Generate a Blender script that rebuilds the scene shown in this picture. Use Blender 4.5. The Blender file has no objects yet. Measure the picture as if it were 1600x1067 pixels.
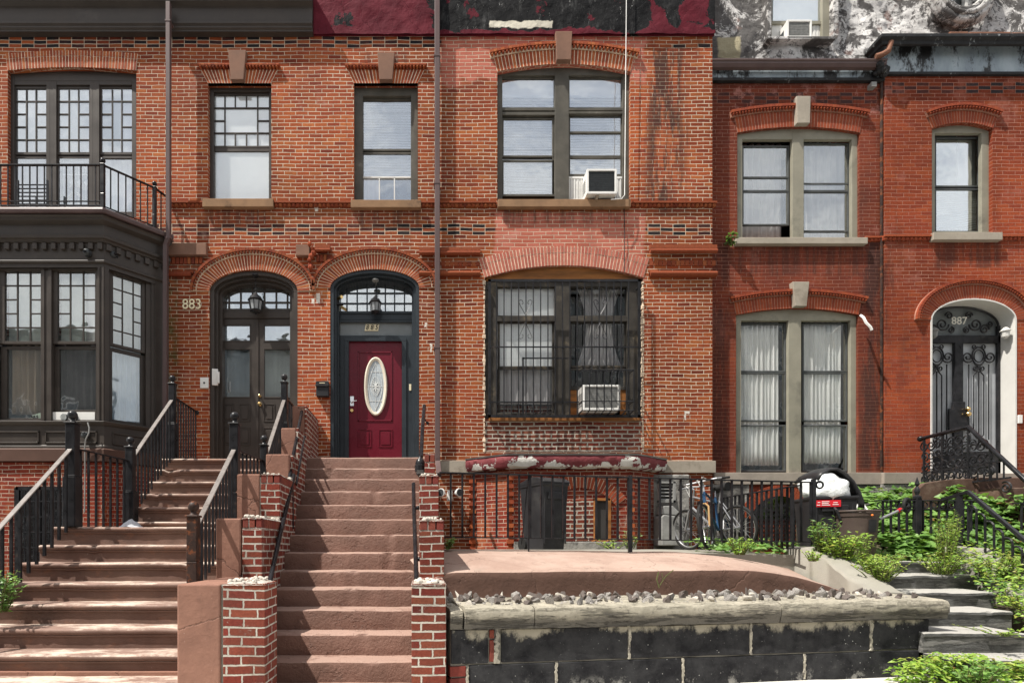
import bpy, bmesh, math, random
from math import pi, sin, cos, radians, atan2, sqrt, hypot
from mathutils import Vector, Matrix, noise as mnoise
from mathutils.geometry import tessellate_polygon

EYE = 1.28          # camera height above the pavement
F = 900.0
def X(px, d): return (px - 660.0) * d / F
def Z(py, d): return EYE + (855.0 - py) * d / F
def P(px, py, d): return Vector((X(px, d), d, Z(py, d)))

# ------------------------------------------------------------ camera
S = bpy.context.scene
cam_d = bpy.data.cameras.new('camera'); cam = bpy.data.objects.new('camera', cam_d)
S.collection.objects.link(cam); S.camera = cam
cam.location = (0, 0, EYE); cam.rotation_euler = (pi/2, 0, 0)
cam_d.sensor_width = 36; cam_d.lens = 36*F/1600
cam_d.shift_x = (800-660)/1600; cam_d.shift_y = (855-533.5)/1600
cam_d.clip_start = .05; cam_d.clip_end = 2000
S.render.resolution_x = 1024; S.render.resolution_y = 682
# ------------------------------------------------------------ light
LD = Vector((.55, .27, -1)).normalized()
wd = bpy.data.worlds.new('World'); S.world = wd; wd.use_nodes = True
wn = wd.node_tree
bg = wn.nodes['Background']; sky = wn.nodes.new('ShaderNodeTexSky')
sky.sky_type = 'NISHITA'; sky.sun_disc = False
sky.sun_elevation = math.asin(-LD.z); sky.sun_rotation = atan2(-LD.x, -LD.y)
sky.dust_density = 2.5; sky.air_density = 1.2; sky.ozone_density = .8
# broken white cloud over the blue
tcw = wn.nodes.new('ShaderNodeTexCoord'); nzw = wn.nodes.new('ShaderNodeTexNoise'); nzw.inputs['Scale'].default_value = 2.2; nzw.inputs['Detail'].default_value = 8; nzw.inputs['Roughness'].default_value = .6
mpw = wn.nodes.new('ShaderNodeMapping'); mpw.inputs['Scale'].default_value = (1, 1, 2.2); wn.links.new(tcw.outputs['Generated'], mpw.inputs[0]); wn.links.new(mpw.outputs[0], nzw.inputs['Vector'])
mrw = wn.nodes.new('ShaderNodeMapRange'); mrw.inputs[1].default_value = .32; mrw.inputs[2].default_value = .60; mrw.inputs[3].default_value = .62; mrw.inputs[4].default_value = .95; wn.links.new(nzw.outputs['Fac'], mrw.inputs[0])
mxw = wn.nodes.new('ShaderNodeMix'); mxw.data_type = 'RGBA'; wn.links.new(mrw.outputs[0], mxw.inputs[0]); wn.links.new(sky.outputs[0], mxw.inputs[6]); crw = wn.nodes.new('ShaderNodeValToRGB'); nz2 = wn.nodes.new('ShaderNodeTexNoise'); nz2.inputs['Scale'].default_value = 5.5; nz2.inputs['Detail'].default_value = 9; wn.links.new(mpw.outputs[0], nz2.inputs['Vector']); wn.links.new(nz2.outputs['Fac'], crw.inputs[0])
crw.color_ramp.elements[0].position = .36; crw.color_ramp.elements[0].color = (.60, .62, .66, 1); crw.color_ramp.elements[1].position = .60; crw.color_ramp.elements[1].color = (.95, .94, .92, 1)
vmw = wn.nodes.new('ShaderNodeVectorMath'); vmw.operation = 'SCALE'; vmw.inputs[3].default_value = 9.5; wn.links.new(crw.outputs[0], vmw.inputs[0]); wn.links.new(vmw.outputs[0], mxw.inputs[7])
wn.links.new(mxw.outputs[2], bg.inputs[0]); bg.inputs[1].default_value = .098
sl = bpy.data.lights.new('sun', 'SUN'); so = bpy.data.objects.new('sun', sl); S.collection.objects.link(so)
sl.energy = 4.7; sl.angle = radians(.6); sl.color = (1, .95, .87)
so.rotation_euler = LD.to_track_quat('-Z', 'Y').to_euler(); so.location = (-8, -6, 18)
S.view_settings.view_transform = 'Standard'; S.view_settings.look = 'None'
S.view_settings.exposure = .70; S.view_settings.gamma = 1
S.cycles.max_bounces = 8; S.cycles.transparent_max_bounces = 12

# ------------------------------------------------------------ mesh builder
COL = S.collection
WM = {}
class MB:
    def __init__(s): s.v = []; s.f = []; s.m = []; s.T = None; s.mi = 0
    def av(s, p):
        p = Vector(p)
        if s.T is not None: p = s.T @ p
        s.v.append(p); return len(s.v)-1
    def face(s, idx): s.f.append(tuple(idx)); s.m.append(s.mi)
    def poly(s, pts): s.face([s.av(p) for p in pts])
    def box(s, x0, x1, y0, y1, z0, z1):
        i = [s.av(p) for p in ((x0,y0,z0),(x1,y0,z0),(x1,y1,z0),(x0,y1,z0),(x0,y0,z1),(x1,y0,z1),(x1,y1,z1),(x0,y1,z1))]
        for q in ((0,1,5,4),(1,2,6,5),(2,3,7,6),(3,0,4,7),(4,5,6,7),(3,2,1,0)): s.face([i[k] for k in q])
    def pbox(s, x0, y0, x1, y1, d, th, dm=None):
        """box whose front outline is given in photo px on the plane at depth d; th thick, going back"""
        dm = dm or d
        s.box(X(x0,dm), X(x1,dm), d, d+th, Z(y1,dm), Z(y0,dm))
    def prism(s, pts, y0, y1):
        n = len(pts)
        a = [s.av((p[0], y0, p[1])) for p in pts]; b = [s.av((p[0], y1, p[1])) for p in pts]
        s.face(a); s.face(b[::-1])
        for i in range(n): j = (i+1) % n; s.face((a[i], b[i], b[j], a[j]))
    def ring(s, pts, r, n=8, cap=True, ref=None):
        pts = [Vector(p) for p in pts]; rs = r if isinstance(r, (list, tuple)) else [r]*len(pts)
        prev = None; loops = []
        for i, p in enumerate(pts):
            if i == 0: t = pts[1]-pts[0]
            elif i == len(pts)-1: t = pts[-1]-pts[-2]
            else: t = (pts[i]-pts[i-1]).normalized() + (pts[i+1]-pts[i]).normalized()
            t = t.normalized() if t.length > 1e-9 else Vector((0,0,1))
            if prev is None:
                up = ref or (Vector((0,0,1)) if abs(t.z) < .9 else Vector((1,0,0)))
                u = t.cross(up).normalized()
            else:
                u = prev - t*prev.dot(t); u = u.normalized() if u.length > 1e-6 else t.orthogonal().normalized()
            prev = u; w = t.cross(u)
            o = pi/n if n == 4 else 0
            k = sqrt(2) if n == 4 else 1
            loops.append([s.av(p + (u*cos(o+2*pi*j/n) + w*sin(o+2*pi*j/n))*rs[i]*k) for j in range(n)])
        for a, b in zip(loops, loops[1:]):
            for j in range(n): s.face((a[j], a[(j+1)%n], b[(j+1)%n], b[j]))
        if cap: s.face(loops[0][::-1]); s.face(loops[-1])
    tube = ring
    def torus(s, c, R, r, axis='y', n=28, m=8, T=None):
        rows = []
        for i in range(n):
            a = 2*pi*i/n; row = []
            for j in range(m):
                b = 2*pi*j/m; q = R + r*cos(b); h = r*sin(b)
                p = {'y': (q*cos(a), h, q*sin(a)), 'z': (q*cos(a), q*sin(a), h), 'x': (h, q*cos(a), q*sin(a))}[axis]
                p = Vector(p)
                if T: p = T @ p
                row.append(s.av(p + Vector(c)))
            rows.append(row)
        for i in range(n):
            for j in range(m): s.face((rows[i][j], rows[(i+1)%n][j], rows[(i+1)%n][(j+1)%m], rows[i][(j+1)%m]))
    def lathe(s, c, prof, n=16, axis='z'):
        c = Vector(c); loops = []
        for r, h in prof:
            L = []
            for j in range(n):
                a = 2*pi*j/n
                q = (r*cos(a), r*sin(a), h) if axis == 'z' else ((r*cos(a), h, r*sin(a)) if axis == 'y' else (h, r*cos(a), r*sin(a)))
                L.append(s.av(c + Vector(q)))
            loops.append(L)
        for a, b in zip(loops, loops[1:]):
            for j in range(n): s.face((a[j], a[(j+1)%n], b[(j+1)%n], b[j]))
        s.face(loops[0][::-1]); s.face(loops[-1])
    def ball(s, c, r, n=12, sz=1):
        k = 8
        s.lathe(c, [(max(r*sin(pi*i/k), 1e-4), -r*sz*cos(pi*i/k)) for i in range(k+1)], n)
    def wall(s, outer, holes, y0, th, mi_rev=0):
        polys = [[Vector((p[0], p[1], 0)) for p in outer]] + [[Vector((p[0], p[1], 0)) for p in h] for h in holes]
        tris = tessellate_polygon(polys)
        flat = [p for q in polys for p in q]
        a = [s.av((p.x, y0, p.y)) for p in flat]; b = [s.av((p.x, y0+th, p.y)) for p in flat]
        for t in tris: s.face([a[k] for k in t]); s.face([b[k] for k in t][::-1])
        o = 0
        for pi_, q in enumerate(polys):
            n = len(q); keep = s.mi
            if pi_: s.mi = mi_rev
            for i in range(n): j = (i+1) % n; s.face((a[o+i], b[o+i], b[o+j], a[o+j]))
            s.mi = keep; o += n
    def sweep(s, path, prof, closed=True, caps=True):
        loops = []; n = len(path)
        nr = []
        for i in range(n-1):
            d = Vector((path[i+1][0]-path[i][0], path[i+1][1]-path[i][1])).normalized(); nr.append(Vector((d.y, -d.x)))
        for i in range(n):
            if i == 0: m = nr[0]; k = 1
            elif i == n-1: m = nr[-1]; k = 1
            else:
                m = (nr[i-1]+nr[i]).normalized(); k = 1/max(.3, m.dot(nr[i]))
            loops.append([s.av((path[i][0]+m.x*k*o, path[i][1]+m.y*k*o, z)) for o, z in prof])
        np_ = len(prof); rng = range(np_) if closed else range(np_-1)
        for a, b in zip(loops, loops[1:]):
            for j in rng: s.face((a[j], b[j], b[(j+1)%np_], a[(j+1)%np_]))
        if caps and closed: s.face(loops[0]); s.face(loops[-1][::-1])

def mat_of(o): return WM[o.name_full if False else o.name]
def part(name, mb, mats, parent=None, smooth=False, bevel=0, seg=2, subd=0, fixn=True):
    me = bpy.data.meshes.new(name)
    M = WM[parent.name] if parent is not None else Matrix()
    Mi = M.inverted()
    me.from_pydata([tuple(Mi @ v) for v in mb.v], [], mb.f)
    if not isinstance(mats, (list, tuple)): mats = [mats]
    for m in mats: me.materials.append(m)
    if len(mats) > 1: me.polygons.foreach_set('material_index', mb.m)
    if fixn:
        bm = bmesh.new(); bm.from_mesh(me); bmesh.ops.recalc_face_normals(bm, faces=bm.faces[:]); bm.to_mesh(me); bm.free()
    if smooth:
        me.polygons.foreach_set('use_smooth', [True]*len(me.polygons))
        try: me.set_sharp_from_angle(angle=radians(40))
        except Exception: pass
    o = bpy.data.objects.new(name, me); COL.objects.link(o)
    WM[o.name] = M
    if parent is not None: o.parent = parent
    if bevel:
        b = o.modifiers.new('bevel', 'BEVEL'); b.width = bevel; b.segments = seg; b.limit_method = 'ANGLE'; b.angle_limit = radians(35)
    if subd:
        b = o.modifiers.new('subd', 'SUBSURF'); b.levels = subd; b.render_levels = subd
    return o
def tag(o, label=None, cat=None, group=None, kind=None):
    if label: o['label'] = label
    if cat: o['category'] = cat
    if group: o['group'] = group
    if kind: o['kind'] = kind
    return o
def thing(name, label, cat, loc=(0,0,0), rotz=0, group=None):
    o = bpy.data.objects.new(name, None); COL.objects.link(o)
    o.empty_display_size = .2
    o.location = loc; o.rotation_euler = (0, 0, rotz)
    WM[o.name] = Matrix.Translation(Vector(loc)) @ Matrix.Rotation(rotz, 4, 'Z')
    return tag(o, label, cat, group)
def solo(name, mb, mats, label, cat, loc=None, group=None, kind=None, **kw):
    """a thing that is one mesh; origin at its base"""
    if loc is None:
        xs = [v.x for v in mb.v]; ys = [v.y for v in mb.v]; zs = [v.z for v in mb.v]
        loc = ((min(xs)+max(xs))/2, (min(ys)+max(ys))/2, min(zs))
    L = Vector(loc); mb.v = [v-L for v in mb.v]
    o = part(name, mb, mats, None, **kw); o.location = L
    WM[o.name] = Matrix.Translation(L)
    return tag(o, label, cat, group, kind)
def struct(name, mb, mats, **kw):
    return tag(part(name, mb, mats, None, **kw), kind='structure')
def copy_tree(o, parent=None):
    c = o.copy(); COL.objects.link(c)
    if parent is not None: c.parent = parent
    for ch in list(o.children): copy_tree(ch, c)
    return c
def text_part(s, mat, parent, loc, size, ext=.004, shear=0, name='house_number', sx=1, off=0):
    cu = bpy.data.curves.new('t', 'FONT'); cu.body = s; cu.size = size; cu.extrude = ext; cu.align_x = 'CENTER'; cu.align_y = 'CENTER'
    cu.shear = shear; cu.offset = off
    ob = bpy.data.objects.new('t', cu); COL.objects.link(ob)
    bpy.context.view_layer.update()
    dg = bpy.context.evaluated_depsgraph_get()
    me = bpy.data.meshes.new_from_object(ob.evaluated_get(dg))
    bpy.data.objects.remove(ob)
    M = Matrix.Translation(Vector(loc)) @ Matrix.Rotation(pi/2, 4, 'X') @ Matrix.Diagonal((sx, 1, 1, 1))
    me.transform(WM[parent.name].inverted() @ M)
    me.materials.clear(); me.materials.append(mat)
    o = bpy.data.objects.new(name, me); COL.objects.link(o); o.parent = parent; WM[o.name] = WM[parent.name]
    return o

# ------------------------------------------------------------ node helper
class NT:
    def __init__(s, name):
        s.mat = bpy.data.materials.new(name); s.mat.use_nodes = True
        s.t = s.mat.node_tree; s.b = s.t.nodes['Principled BSDF']
        s._p = None; s._g = None
    def n(s, ty, **kw):
        o = s.t.nodes.new('ShaderNode'+ty)
        for k, v in kw.items(): setattr(o, k, v)
        return o
    def put(s, sock, v):
        if hasattr(v, 'is_output') or hasattr(v, 'links'): s.t.links.new(v, sock)
        elif isinstance(v, (tuple, list)) and len(v) == 3 and sock.type == 'RGBA': sock.default_value = (*v, 1)
        else: sock.default_value = v
    def geo(s):
        if s._g is None: s._g = s.n('NewGeometry')
        return s._g
    def pos(s): return s.geo().outputs['Position']
    def nrm(s): return s.geo().outputs['True Normal']
    def isl(s): return s.geo().outputs['Random Per Island']
    def obj(s):
        return s.n('TexCoord').outputs['Object']
    def sep(s, v):
        o = s.n('SeparateXYZ'); s.put(o.inputs[0], v); return o.outputs
    def comb(s, x, y, z):
        o = s.n('CombineXYZ'); s.put(o.inputs[0], x); s.put(o.inputs[1], y); s.put(o.inputs[2], z); return o.outputs[0]
    def m(s, op, a, b=0.0, c=0.0, clamp=False):
        o = s.n('Math', operation=op, use_clamp=clamp)
        s.put(o.inputs[0], a); s.put(o.inputs[1], b)
        if op in ('MULTIPLY_ADD', 'SMOOTH_MIN', 'COMPARE'): s.put(o.inputs[2], c)
        return o.outputs[0]
    def ss(s, v, a, b, lo=0.0, hi=1.0):
        o = s.n('MapRange', interpolation_type='SMOOTHSTEP'); o.clamp = True
        s.put(o.inputs[0], v); s.put(o.inputs[1], a); s.put(o.inputs[2], b); s.put(o.inputs[3], lo); s.put(o.inputs[4], hi)
        return o.outputs[0]
    def noise(s, scale, detail=4, rough=.55, vec=None, stretch=None, col=False, dist=0):
        v = vec if vec is not None else s.pos()
        if stretch:
            mp = s.n('Mapping'); s.put(mp.inputs[0], v); mp.inputs['Scale'].default_value = stretch; v = mp.outputs[0]
        o = s.n('TexNoise'); s.put(o.inputs['Vector'], v); o.inputs['Scale'].default_value = scale
        o.inputs['Detail'].default_value = detail; o.inputs['Roughness'].default_value = rough; o.inputs['Distortion'].default_value = dist
        return o.outputs['Color' if col else 'Fac']
    def voro(s, scale, vec=None, feat='F1', out='Distance'):
        o = s.n('TexVoronoi', feature=feat); s.put(o.inputs['Vector'], vec if vec is not None else s.pos()); o.inputs['Scale'].default_value = scale
        return o.outputs[out]
    def mix(s, f, a, b, blend='MIX'):
        o = s.n('Mix', data_type='RGBA', blend_type=blend)
        s.put(o.inputs[0], f); s.put(o.inputs[6], a); s.put(o.inputs[7], b)
        return o.outputs[2]
    def ramp(s, f, stops, interp='LINEAR'):
        o = s.n('ValToRGB'); s.put(o.inputs[0], f); cr = o.color_ramp; cr.interpolation = interp
        while len(cr.elements) < len(stops): cr.elements.new(.5)
        for e, (p, c) in zip(cr.elements, stops): e.position = p; e.color = (*c, 1)
        return o.outputs[0]
    def bump(s, h, dist=.005, st=1.0, nrm=None):
        o = s.n('Bump'); o.inputs['Strength'].default_value = st; o.inputs['Distance'].default_value = dist
        s.put(o.inputs['Height'], h)
        if nrm is not None: s.put(o.inputs['Normal'], nrm)
        return o.outputs[0]
    def done(s, col, rough=.8, nrm=None, metal=0, spec=.5):
        s.put(s.b.inputs['Base Color'], col); s.put(s.b.inputs['Roughness'], rough)
        s.b.inputs['Metallic'].default_value = metal; s.b.inputs['Specular IOR Level'].default_value = spec
        if nrm is not None: s.put(s.b.inputs['Normal'], nrm)
        return s.mat
    def boxmask(s, x0, x1, z0, z1, soft=.05, wob=.0, wsc=3):
        x, y, z = s.sep(s.pos())
        if wob:
            nn = s.m('MULTIPLY', s.m('SUBTRACT', s.noise(wsc, 3), .5), wob*2)
            x = s.m('ADD', x, nn); z = s.m('ADD', z, nn)
        a = s.m('MULTIPLY', s.ss(x, x0-soft, x0+soft), s.ss(x, x1-soft, x1+soft, 1, 0))
        b = s.m('MULTIPLY', s.ss(z, z0-soft, z0+soft), s.ss(z, z1-soft, z1+soft, 1, 0))
        return s.m('MULTIPLY', a, b)

def simple(name, col, rough=.6, var=.2, sc=6, bump=.3, bsc=40, bd=.003, metal=0, spec=.22, dirt=None, dsc=2.5, dlo=.5, dhi=.65, use_obj=False, stretch=None):
    t = NT(name); vec = t.obj() if use_obj else t.pos()
    n1 = t.noise(sc, 5, .6, vec, stretch)
    c = t.mix(t.ss(n1, .3, .7), tuple(k*(1-var) for k in col), tuple(min(1, k*(1+var)) for k in col))
    if dirt: c = t.mix(t.ss(t.noise(dsc, 8, .7, vec, stretch), dlo, dhi), c, dirt)
    nb = t.bump(t.noise(bsc, 6, .65, vec), bd, bump) if bump else None
    r = t.ss(n1, .2, .8, max(.02, rough-.08), min(1, rough+.08))
    return t.done(c, r, nb, metal, spec)

def brick_mat(name, cols, mortar, z0=0.0, cu=.2175, cv=.065, joint=.010, bands=(), dark=(.022,.020,.022), tone=(.62,1.18), extra=None,
              effl=.62, bd=.006, wob=.003, mbleed=.25):
    t = NT(name)
    x, y, z = t.sep(t.pos()); nx, ny, nz = t.sep(t.nrm())
    anz = t.m('ABSOLUTE', nz)
    u = t.m('SUBTRACT', t.m('MULTIPLY', y, nx), t.m('MULTIPLY', x, ny))
    u = t.m('ADD', u, t.m('MULTIPLY', x, anz))
    v = t.m('ADD', z, t.m('MULTIPLY', y, anz))
    w = t.noise(1.3, 3); w2 = t.noise(30, 2)
    v = t.m('ADD', v, t.m('ADD', t.m('MULTIPLY', t.m('SUBTRACT', w, .5), .05), t.m('MULTIPLY', t.m('SUBTRACT', w2, .5), wob)))
    u = t.m('ADD', u, t.m('MULTIPLY', t.m('SUBTRACT', w2, .5), wob*2))
    rv = t.m('DIVIDE', t.m('SUBTRACT', v, z0), cv)
    row = t.m('FLOOR', rv); fv = t.m('FRACT', rv)
    bm_ = None
    for (a, b, xa, xb) in bands:   # rows a..b, x range
        q = t.m('MULTIPLY', t.m('MULTIPLY', t.m('GREATER_THAN', row, a-.5), t.m('LESS_THAN', row, b+.5)),
                t.m('MULTIPLY', t.m('GREATER_THAN', x, xa), t.m('LESS_THAN', x, xb)))
        bm_ = q if bm_ is None else t.m('MAXIMUM', bm_, q)
    off = t.m('MULTIPLY', t.m('FLOORED_MODULO', row, 2.0), .5)
    # small random slip of every course
    wn_ = t.n('TexWhiteNoise', noise_dimensions='1D'); t.put(wn_.inputs['W'], row)
    off = t.m('ADD', off, t.m('MULTIPLY', wn_.outputs['Value'], .16))
    if bm_ is not None: off = t.m('MULTIPLY', off, t.m('SUBTRACT', 1.0, bm_))
    ru = t.m('ADD', t.m('DIVIDE', u, cu), off)
    colm = t.m('FLOOR', ru); fu = t.m('FRACT', ru)
    du = t.m('MULTIPLY', t.m('MINIMUM', fu, t.m('SUBTRACT', 1.0, fu)), cu)
    dv = t.m('MULTIPLY', t.m('MINIMUM', fv, t.m('SUBTRACT', 1.0, fv)), cv)
    d = t.m('MINIMUM', du, dv)
    d = t.m('ADD', d, t.m('MULTIPLY', t.m('SUBTRACT', t.noise(60, 3), .5), .005))
    jj = t.ss(t.noise(.9, 2), .35, .65, joint*.40, joint*.58)
    br = t.ss(t.m('SUBTRACT', d, jj), -.0016, .0016)
    wn2 = t.n('TexWhiteNoise', noise_dimensions='2D'); t.put(wn2.inputs['Vector'], t.comb(colm, row, 0.0))
    n = len(cols)
    c = t.ramp(wn2.outputs['Value'], [(i/(n-1), k) for i, k in enumerate(cols)])
    if bm_ is not None:
        chk = t.m('LESS_THAN', t.m('FLOORED_MODULO', t.m('ADD', colm, row), 2.0), .5)
        c = t.mix(t.m('MULTIPLY', bm_, chk), c, dark)
    # tone, patches
    hp = t.ss(t.noise(.8, 5, .65), .46, .60); c = t.mix(t.m('MULTIPLY', hp, .42), c, (.20,.040,.022))
    big = t.noise(.55, 4, .6); fine = t.noise(45, 5, .7)
    c = t.mix(1.0, c, t.comb(*[t.ss(big, .3, .7, tone[0], tone[1])]*3), 'MULTIPLY')
    c = t.mix(1.0, c, t.comb(*[t.ss(fine, .25, .75, .78, 1.2)]*3), 'MULTIPLY')
    mo = t.mix(t.ss(t.noise(5, 5, .7), .35, .75), mortar, tuple(k*.62 for k in mortar))
    if extra: c, mo = extra(t, c, mo, wn2)
    # mortar smears over the brick faces
    sm = t.m('MULTIPLY', t.ss(t.noise(9, 7, .75), effl, effl+.12), mbleed)
    c = t.mix(sm, c, mo)
    # vertical run-off streaks
    st = t.m('MULTIPLY', t.ss(t.noise(2.4, 6, .7, stretch=(3.2, 1, .16)), .58, .70), t.ss(t.noise(.7, 3), .42, .6))
    c = t.mix(t.m('MULTIPLY', st, .45), c, (.06,.03,.022)); mo = t.mix(t.m('MULTIPLY', st, .5), mo, (.13,.08,.06))
    # soot
    so_ = t.ss(t.noise(1.1, 6, .65, stretch=(1, 1, .35)), .56, .74)
    c = t.mix(t.m('MULTIPLY', so_, .45), c, (.05, .03, .025)); mo = t.mix(t.m('MULTIPLY', so_, .5), mo, (.09, .06, .05))
    col = t.mix(br, mo, c)
    h = t.m('ADD', br, t.m('MULTIPLY', t.noise(70, 5, .7), .45))
    return t.done(col, .9, t.bump(h, bd, 1.0), 0, .15)
# ------------------------------------------------------------ materials
MORT = (.66, .53, .40)
RED = [(.28,.060,.022), (.34,.077,.025), (.24,.047,.020), (.37,.095,.029), (.29,.063,.023), (.32,.08,.027), (.39,.118,.038), (.30,.062,.022), (.17,.035,.019)]
Z0 = Z(75, 10)
def ex_main(t, c, mo, wn):
    # newer salmon brick round the double windows
    m1 = t.boxmask(X(690,10), X(1012,10), Z(128,10), Z(50,10), .05, .35, 1.6)
    m2 = t.boxmask(X(772,10), X(1008,10), Z(440,10), Z(332,10), .03, .08, 2)
    m = t.m('MAXIMUM', m1, m2)
    sal = t.mix(wn.outputs['Value'], (.47,.15,.105), (.36,.095,.06))
    c = t.mix(m, c, sal)
    # black run marks by the right hand window
    s = t.m('MULTIPLY', t.boxmask(X(1010,10), X(1068,10), Z(330,10), Z(76,10), .14, .06, 4), t.ss(t.noise(2.2, 7, .75, stretch=(2.0, 1, .32)), .43, .56))
    c = t.mix(t.m('MULTIPLY', s, .8), c, (.03,.022,.02)); mo = t.mix(t.m('MULTIPLY', s, .7), mo, (.08,.06,.05))
    # darker, washed-out strip right of the first downpipe and green algae
    g = t.m('MULTIPLY', t.boxmask(X(261,10), X(278,10), Z(655,10), Z(428,10), .05, .05, 4), t.ss(t.noise(4, 4), .35, .6))
    c = t.mix(t.m('MULTIPLY', g, .75), c, (.045,.065,.018)); mo = t.mix(t.m('MULTIPLY', g, .6), mo, (.09,.12,.04))
    for (a0, a1, b0, b1) in ((494, 500, 458, 474), (487, 491, 466, 474), (664, 667, 504, 510), (1069, 1078, 642, 646), (1069, 1072, 646, 656), (492, 497, 322, 330), (672, 675, 536, 550)):
        w = t.boxmask(X(a0,10), X(a1,10), Z(b1,10), Z(b0,10), .008, .03, 14); c = t.mix(w, c, (.66,.62,.55)); mo = t.mix(w, mo, (.66,.62,.55))
    for (a0, a1, b0, b1) in ((322, 427, 328, 352), (551, 656, 329, 356), (779, 981, 328, 350), (268, 320, 402, 440), (560, 640, 86, 104)):
        w = t.m('MULTIPLY', t.boxmask(X(a0,10), X(a1,10), Z(b1,10), Z(b0-4,10), .05, .06, 6), t.ss(t.noise(5, 6, .7, stretch=(1.6,1,.12)), .42, .62))
        c = t.mix(t.m('MULTIPLY', w, .6), c, (.055,.032,.026)); mo = t.mix(t.m('MULTIPLY', w, .6), mo, (.15,.10,.08))
    # lime bloom
    e = t.m('MULTIPLY', t.ss(t.noise(.8, 7, .75), .58, .70), .35)
    c = t.mix(e, c, (.52,.34,.28))
    return c, mo
XB = X(775,10)
M_BRICK = brick_mat('brick_old_orange', RED, MORT, Z0, bands=((0, 2, -9, X(690,10)), (0, 0, X(1050,10), 9), (-50, -48, -9, XB), (-50, -48, X(1005,10), 9)), extra=ex_main, mbleed=.3)
RED2 = [(.25,.050,.020), (.28,.056,.021), (.22,.042,.019), (.30,.066,.023), (.26,.05,.02), (.20,.038,.018)]
def ex_887(t, c, mo, wn):
    x_, y_, z_ = t.sep(t.pos())
    lf = t.ss(x_, X(1372,10.2), X(1376,10.2), 1, 0); c = t.mix(t.m('MULTIPLY', lf, .42), c, (.085,.026,.020)); mo = t.mix(t.m('MULTIPLY', lf, .35), mo, (.16,.07,.055))
    lo = t.ss(z_, Z(560,10.2), Z(420,10.2), 1, 0); mo = t.mix(t.m('MULTIPLY', lo, .55), mo, (.20,.07,.04))
    e = t.m('MULTIPLY', t.boxmask(X(1120,10.2), X(1400,10.2), Z(215,10.2), Z(128,10.2), .3, .3, 1.5), t.ss(t.noise(3.2, 7, .75), .55, .62))
    c = t.mix(t.m('MULTIPLY', e, .6), c, (.42,.19,.16))
    for (a0, a1, b0, b1) in ((1148, 1348, 385, 430), (1453, 1558, 379, 420), (1150, 1345, 150, 180)):
        w = t.m('MULTIPLY', t.boxmask(X(a0,10.2), X(a1,10.2), Z(b1,10.2), Z(b0-4,10.2), .06, .08, 5), t.ss(t.noise(4, 6, .7, stretch=(1.6,1,.12)), .42, .60))
        c = t.mix(t.m('MULTIPLY', w, .6), c, (.05,.025,.02)); mo = t.mix(t.m('MULTIPLY', w, .6), mo, (.09,.05,.04))
    pk = t.ss(t.noise(1.4, 6, .7), .56, .66); c = t.mix(t.m('MULTIPLY', pk, .35), c, (.34,.13,.10))
    s = t.m('MULTIPLY', t.boxmask(X(1345,10.2), X(1385,10.2), Z(735,10.2), Z(375,10.2), .12, .1, 3), t.ss(t.noise(2.5, 6, .7, stretch=(2, 1, .4)), .40, .58))
    c = t.mix(t.m('MULTIPLY', s, .8), c, (.035,.02,.018)); mo = t.mix(t.m('MULTIPLY', s, .6), mo, (.1,.05,.04))
    s = t.m('MULTIPLY', t.boxmask(X(1110,10.2), X(1142,10.2), Z(735,10.2), Z(380,10.2), .12, .1, 3), t.ss(t.noise(2.5, 6, .7, stretch=(2, 1, .4)), .45, .6))
    c = t.mix(t.m('MULTIPLY', s, .6), c, (.035,.02,.018))
    return c, mo
M_BRICK3 = brick_mat('brick_deep_red_thin_joint', RED2, (.42,.22,.16), Z(162,10.2), joint=.0062, bands=((0, 2, X(1113,10.2), X(1372,10.2)), (2, 4, X(1378,10.1), 20)), extra=ex_887, dark=(.04,.032,.034), mbleed=.2, bd=.004)
PIER = [(.15,.038,.027), (.20,.052,.034), (.12,.027,.022), (.21,.068,.040), (.18,.035,.026), (.15,.032,.024)]
def ex_pier(t, c, mo, wn):
    g = t.ss(t.noise(3.5, 8, .75), .48, .64); mo = t.mix(t.m('MULTIPLY', g, .65), mo, (.25,.21,.17)); c = t.mix(t.m('MULTIPLY', g, .35), c, (.10,.04,.03))
    s = t.ss(t.noise(7, 8, .8), .60, .68); c = t.mix(t.m('MULTIPLY', s, .55), c, (.42,.37,.32))
    return c, mo
M_PIER = brick_mat('brick_new_pier', PIER, (.52,.485,.42), Z(930,4.95), cu=.22, cv=.0755, joint=.017, wob=.008, bd=.008, mbleed=.15, tone=(.75,1.15), extra=ex_pier)
def ex_base(t, c, mo, wn):
    e = t.ss(t.noise(1.6, 7, .75), .50, .62); c = t.mix(t.m('MULTIPLY', e, .55), c, (.36,.12,.05))
    e = t.ss(t.noise(2.7, 8, .8), .58, .66); c = t.mix(t.m('MULTIPLY', e, .6), c, (.34,.24,.20))
    return c, mo
M_BASE = brick_mat('brick_basement_red', [(.20,.032,.018), (.25,.042,.022), (.17,.026,.018), (.28,.052,.024)], (.50,.38,.30), .0, joint=.0095, tone=(.7,1.1), extra=ex_base)
M_OLDB = brick_mat('brick_old_thick_mortar', [(.17,.035,.025), (.22,.05,.03), (.11,.025,.02), (.28,.09,.05), (.08,.022,.02)], (.46,.41,.34), Z0, cu=.205, cv=.072, joint=.022, wob=.012, bd=.012, mbleed=.25, effl=.55)
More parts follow.
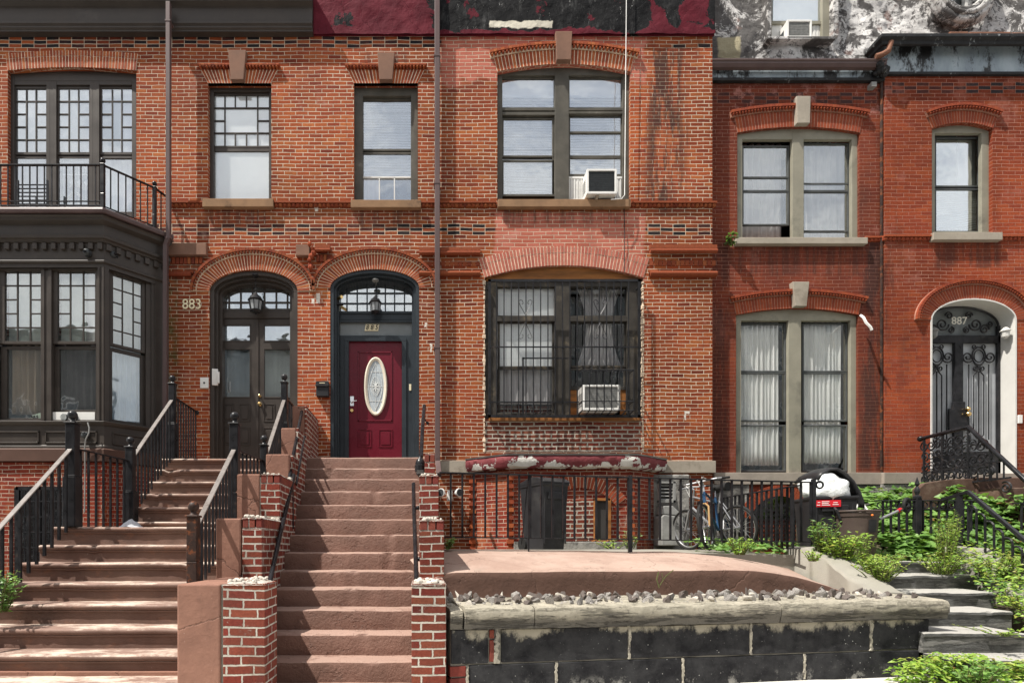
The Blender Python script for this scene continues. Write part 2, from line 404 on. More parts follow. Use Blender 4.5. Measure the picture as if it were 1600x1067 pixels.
def voussoir(name, cols, vec_scale=50, ):
    t = NT(name); n = len(cols)
    c = t.ramp(t.isl(), [(i/(n-1), k) for i, k in enumerate(cols)])
    c = t.mix(1.0, c, t.comb(*[t.ss(t.noise(40, 5, .7), .25, .75, .78, 1.2)]*3), 'MULTIPLY')
    c = t.mix(t.m('MULTIPLY', t.ss(t.noise(1.5, 6, .7), .56, .72), .4), c, (.05,.03,.025))
    return t.done(c, .88, t.bump(t.noise(60, 5, .7), .004, .7), 0, .3)
M_VOUS = voussoir('brick_arch_orange', RED); M_VOUS3 = voussoir('brick_arch_deep_red', RED2)
M_VOUSD = voussoir('brick_moulded_dull', [(k[0]*.74, k[1]*.74, k[2]*.8) for k in RED])
M_VSAL = voussoir('brick_arch_salmon', [(.44,.14,.095), (.36,.10,.07), (.47,.16,.11), (.40,.12,.08)])
M_VPIER = voussoir('brick_soldier_pier', PIER)
M_MORT = simple('mortar_cream', MORT, .95, .25, 8, .6, 60, .004)
M_MORT3 = simple('mortar_pinkish', (.34,.17,.12), .95, .25, 8, .6, 60, .004)
M_MWHITE = simple('mortar_white', (.42,.395,.35), .95, .3, 10, .8, 45, .008, dirt=(.20,.18,.15), dsc=7, dlo=.5, dhi=.62)
M_BROWN = simple('paint_dark_brown', (.052,.043,.037), .42, .12, 3, .25, 60, .001, dirt=(.085,.072,.062), dsc=1.2, dlo=.55, dhi=.8)
M_BROWNL = simple('paint_dark_brown_band', (.085,.045,.033), .6, .12, 3, .3, 40, .002)
M_PIPE = simple('pipe_brown', (.11,.075,.072), .38, .15, 2, .2, 30, .002, stretch=(1,1,.2))
M_OLIVE = simple('paint_olive_dark', (.085,.078,.064), .55, .2, 4, .35, 50, .002, dirt=(.17,.155,.13), dsc=4, dlo=.62, dhi=.7)
M_OLIVED = simple('paint_olive_sooty', (.045,.04,.034), .6, .3, 4, .35, 50, .002, dirt=(.15,.12,.08), dsc=2, dlo=.55, dhi=.7)
M_GREIGE = simple('paint_grey_olive', (.25,.235,.185), .6, .1, 3, .25, 40, .002, dirt=(.11,.105,.085), dsc=1.4, dlo=.5, dhi=.75)
M_SLATE = simple('paint_slate_black', (.030,.038,.045), .33, .15, 3, .2, 60, .001)
M_MAROON = simple('paint_maroon_door', (.125,.010,.021), .3, .08, 3, .15, 30, .001)
M_WOODOR = simple('board_orange_brown', (.26,.105,.03), .7, .35, 5, .4, 30, .003, dirt=(.10,.05,.025), dsc=2, dlo=.48, dhi=.65, stretch=(.3,1,2.5))
M_STOOPBR = simple('stoop_dark_brownstone', (.085,.05,.037), .85, .25, 4, .6, 30, .006, dirt=(.16,.11,.085), dsc=2.5, dlo=.52, dhi=.7)
M_SILL = simple('sandstone_sill', (.25,.15,.085), .9, .15, 5, .6, 70, .004, dirt=(.10,.06,.04), dsc=3, dlo=.55, dhi=.75)
M_BSTONE = simple('brownstone_block', (.20,.112,.078), .9, .12, 4, .5, 60, .004, dirt=(.12,.06,.045), dsc=2.5, dlo=.55, dhi=.8)
M_LIME = simple('limestone_pale', (.34,.30,.245), .92, .12, 4, .6, 60, .004, dirt=(.22,.19,.15), dsc=2, dlo=.5, dhi=.7)

M_BLACKIRON = simple('iron_black', (.018,.018,.020), .32, .3, 8, .4, 50, .001, dirt=(.05,.035,.028), dsc=8, dlo=.6, dhi=.7)
M_IRONRUST = simple('iron_rusty', (.035,.02,.016), .55, .4, 8, .5, 40, .002, dirt=(.15,.05,.02), dsc=9, dlo=.5, dhi=.6)
M_RAILTOP = simple('iron_rail_worn', (.20,.178,.165), .45, .2, 12, .3, 50, .001, dirt=(.11,.09,.08), dsc=6, dlo=.5, dhi=.7)
M_PIPEBLK = simple('pipe_black_gloss', (.014,.014,.016), .22, .3, 8, .3, 50, .001)
M_WHITE = simple('plastic_white', (.72,.71,.68), .4, .05, 5, 0, dirt=(.4,.38,.33), dsc=4, dlo=.62, dhi=.8)
M_SASHG = simple('sash_dark_grey', (.075,.08,.08), .5, .2, 4, .3, 50, .002, dirt=(.2,.19,.17), dsc=5, dlo=.6, dhi=.7)
M_WHITEP = simple('plaster_white_reveal', (.58,.57,.54), .8, .05, 3, .4, 30, .004, dirt=(.45,.43,.38), dsc=3, dlo=.6, dhi=.8)
M_GRILL = simple('grille_dark', (.05,.055,.058), .5, .2, 20, .3, 60, .002)
M_GRILLW = simple('grille_grey_fin', (.28,.28,.27), .5, .2, 20, .3, 60, .002)
M_DARK = simple('room_dark', (.045,.042,.04), .9, .2, 2, 0)
M_BRASS = simple('brass', (.75,.52,.22), .25, .05, 5, 0, metal=1)
M_CHROME = simple('chrome', (.72,.72,.72), .22, .05, 5, 0, metal=1)
M_NUMCREAM = simple('number_cream', (.78,.70,.48), .4, .05, 5, 0)
M_NUMBLK = simple('number_black', (.015,.015,.015), .5, .05, 5, 0)
M_GREYMET = simple('metal_grey_dull', (.24,.24,.23), .5, .2, 4, .3, 30, .002, dirt=(.12,.08,.05), dsc=5, dlo=.6, dhi=.75)
M_FOUND = simple('foundation_rubble', (.26,.25,.23), .95, .3, 4, .9, 14, .02, dirt=(.09,.085,.08), dsc=2.5, dlo=.45, dhi=.6)
M_CONC = simple('concrete_pale', (.27,.255,.22), .92, .1, 4, .6, 40, .005, dirt=(.24,.23,.19), dsc=2, dlo=.48, dhi=.7)
def mat_bstep():
    t = NT('bluestone_step_pale_top'); _, _, nz = t.sep(t.nrm()); up = t.ss(nz, .3, .85)
    n = t.noise(3, 8, .72, stretch=(.35,1,2.4))
    c = t.ramp(n, [(.3, (.045,.045,.045)), (.45, (.13,.13,.125)), (.52, (.06,.06,.058)), (.6, (.20,.195,.185)), (.75, (.10,.095,.09))])
    c = t.mix(t.m('MULTIPLY', up, .8), c, t.mix(t.noise(5, 6, .7), (.30,.29,.27), (.52,.50,.46)))  # upward faces mixed paler than the dark risers
    return t.done(c, .92, t.bump(t.m('ADD', n, t.m('MULTIPLY', t.noise(24, 7, .75), .6)), .02, 1.0), 0, .15)
M_BLUESTEP = mat_bstep()
M_ROCK = [simple('rock_grey', (.30,.28,.26), .85, .35, 18, .8, 50, .006, dirt=(.1,.095,.09), dsc=9, dlo=.5, dhi=.6, use_obj=True),
          simple('rock_dark', (.12,.10,.09), .8, .35, 18, .8, 50, .006, dirt=(.3,.27,.24), dsc=9, dlo=.58, dhi=.66, use_obj=True),
          simple('rock_pale', (.52,.48,.42), .85, .25, 18, .8, 50, .006, dirt=(.2,.18,.16), dsc=9, dlo=.55, dhi=.66, use_obj=True)]
M_SOIL = simple('soil', (.07,.055,.038), .95, .3, 5, .8, 30, .01, dirt=(.05,.07,.02), dsc=2)
M_WALK = simple('sidewalk_concrete', (.56,.54,.50), .9, .06, 2, .4, 60, .002, dirt=(.42,.40,.37), dsc=.9, dlo=.5, dhi=.8)
M_ROAD = simple('asphalt', (.06,.06,.06), .9, .2, 3, .5, 60, .004)
M_RUBBER = simple('rubber_black', (.02,.02,.02), .7, .2, 10, 0)
M_BIN = simple('bin_plastic_black', (.026,.026,.028), .36, .2, 3, .3, 60, .001, dirt=(.07,.068,.065), dsc=2, dlo=.5, dhi=.8)
M_BINBR = simple('bin_plastic_brown', (.075,.055,.047), .5, .15, 3, .3, 60, .001, dirt=(.13,.10,.085), dsc=2.5, dlo=.55, dhi=.8)
M_BAG = simple('bag_white', (.74,.76,.76), .35, .08, 6, .8, 9, .03, dirt=(.60,.72,.55), dsc=3, dlo=.6, dhi=.7)
M_REDST = simple('sticker_red', (.55,.02,.03), .5, .05, 5, 0)
M_BLUE = simple('paint_blue', (.015,.05,.11), .3, .2, 5, 0)
M_SILVER = simple('paint_silver', (.33,.33,.34), .3, .1, 5, 0, metal=.6)
M_TAN = simple('paint_tan', (.35,.22,.10), .4, .1, 5, 0)
M_PAPER = simple('paper', (.85,.84,.82), .8, .05, 3, 0)
M_YELL = simple('yellow_scrap', (.75,.5,.03), .7, .05, 3, 0)
M_CLOTH = simple('cloth_grey', (.42,.43,.46), .9, .2, 9, .5, 30, .005)

def mat_glass(name, tint=(.9,.95,.95), refl=.30):
    t = NT(name); nt = t.t; nt.nodes.remove(t.b)
    out = [n for n in nt.nodes if n.type == 'OUTPUT_MATERIAL'][0]
    g = t.n('BsdfGlossy'); g.inputs['Roughness'].default_value = .02; g.inputs['Color'].default_value = (.95,.98,1,1)
    bp = t.bump(t.noise(2.2, 2), .02, .25); t.put(g.inputs['Normal'], bp)
    tr = t.n('BsdfTransparent'); tr.inputs['Color'].default_value = (*tint, 1)
    lw = t.n('LayerWeight'); lw.inputs['Blend'].default_value = .5
    f = t.m('ADD', t.m('MULTIPLY', lw.outputs['Facing'], .5), refl, clamp=True)
    mx = t.n('MixShader'); t.put(mx.inputs[0], f); nt.links.new(tr.outputs[0], mx.inputs[1]); nt.links.new(g.outputs[0], mx.inputs[2])
    nt.links.new(mx.outputs[0], out.inputs[0]); return t.mat
M_GLASS = mat_glass('window_glass', (.97,.98,.97), refl=.09); M_GLASSD = mat_glass('window_glass_dark', (.25,.27,.27), .05)
M_GLASSH = mat_glass('window_glass_sheen', (.85,.88,.88), .32); M_GLASSU = mat_glass('window_glass_upper', (.95,.96,.97), .20); M_GLASSC = mat_glass('window_glass_clear', (.97,.98,.98), .04)
def translucent(name, col, rough=.8, vary=.1, trans=.0, wsc=20):
    t = NT(name); vec = t.pos()
    c = t.mix(t.ss(t.noise(wsc, 3, .6, vec, (1,1,.08)), .3, .7), tuple(k*(1-vary) for k in col), tuple(min(1, k*(1+vary)) for k in col))
    return t.done(c, rough)
M_CURT = translucent('curtain_white', (.90,.89,.86)); M_CURTG = translucent('curtain_grey', (.55,.52,.52))
M_CURTT = translucent('curtain_taupe', (.36,.28,.21)); M_CURTB = translucent('curtain_charcoal', (.055,.048,.055)); M_CURTBL = translucent('curtain_blue_grey', (.42,.52,.62))
M_BLIND = simple('blind_white', (.80,.82,.84), .6, .04, 3, 0)
M_SHADE = simple('shade_white', (.9,.9,.9), .8, .02, 2, 0)
M_MILK = simple('glass_obscured', (.42,.46,.44), .25, .06, 3, .6, 25, .004)
M_FROST = simple('glass_frosted_panel', (.20,.22,.225), .25, .12, 4, .4, 20, .003)
M_OVAL = simple('glass_oval_bevelled', (.42,.47,.50), .15, .12, 9, .5, 14, .004)
M_CAME = simple('came_pale', (.72,.74,.72), .35, .05, 4, 0)

def leafmat(name, cols, rough=.45):
    t = NT(name); n = len(cols)
    c = t.ramp(t.isl(), [(i/(n-1)*.95, k) for i, k in enumerate(cols)]+[(.975, cols[-1]), (.985, (.22,.12,.04))])
    big = t.ss(t.noise(1.8, 3), .35, .65); c = t.mix(t.m('MULTIPLY', big, .3), c, tuple(k*.5 for k in cols[0]))
    nt = t.t
    t.put(t.b.inputs['Base Color'], c); t.b.inputs['Roughness'].default_value = rough
    tl = t.n('BsdfTranslucent'); c2 = t.mix(.5, c, (.25,.4,.03)); t.put(tl.inputs[0], c2)
    mx = t.n('MixShader'); mx.inputs[0].default_value = .35
    out = [k for k in nt.nodes if k.type == 'OUTPUT_MATERIAL'][0]
    nt.links.new(t.b.outputs[0], mx.inputs[1]); nt.links.new(tl.outputs[0], mx.inputs[2]); nt.links.new(mx.outputs[0], out.inputs[0])
    return t.mat
M_LEAF = leafmat('leaf_mid_green', [(.12,.25,.05), (.19,.35,.08), (.26,.42,.12), (.15,.30,.06), (.08,.18,.04)])
M_LEAFY = leafmat('leaf_yellow_green', [(.22,.40,.05), (.32,.50,.07), (.42,.54,.09), (.18,.36,.04), (.38,.36,.08), (.13,.28,.04)])
M_LEAFD = leafmat('leaf_deep_green', [(.045,.13,.035), (.075,.19,.055), (.12,.26,.08), (.03,.09,.025)])
M_STEM = simple('stem', (.10,.11,.04), .8, .2, 10, 0)

def mat_stucco():
    t = NT('stucco_brownstone_paint')
    c = t.mix(t.ss(t.noise(2.6, 6, .65), .3, .7), (.215,.112,.082), (.285,.15,.108))
    c = t.mix(t.m('MULTIPLY', t.ss(t.noise(3.5, 8, .78, stretch=(1,1,.3)), .54, .68), .5), c, (.15,.08,.06))
    cr = t.voro(1.25, t.comb(*t.sep(t.mix(.22, t.pos(), t.noise(4, 6, col=True)))), 'DISTANCE_TO_EDGE')
    c = t.mix(t.ss(cr, .0, .005, .75, 0), c, (.06,.035,.028))
    c = t.mix(t.m('MULTIPLY', t.ss(t.noise(30, 5, .7), .66, .72), .4), c, (.45,.33,.27))
    return t.done(c, .82, t.bump(t.m('ADD', t.noise(14, 8, .7), t.m('MULTIPLY', t.ss(cr, 0, .01), .5)), .008, .9), 0, .2)
M_STUCCO = mat_stucco()
def mat_stairs():
    t = NT('stoop_brownstone_worn')
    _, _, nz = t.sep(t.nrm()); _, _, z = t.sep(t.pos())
    n1 = t.noise(3, 6, .65)
    c = t.mix(t.ss(n1, .3, .7), (.115,.064,.047), (.165,.093,.069))
    c = t.mix(t.m('MULTIPLY', t.ss(t.noise(6, 6, .7, stretch=(.6,1,1)), .55, .68), .5), c, (.25,.115,.065))
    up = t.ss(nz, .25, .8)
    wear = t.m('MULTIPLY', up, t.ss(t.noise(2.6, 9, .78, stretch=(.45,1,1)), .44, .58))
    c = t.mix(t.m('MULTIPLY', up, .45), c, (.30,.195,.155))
    c = t.mix(t.m('MULTIPLY', wear, .8), c, (.62,.52,.43))
    c = t.mix(t.m('MULTIPLY', t.ss(t.noise(22, 4, .7), .68, .74), .35), c, (.6,.5,.42))
    h = t.m('ADD', t.noise(22, 7, .7), t.m('MULTIPLY', t.noise(4, 3), .8))
    return t.done(c, .78, t.bump(h, .007, .7))
M_STAIR = mat_stairs()
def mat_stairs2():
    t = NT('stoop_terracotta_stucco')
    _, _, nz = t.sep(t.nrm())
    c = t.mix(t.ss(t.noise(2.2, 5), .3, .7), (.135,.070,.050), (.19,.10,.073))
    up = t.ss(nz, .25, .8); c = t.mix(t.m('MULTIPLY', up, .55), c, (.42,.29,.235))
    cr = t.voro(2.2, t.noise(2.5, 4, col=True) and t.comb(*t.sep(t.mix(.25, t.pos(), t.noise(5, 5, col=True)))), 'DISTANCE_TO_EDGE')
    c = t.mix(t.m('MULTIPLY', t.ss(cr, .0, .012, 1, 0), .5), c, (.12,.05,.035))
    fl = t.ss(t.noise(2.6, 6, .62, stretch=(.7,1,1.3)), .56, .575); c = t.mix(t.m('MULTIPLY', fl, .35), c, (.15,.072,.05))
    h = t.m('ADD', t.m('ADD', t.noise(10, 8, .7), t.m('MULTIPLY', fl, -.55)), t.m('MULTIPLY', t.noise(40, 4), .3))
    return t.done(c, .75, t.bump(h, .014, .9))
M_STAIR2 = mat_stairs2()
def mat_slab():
    t = NT('painted_apron_lit_top')
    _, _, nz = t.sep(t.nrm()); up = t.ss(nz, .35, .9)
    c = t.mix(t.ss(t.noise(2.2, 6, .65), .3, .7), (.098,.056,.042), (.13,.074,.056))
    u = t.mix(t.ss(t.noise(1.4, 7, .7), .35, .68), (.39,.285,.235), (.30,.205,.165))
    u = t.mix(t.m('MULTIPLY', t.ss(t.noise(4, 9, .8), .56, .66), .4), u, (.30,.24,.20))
    c = t.mix(up, c, u)  # sunlit top and shaded front put into the paint colour by face direction
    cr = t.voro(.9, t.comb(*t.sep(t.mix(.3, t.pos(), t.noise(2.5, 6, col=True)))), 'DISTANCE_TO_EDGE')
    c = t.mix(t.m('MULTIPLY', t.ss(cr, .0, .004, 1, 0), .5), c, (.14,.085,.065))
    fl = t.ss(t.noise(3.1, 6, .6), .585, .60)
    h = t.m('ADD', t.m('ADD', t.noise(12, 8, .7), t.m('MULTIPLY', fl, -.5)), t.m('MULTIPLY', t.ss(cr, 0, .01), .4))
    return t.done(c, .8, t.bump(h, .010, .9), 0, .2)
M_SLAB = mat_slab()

def mat_block():
    t = NT('bluestone_block_stained')
    x, y, z = t.sep(t.pos())
    c = t.mix(t.ss(t.noise(4, 7, .7), .3, .7), (.013,.013,.015), (.046,.046,.048))
    # pale lime wash running from the top of each course
    top1 = t.ss(z, EYE-.90, EYE-.715)
    n = t.noise(5, 8, .75, stretch=(1,1,.7))
    m = t.ss(t.m('ADD', t.m('MULTIPLY', top1, .33), t.m('ADD', n, t.m('MULTIPLY', t.m('SUBTRACT', t.noise(1.6, 5), .5), .95))), .70, .90)
    c = t.mix(m, c, (.36,.33,.26))
    low = t.m('MULTIPLY', t.ss(z, EYE-1.3, EYE-1.12, 1, 0), t.ss(t.noise(3.5, 8, .75), .54, .62))
    c = t.mix(t.m('MULTIPLY', low, .7), c, (.40,.39,.36))
    sp = t.ss(t.m('ADD', t.voro(17), t.m('MULTIPLY', t.noise(30,3), .12)), .16, .12, 0, 1); sp = t.m('MULTIPLY', sp, t.ss(t.noise(1.2, 3), .45, .6))
    c = t.mix(sp, c, (.5,.5,.48))
    c = t.mix(t.m('MULTIPLY', t.ss(t.noise(70, 3), .68, .76), .5), c, (.35,.35,.34))
    return t.done(c, .9, t.bump(t.noise(28, 8, .75), .006, .9), 0, .12)
M_BLOCK = mat_block()
def mat_coping():
    t = NT('coping_stone_cream')
    x, y, z = t.sep(t.pos())
    c = t.mix(t.ss(t.noise(4, 6, .7), .3, .7), (.27,.25,.20), (.42,.385,.31))
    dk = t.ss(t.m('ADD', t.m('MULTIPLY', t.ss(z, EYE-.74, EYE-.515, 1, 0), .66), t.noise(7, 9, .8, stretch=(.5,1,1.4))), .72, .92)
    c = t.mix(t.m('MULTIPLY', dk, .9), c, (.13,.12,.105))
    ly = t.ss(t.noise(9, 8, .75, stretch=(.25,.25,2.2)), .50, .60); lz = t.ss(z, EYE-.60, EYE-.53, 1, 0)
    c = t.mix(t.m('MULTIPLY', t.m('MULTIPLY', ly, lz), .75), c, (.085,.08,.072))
    c = t.mix(t.m('MULTIPLY', t.ss(t.noise(26, 6, .8), .56, .64), .6), c, (.12,.11,.10))
    h = t.m('ADD', t.noise(30, 8, .75), t.m('MULTIPLY', ly, -.6))
    return t.done(c, .95, t.bump(h, .014, 1.0), 0, .1)
M_COPE = mat_coping()
def mat_attic():
    t = NT('attic_weathered_render')
    x, y, z = t.sep(t.pos())
    c = t.mix(t.ss(t.noise(2, 6, .7), .3, .7), (.42,.41,.40), (.76,.74,.72))
    n1 = t.noise(2.1, 10, .78, dist=.6); bias = t.ss(x, X(1120,10.3), X(1260,10.3), .09, .015)
    c = t.mix(t.m('MULTIPLY', t.ss(t.m('ADD', n1, bias), .515, .555), .93), c, (.055,.05,.048))
    c = t.mix(t.m('MULTIPLY', t.ss(t.noise(9, 9, .8), .535, .58), .85), c, (.045,.04,.04))
    tanm = t.boxmask(X(1120,10.3), X(1155,10.3), Z(94,10.3), Z(60,10.3), .02, .03, 8); c = t.mix(tanm, c, (.36,.32,.21))
    c = t.mix(t.m('MULTIPLY', t.ss(t.noise(1.7, 4, .6, vec=t.m and None), .62, .7), .5), c, (.30,.17,.14))
    h = t.m('ADD', t.noise(6, 10, .75), t.m('MULTIPLY', t.noise(30, 6, .7), .3))
    return t.done(c, .95, t.bump(h, .05, 1.0))
M_ATTIC = mat_attic()
def mat_frieze():
    t = NT('frieze_peeling_red_paint')
    x, y, z = t.sep(t.pos())
    red = t.mix(t.ss(t.noise(3, 6), .3, .7), (.085,.009,.017), (.12,.014,.024))
    blk = t.mix(t.ss(t.noise(6, 8, .8, stretch=(1.5,1,.6)), .50, .72), (.008,.008,.009), (.055,.055,.055))
    blk = t.mix(t.ss(t.noise(9, 9, .85, stretch=(1.6,1,.5)), .615, .65), blk, (.50,.50,.48))
    b = t.m('ADD', t.ss(x, X(610,10), X(735,10), -.16, .13), t.ss(x, X(985,10), X(1015,10), 0, -.12))
    b = t.m('ADD', b, t.ss(z, Z(58,10), Z(44,10), -.22, .0))
    m = t.ss(t.m('ADD', t.noise(1.8, 8, .62, dist=.5), b), .475, .485)
    c = t.mix(m, red, blk)
    w = t.m('MULTIPLY', t.boxmask(X(765,10), X(862,10), Z(48,10), Z(38,10), .01, .05, 7), 1.0)
    c = t.mix(w, c, (.62,.58,.48))
    cr = t.ss(t.voro(3.5, None, 'DISTANCE_TO_EDGE'), 0, .012, 1, 0)
    h = t.m('ADD', t.m('MULTIPLY', m, -.6), t.m('ADD', t.noise(8, 8, .7), t.m('MULTIPLY', cr, -.4)))
    return t.done(c, .8, t.bump(h, .010, 1.0), 0, .12)
M_FRIEZE = mat_frieze()
def mat_ledge():
    t = NT('ledge_peeling_red_paint')
    red = t.mix(t.ss(t.noise(3, 6), .3, .7), (.14,.018,.024), (.20,.035,.04))
    _, _, z = t.sep(t.pos())
    b = t.ss(z, Z(728,9.4), Z(712,9.4), .05, -.10)
    m = t.ss(t.m('ADD', t.noise(3.5, 7, .6), b), .505, .52)
    c = t.mix(m, red, t.mix(t.noise(9, 6, .7), (.85,.83,.78), (.45,.43,.38)))
    return t.done(c, .75, t.bump(t.m('ADD', t.m('MULTIPLY', m, -.5), t.noise(20, 7, .7)), .012, 1.0))
M_LEDGE = mat_ledge()
def mat_zinc():
    t = NT('zinc_fascia_sooty')
    x, y, z = t.sep(t.pos())
    c = t.mix(t.ss(t.noise(3, 5, .6, stretch=(1,1,.4)), .3, .7), (.22,.27,.31), (.36,.42,.46))
    m = t.ss(t.m('ADD', t.noise(1.5, 9, .72, stretch=(1.2,1,.6)), t.m('MULTIPLY', t.noise(28, 5, .8, stretch=(1,1,.5)), .2)), .58, .67)
    c = t.mix(m, c, (.012,.012,.013))
    return t.done(c, .55, t.bump(t.noise(20, 6), .004, .6))
M_ZINC = mat_zinc()
M_BLACKTAR = simple('ledge_black_tar', (.02,.02,.021), .6, .4, 8, .8, 20, .01, dirt=(.28,.30,.31), dsc=7, dlo=.6, dhi=.68)
M_COPPER = simple('flashing_copper_rust', (.20,.095,.06), .7, .3, 6, .4, 20, .005)
# ------------------------------------------------------------ arches
def arc_seg(x0, x1, zs, zt, off=0, n=40, ext=0):
    """segmental arc through (x0,zs),(mid,zt),(x1,zs) offset outward"""
    c = (x1-x0)/2; h = zt-zs; R = (c*c+h*h)/(2*h); cx = (x0+x1)/2; cz = zt-R
    a = math.asin(min(1, c/R)) + ext
    return [(cx+(R+off)*sin(-a+2*a*i/n), cz+(R+off)*cos(-a+2*a*i/n)) for i in range(n+1)]
def arc_ell(cx, zs, a, b, n=60):
    return [(cx-a*cos(pi*i/n), zs+b*sin(pi*i/n)) for i in range(n+1)]
def resample(pa, pb, n):
    """walk the outer curve pb in n equal steps, giving matching points of pa"""
    L = [0]
    for i in range(1, len(pb)):
        L.append(L[-1] + .5*(hypot(pb[i][0]-pb[i-1][0], pb[i][1]-pb[i-1][1]) + hypot(pa[i][0]-pa[i-1][0], pa[i][1]-pa[i-1][1])))
    def at(t):
        s = t*L[-1]; k = 0
        while k < len(L)-2 and L[k+1] < s: k += 1
        f = (s-L[k])/max(1e-9, L[k+1]-L[k])
        q = lambda p: (p[k][0]+(p[k+1][0]-p[k][0])*f, p[k][1]+(p[k+1][1]-p[k][1])*f)
        return q(pa), q(pb)
    return at
def voussoirs(mb, pa, pb, y0, y1, n, gap=.09, skip=None, jit=.0, rng=None):
    at = resample(pa, pb, n)
    for i in range(n):
        t0 = (i+gap)/n; t1 = (i+1-gap)/n
        if skip and skip[0] < (t0+t1)/2 < skip[1]: continue
        a0, b0 = at(t0); a1, b1 = at(t1)
        yy = y0 + (rng.uniform(-jit, jit) if rng else 0)
        mb.prism([a0, b0, b1, a1], yy, y1)
def band(mb, pa, pb, y0, y1):
    n = len(pa)
    for i in range(n-1): mb.prism([pa[i], pb[i], pb[i+1], pa[i+1]], y0, y1)
def strip_hood(mb, pa, pb, y0, y1, n, skip=None):
    """projecting moulded course: thin cap with rounded bricks beneath"""
    at = resample(pa, pb, n)
    for i in range(n):
        tm = (i+.5)/n
        if skip and skip[0] < tm < skip[1]: continue
        a0, b0 = at((i+.04)/n); a1, b1 = at((i+.96)/n)
        k = .55
        mid0 = (a0[0]*(1-k)+b0[0]*k, a0[1]*(1-k)+b0[1]*k); mid1 = (a1[0]*(1-k)+b1[0]*k, a1[1]*(1-k)+b1[1]*k)
        mb.prism([mid0, b0, b1, mid1], y0, y1)
        a0, _ = at((i+.16)/n); a1, _ = at((i+.84)/n); m0 = (a0[0]+(b0[0]-a0[0])*k, a0[1]+(b0[1]-a0[1])*k); m1 = (a1[0]+(b1[0]-a1[0])*k, a1[1]+(b1[1]-a1[1])*k)
        c = ((a0[0]+a1[0]+m0[0]+m1[0])/4, (y0+.012), (a0[1]+a1[1]+m0[1]+m1[1])/4)
        r = .5*hypot(a1[0]-a0[0], a1[1]-a0[1])
        mb.lathe((c[0], y0, c[2]), [(.001, 0), (r*.7, .004), (r, .018), (r, y1-y0)], 8, 'y')
def rngof(k): return random.Random(k)

# ------------------------------------------------------------ windows
def rects(mb, d, L, th, off=0):
    for i, (x0, y0, x1, y1) in enumerate(L): mb.pbox(x0, y0, x1, y1, d+off+.0009*(i % 19), th+(.0008*(i % 5)))
def window(parent, d, frame, sash=(), panes=(), bars=(), mat=None, glass=None, fin=.07, sin_=.10, th=.07, name='window', frame_pts=None, bth=.02, label=None, smat=None):
    """frame at depth d+fin, sashes at d+sin_, panes behind; all outlines in photo px"""
    mb = MB(); rects(mb, d+fin, frame, th)
    if frame_pts: 
        for pts, off in frame_pts: mb.prism([(X(a, d+off), Z(b, d+off)) for a, b in pts], d+off, d+off+th)
    w = part(name, mb, mat, parent, bevel=.004, seg=1)
    if label: w['label'] = label
    if sash:
        mb = MB(); rects(mb, d+sin_, sash, .04); part('sash', mb, smat or mat, w, bevel=.003, seg=1)
    if bars:
        mb = MB()
        for i, (x0, y0, x1, y1) in enumerate(bars): mb.pbox(x0, y0, x1, y1, d+sin_+.004+.0006*(i % 7), bth)
        part('glazing_bar', mb, mat, w)
    for i, (x0, y0, x1, y1) in enumerate(panes):
        mb = MB(); mb.pbox(x0, y0, x1, y1, d+sin_+.02, .004); part('pane', mb, glass or M_GLASS, w)
    return w
def frame_around(pane, t=4):
    x0, y0, x1, y1 = pane
    return [(x0-t, y0-t, x0, y1+t), (x1, y0-t, x1+t, y1+t), (x0, y0-t, x1, y0), (x0, y1, x1, y1+t)]
def curtain(rect, d, mat, folds=8, amp=.03, seed=1, label='', group=None, sag=0, taper=0, cat='curtain', hem=0):
    x0, y0, x1, y1 = rect; rg = rngof(seed); mb = MB(); nx = folds*8; nz = 10
    ph = [rg.uniform(0, 6.28) for _ in range(4)]; rows = []
    for j in range(nz+1):
        f = j/nz; row = []
        for i in range(nx+1):
            u = i/nx; un = u
            if taper: un = .5 + (u-.5)*(1-taper*sin(pi*min(1, f*1.0))*1) + 0
            px = x0+(x1-x0)*un; py = y0+(y1-y0)*f
            y = amp*(sin(u*folds*2*pi+ph[0]+.6*sin(u*9+ph[1]))+.45*sin(u*folds*4.7+ph[2]+f*1.5)) 
            z = Z(py, d) + (hem*sin(u*folds*2*pi) if j == nz else 0)
            row.append(mb.av((X(px, d), d+y, z)))
        rows.append(row)
    for j in range(nz):
        for i in range(nx): mb.face((rows[j][i], rows[j][i+1], rows[j+1][i+1], rows[j+1][i]))
    o = solo('curtain', mb, mat, label, cat, group=group, smooth=True)
    m = o.modifiers.new('thick', 'SOLIDIFY'); m.thickness = .003
    return o
def blind(rect, d, label, group=None, mat=None, step=.028, warp=.006, tilt=.6):
    rb = rngof(int(rect[0]*7+rect[1]))
    x0, y0, x1, y1 = rect; mb = MB(); za, zb = Z(y1, d), Z(y0, d); n = int((zb-za)/step)
    xa, xb = X(x0, d), X(x1, d)
    mb.box(xa, xb, d-.015, d+.015, zb-.03, zb)
    for i in range(n):
        z = za+(i+.5)*step; k = 6
        hs = step*(.56 if rb.random() > .12 else rb.uniform(.3, .5)); z += rb.uniform(-.002, .002)
        for s in range(k):
            u0, u1 = s/k, (s+1)/k
            w0 = warp*sin(u0*7+i*.35)*(1-i/n); w1 = warp*sin(u1*7+i*.35)*(1-i/n)
            a = xa+(xb-xa)*u0; b = xa+(xb-xa)*u1
            mb.poly([(a, d-.010, z-hs+w0), (b, d-.010, z-hs+w1), (b, d+.010, z+hs+w1), (a, d+.010, z+hs+w0)])
    return solo('window_blind', mb, mat or M_BLIND, label, 'blind', group=group, fixn=False)
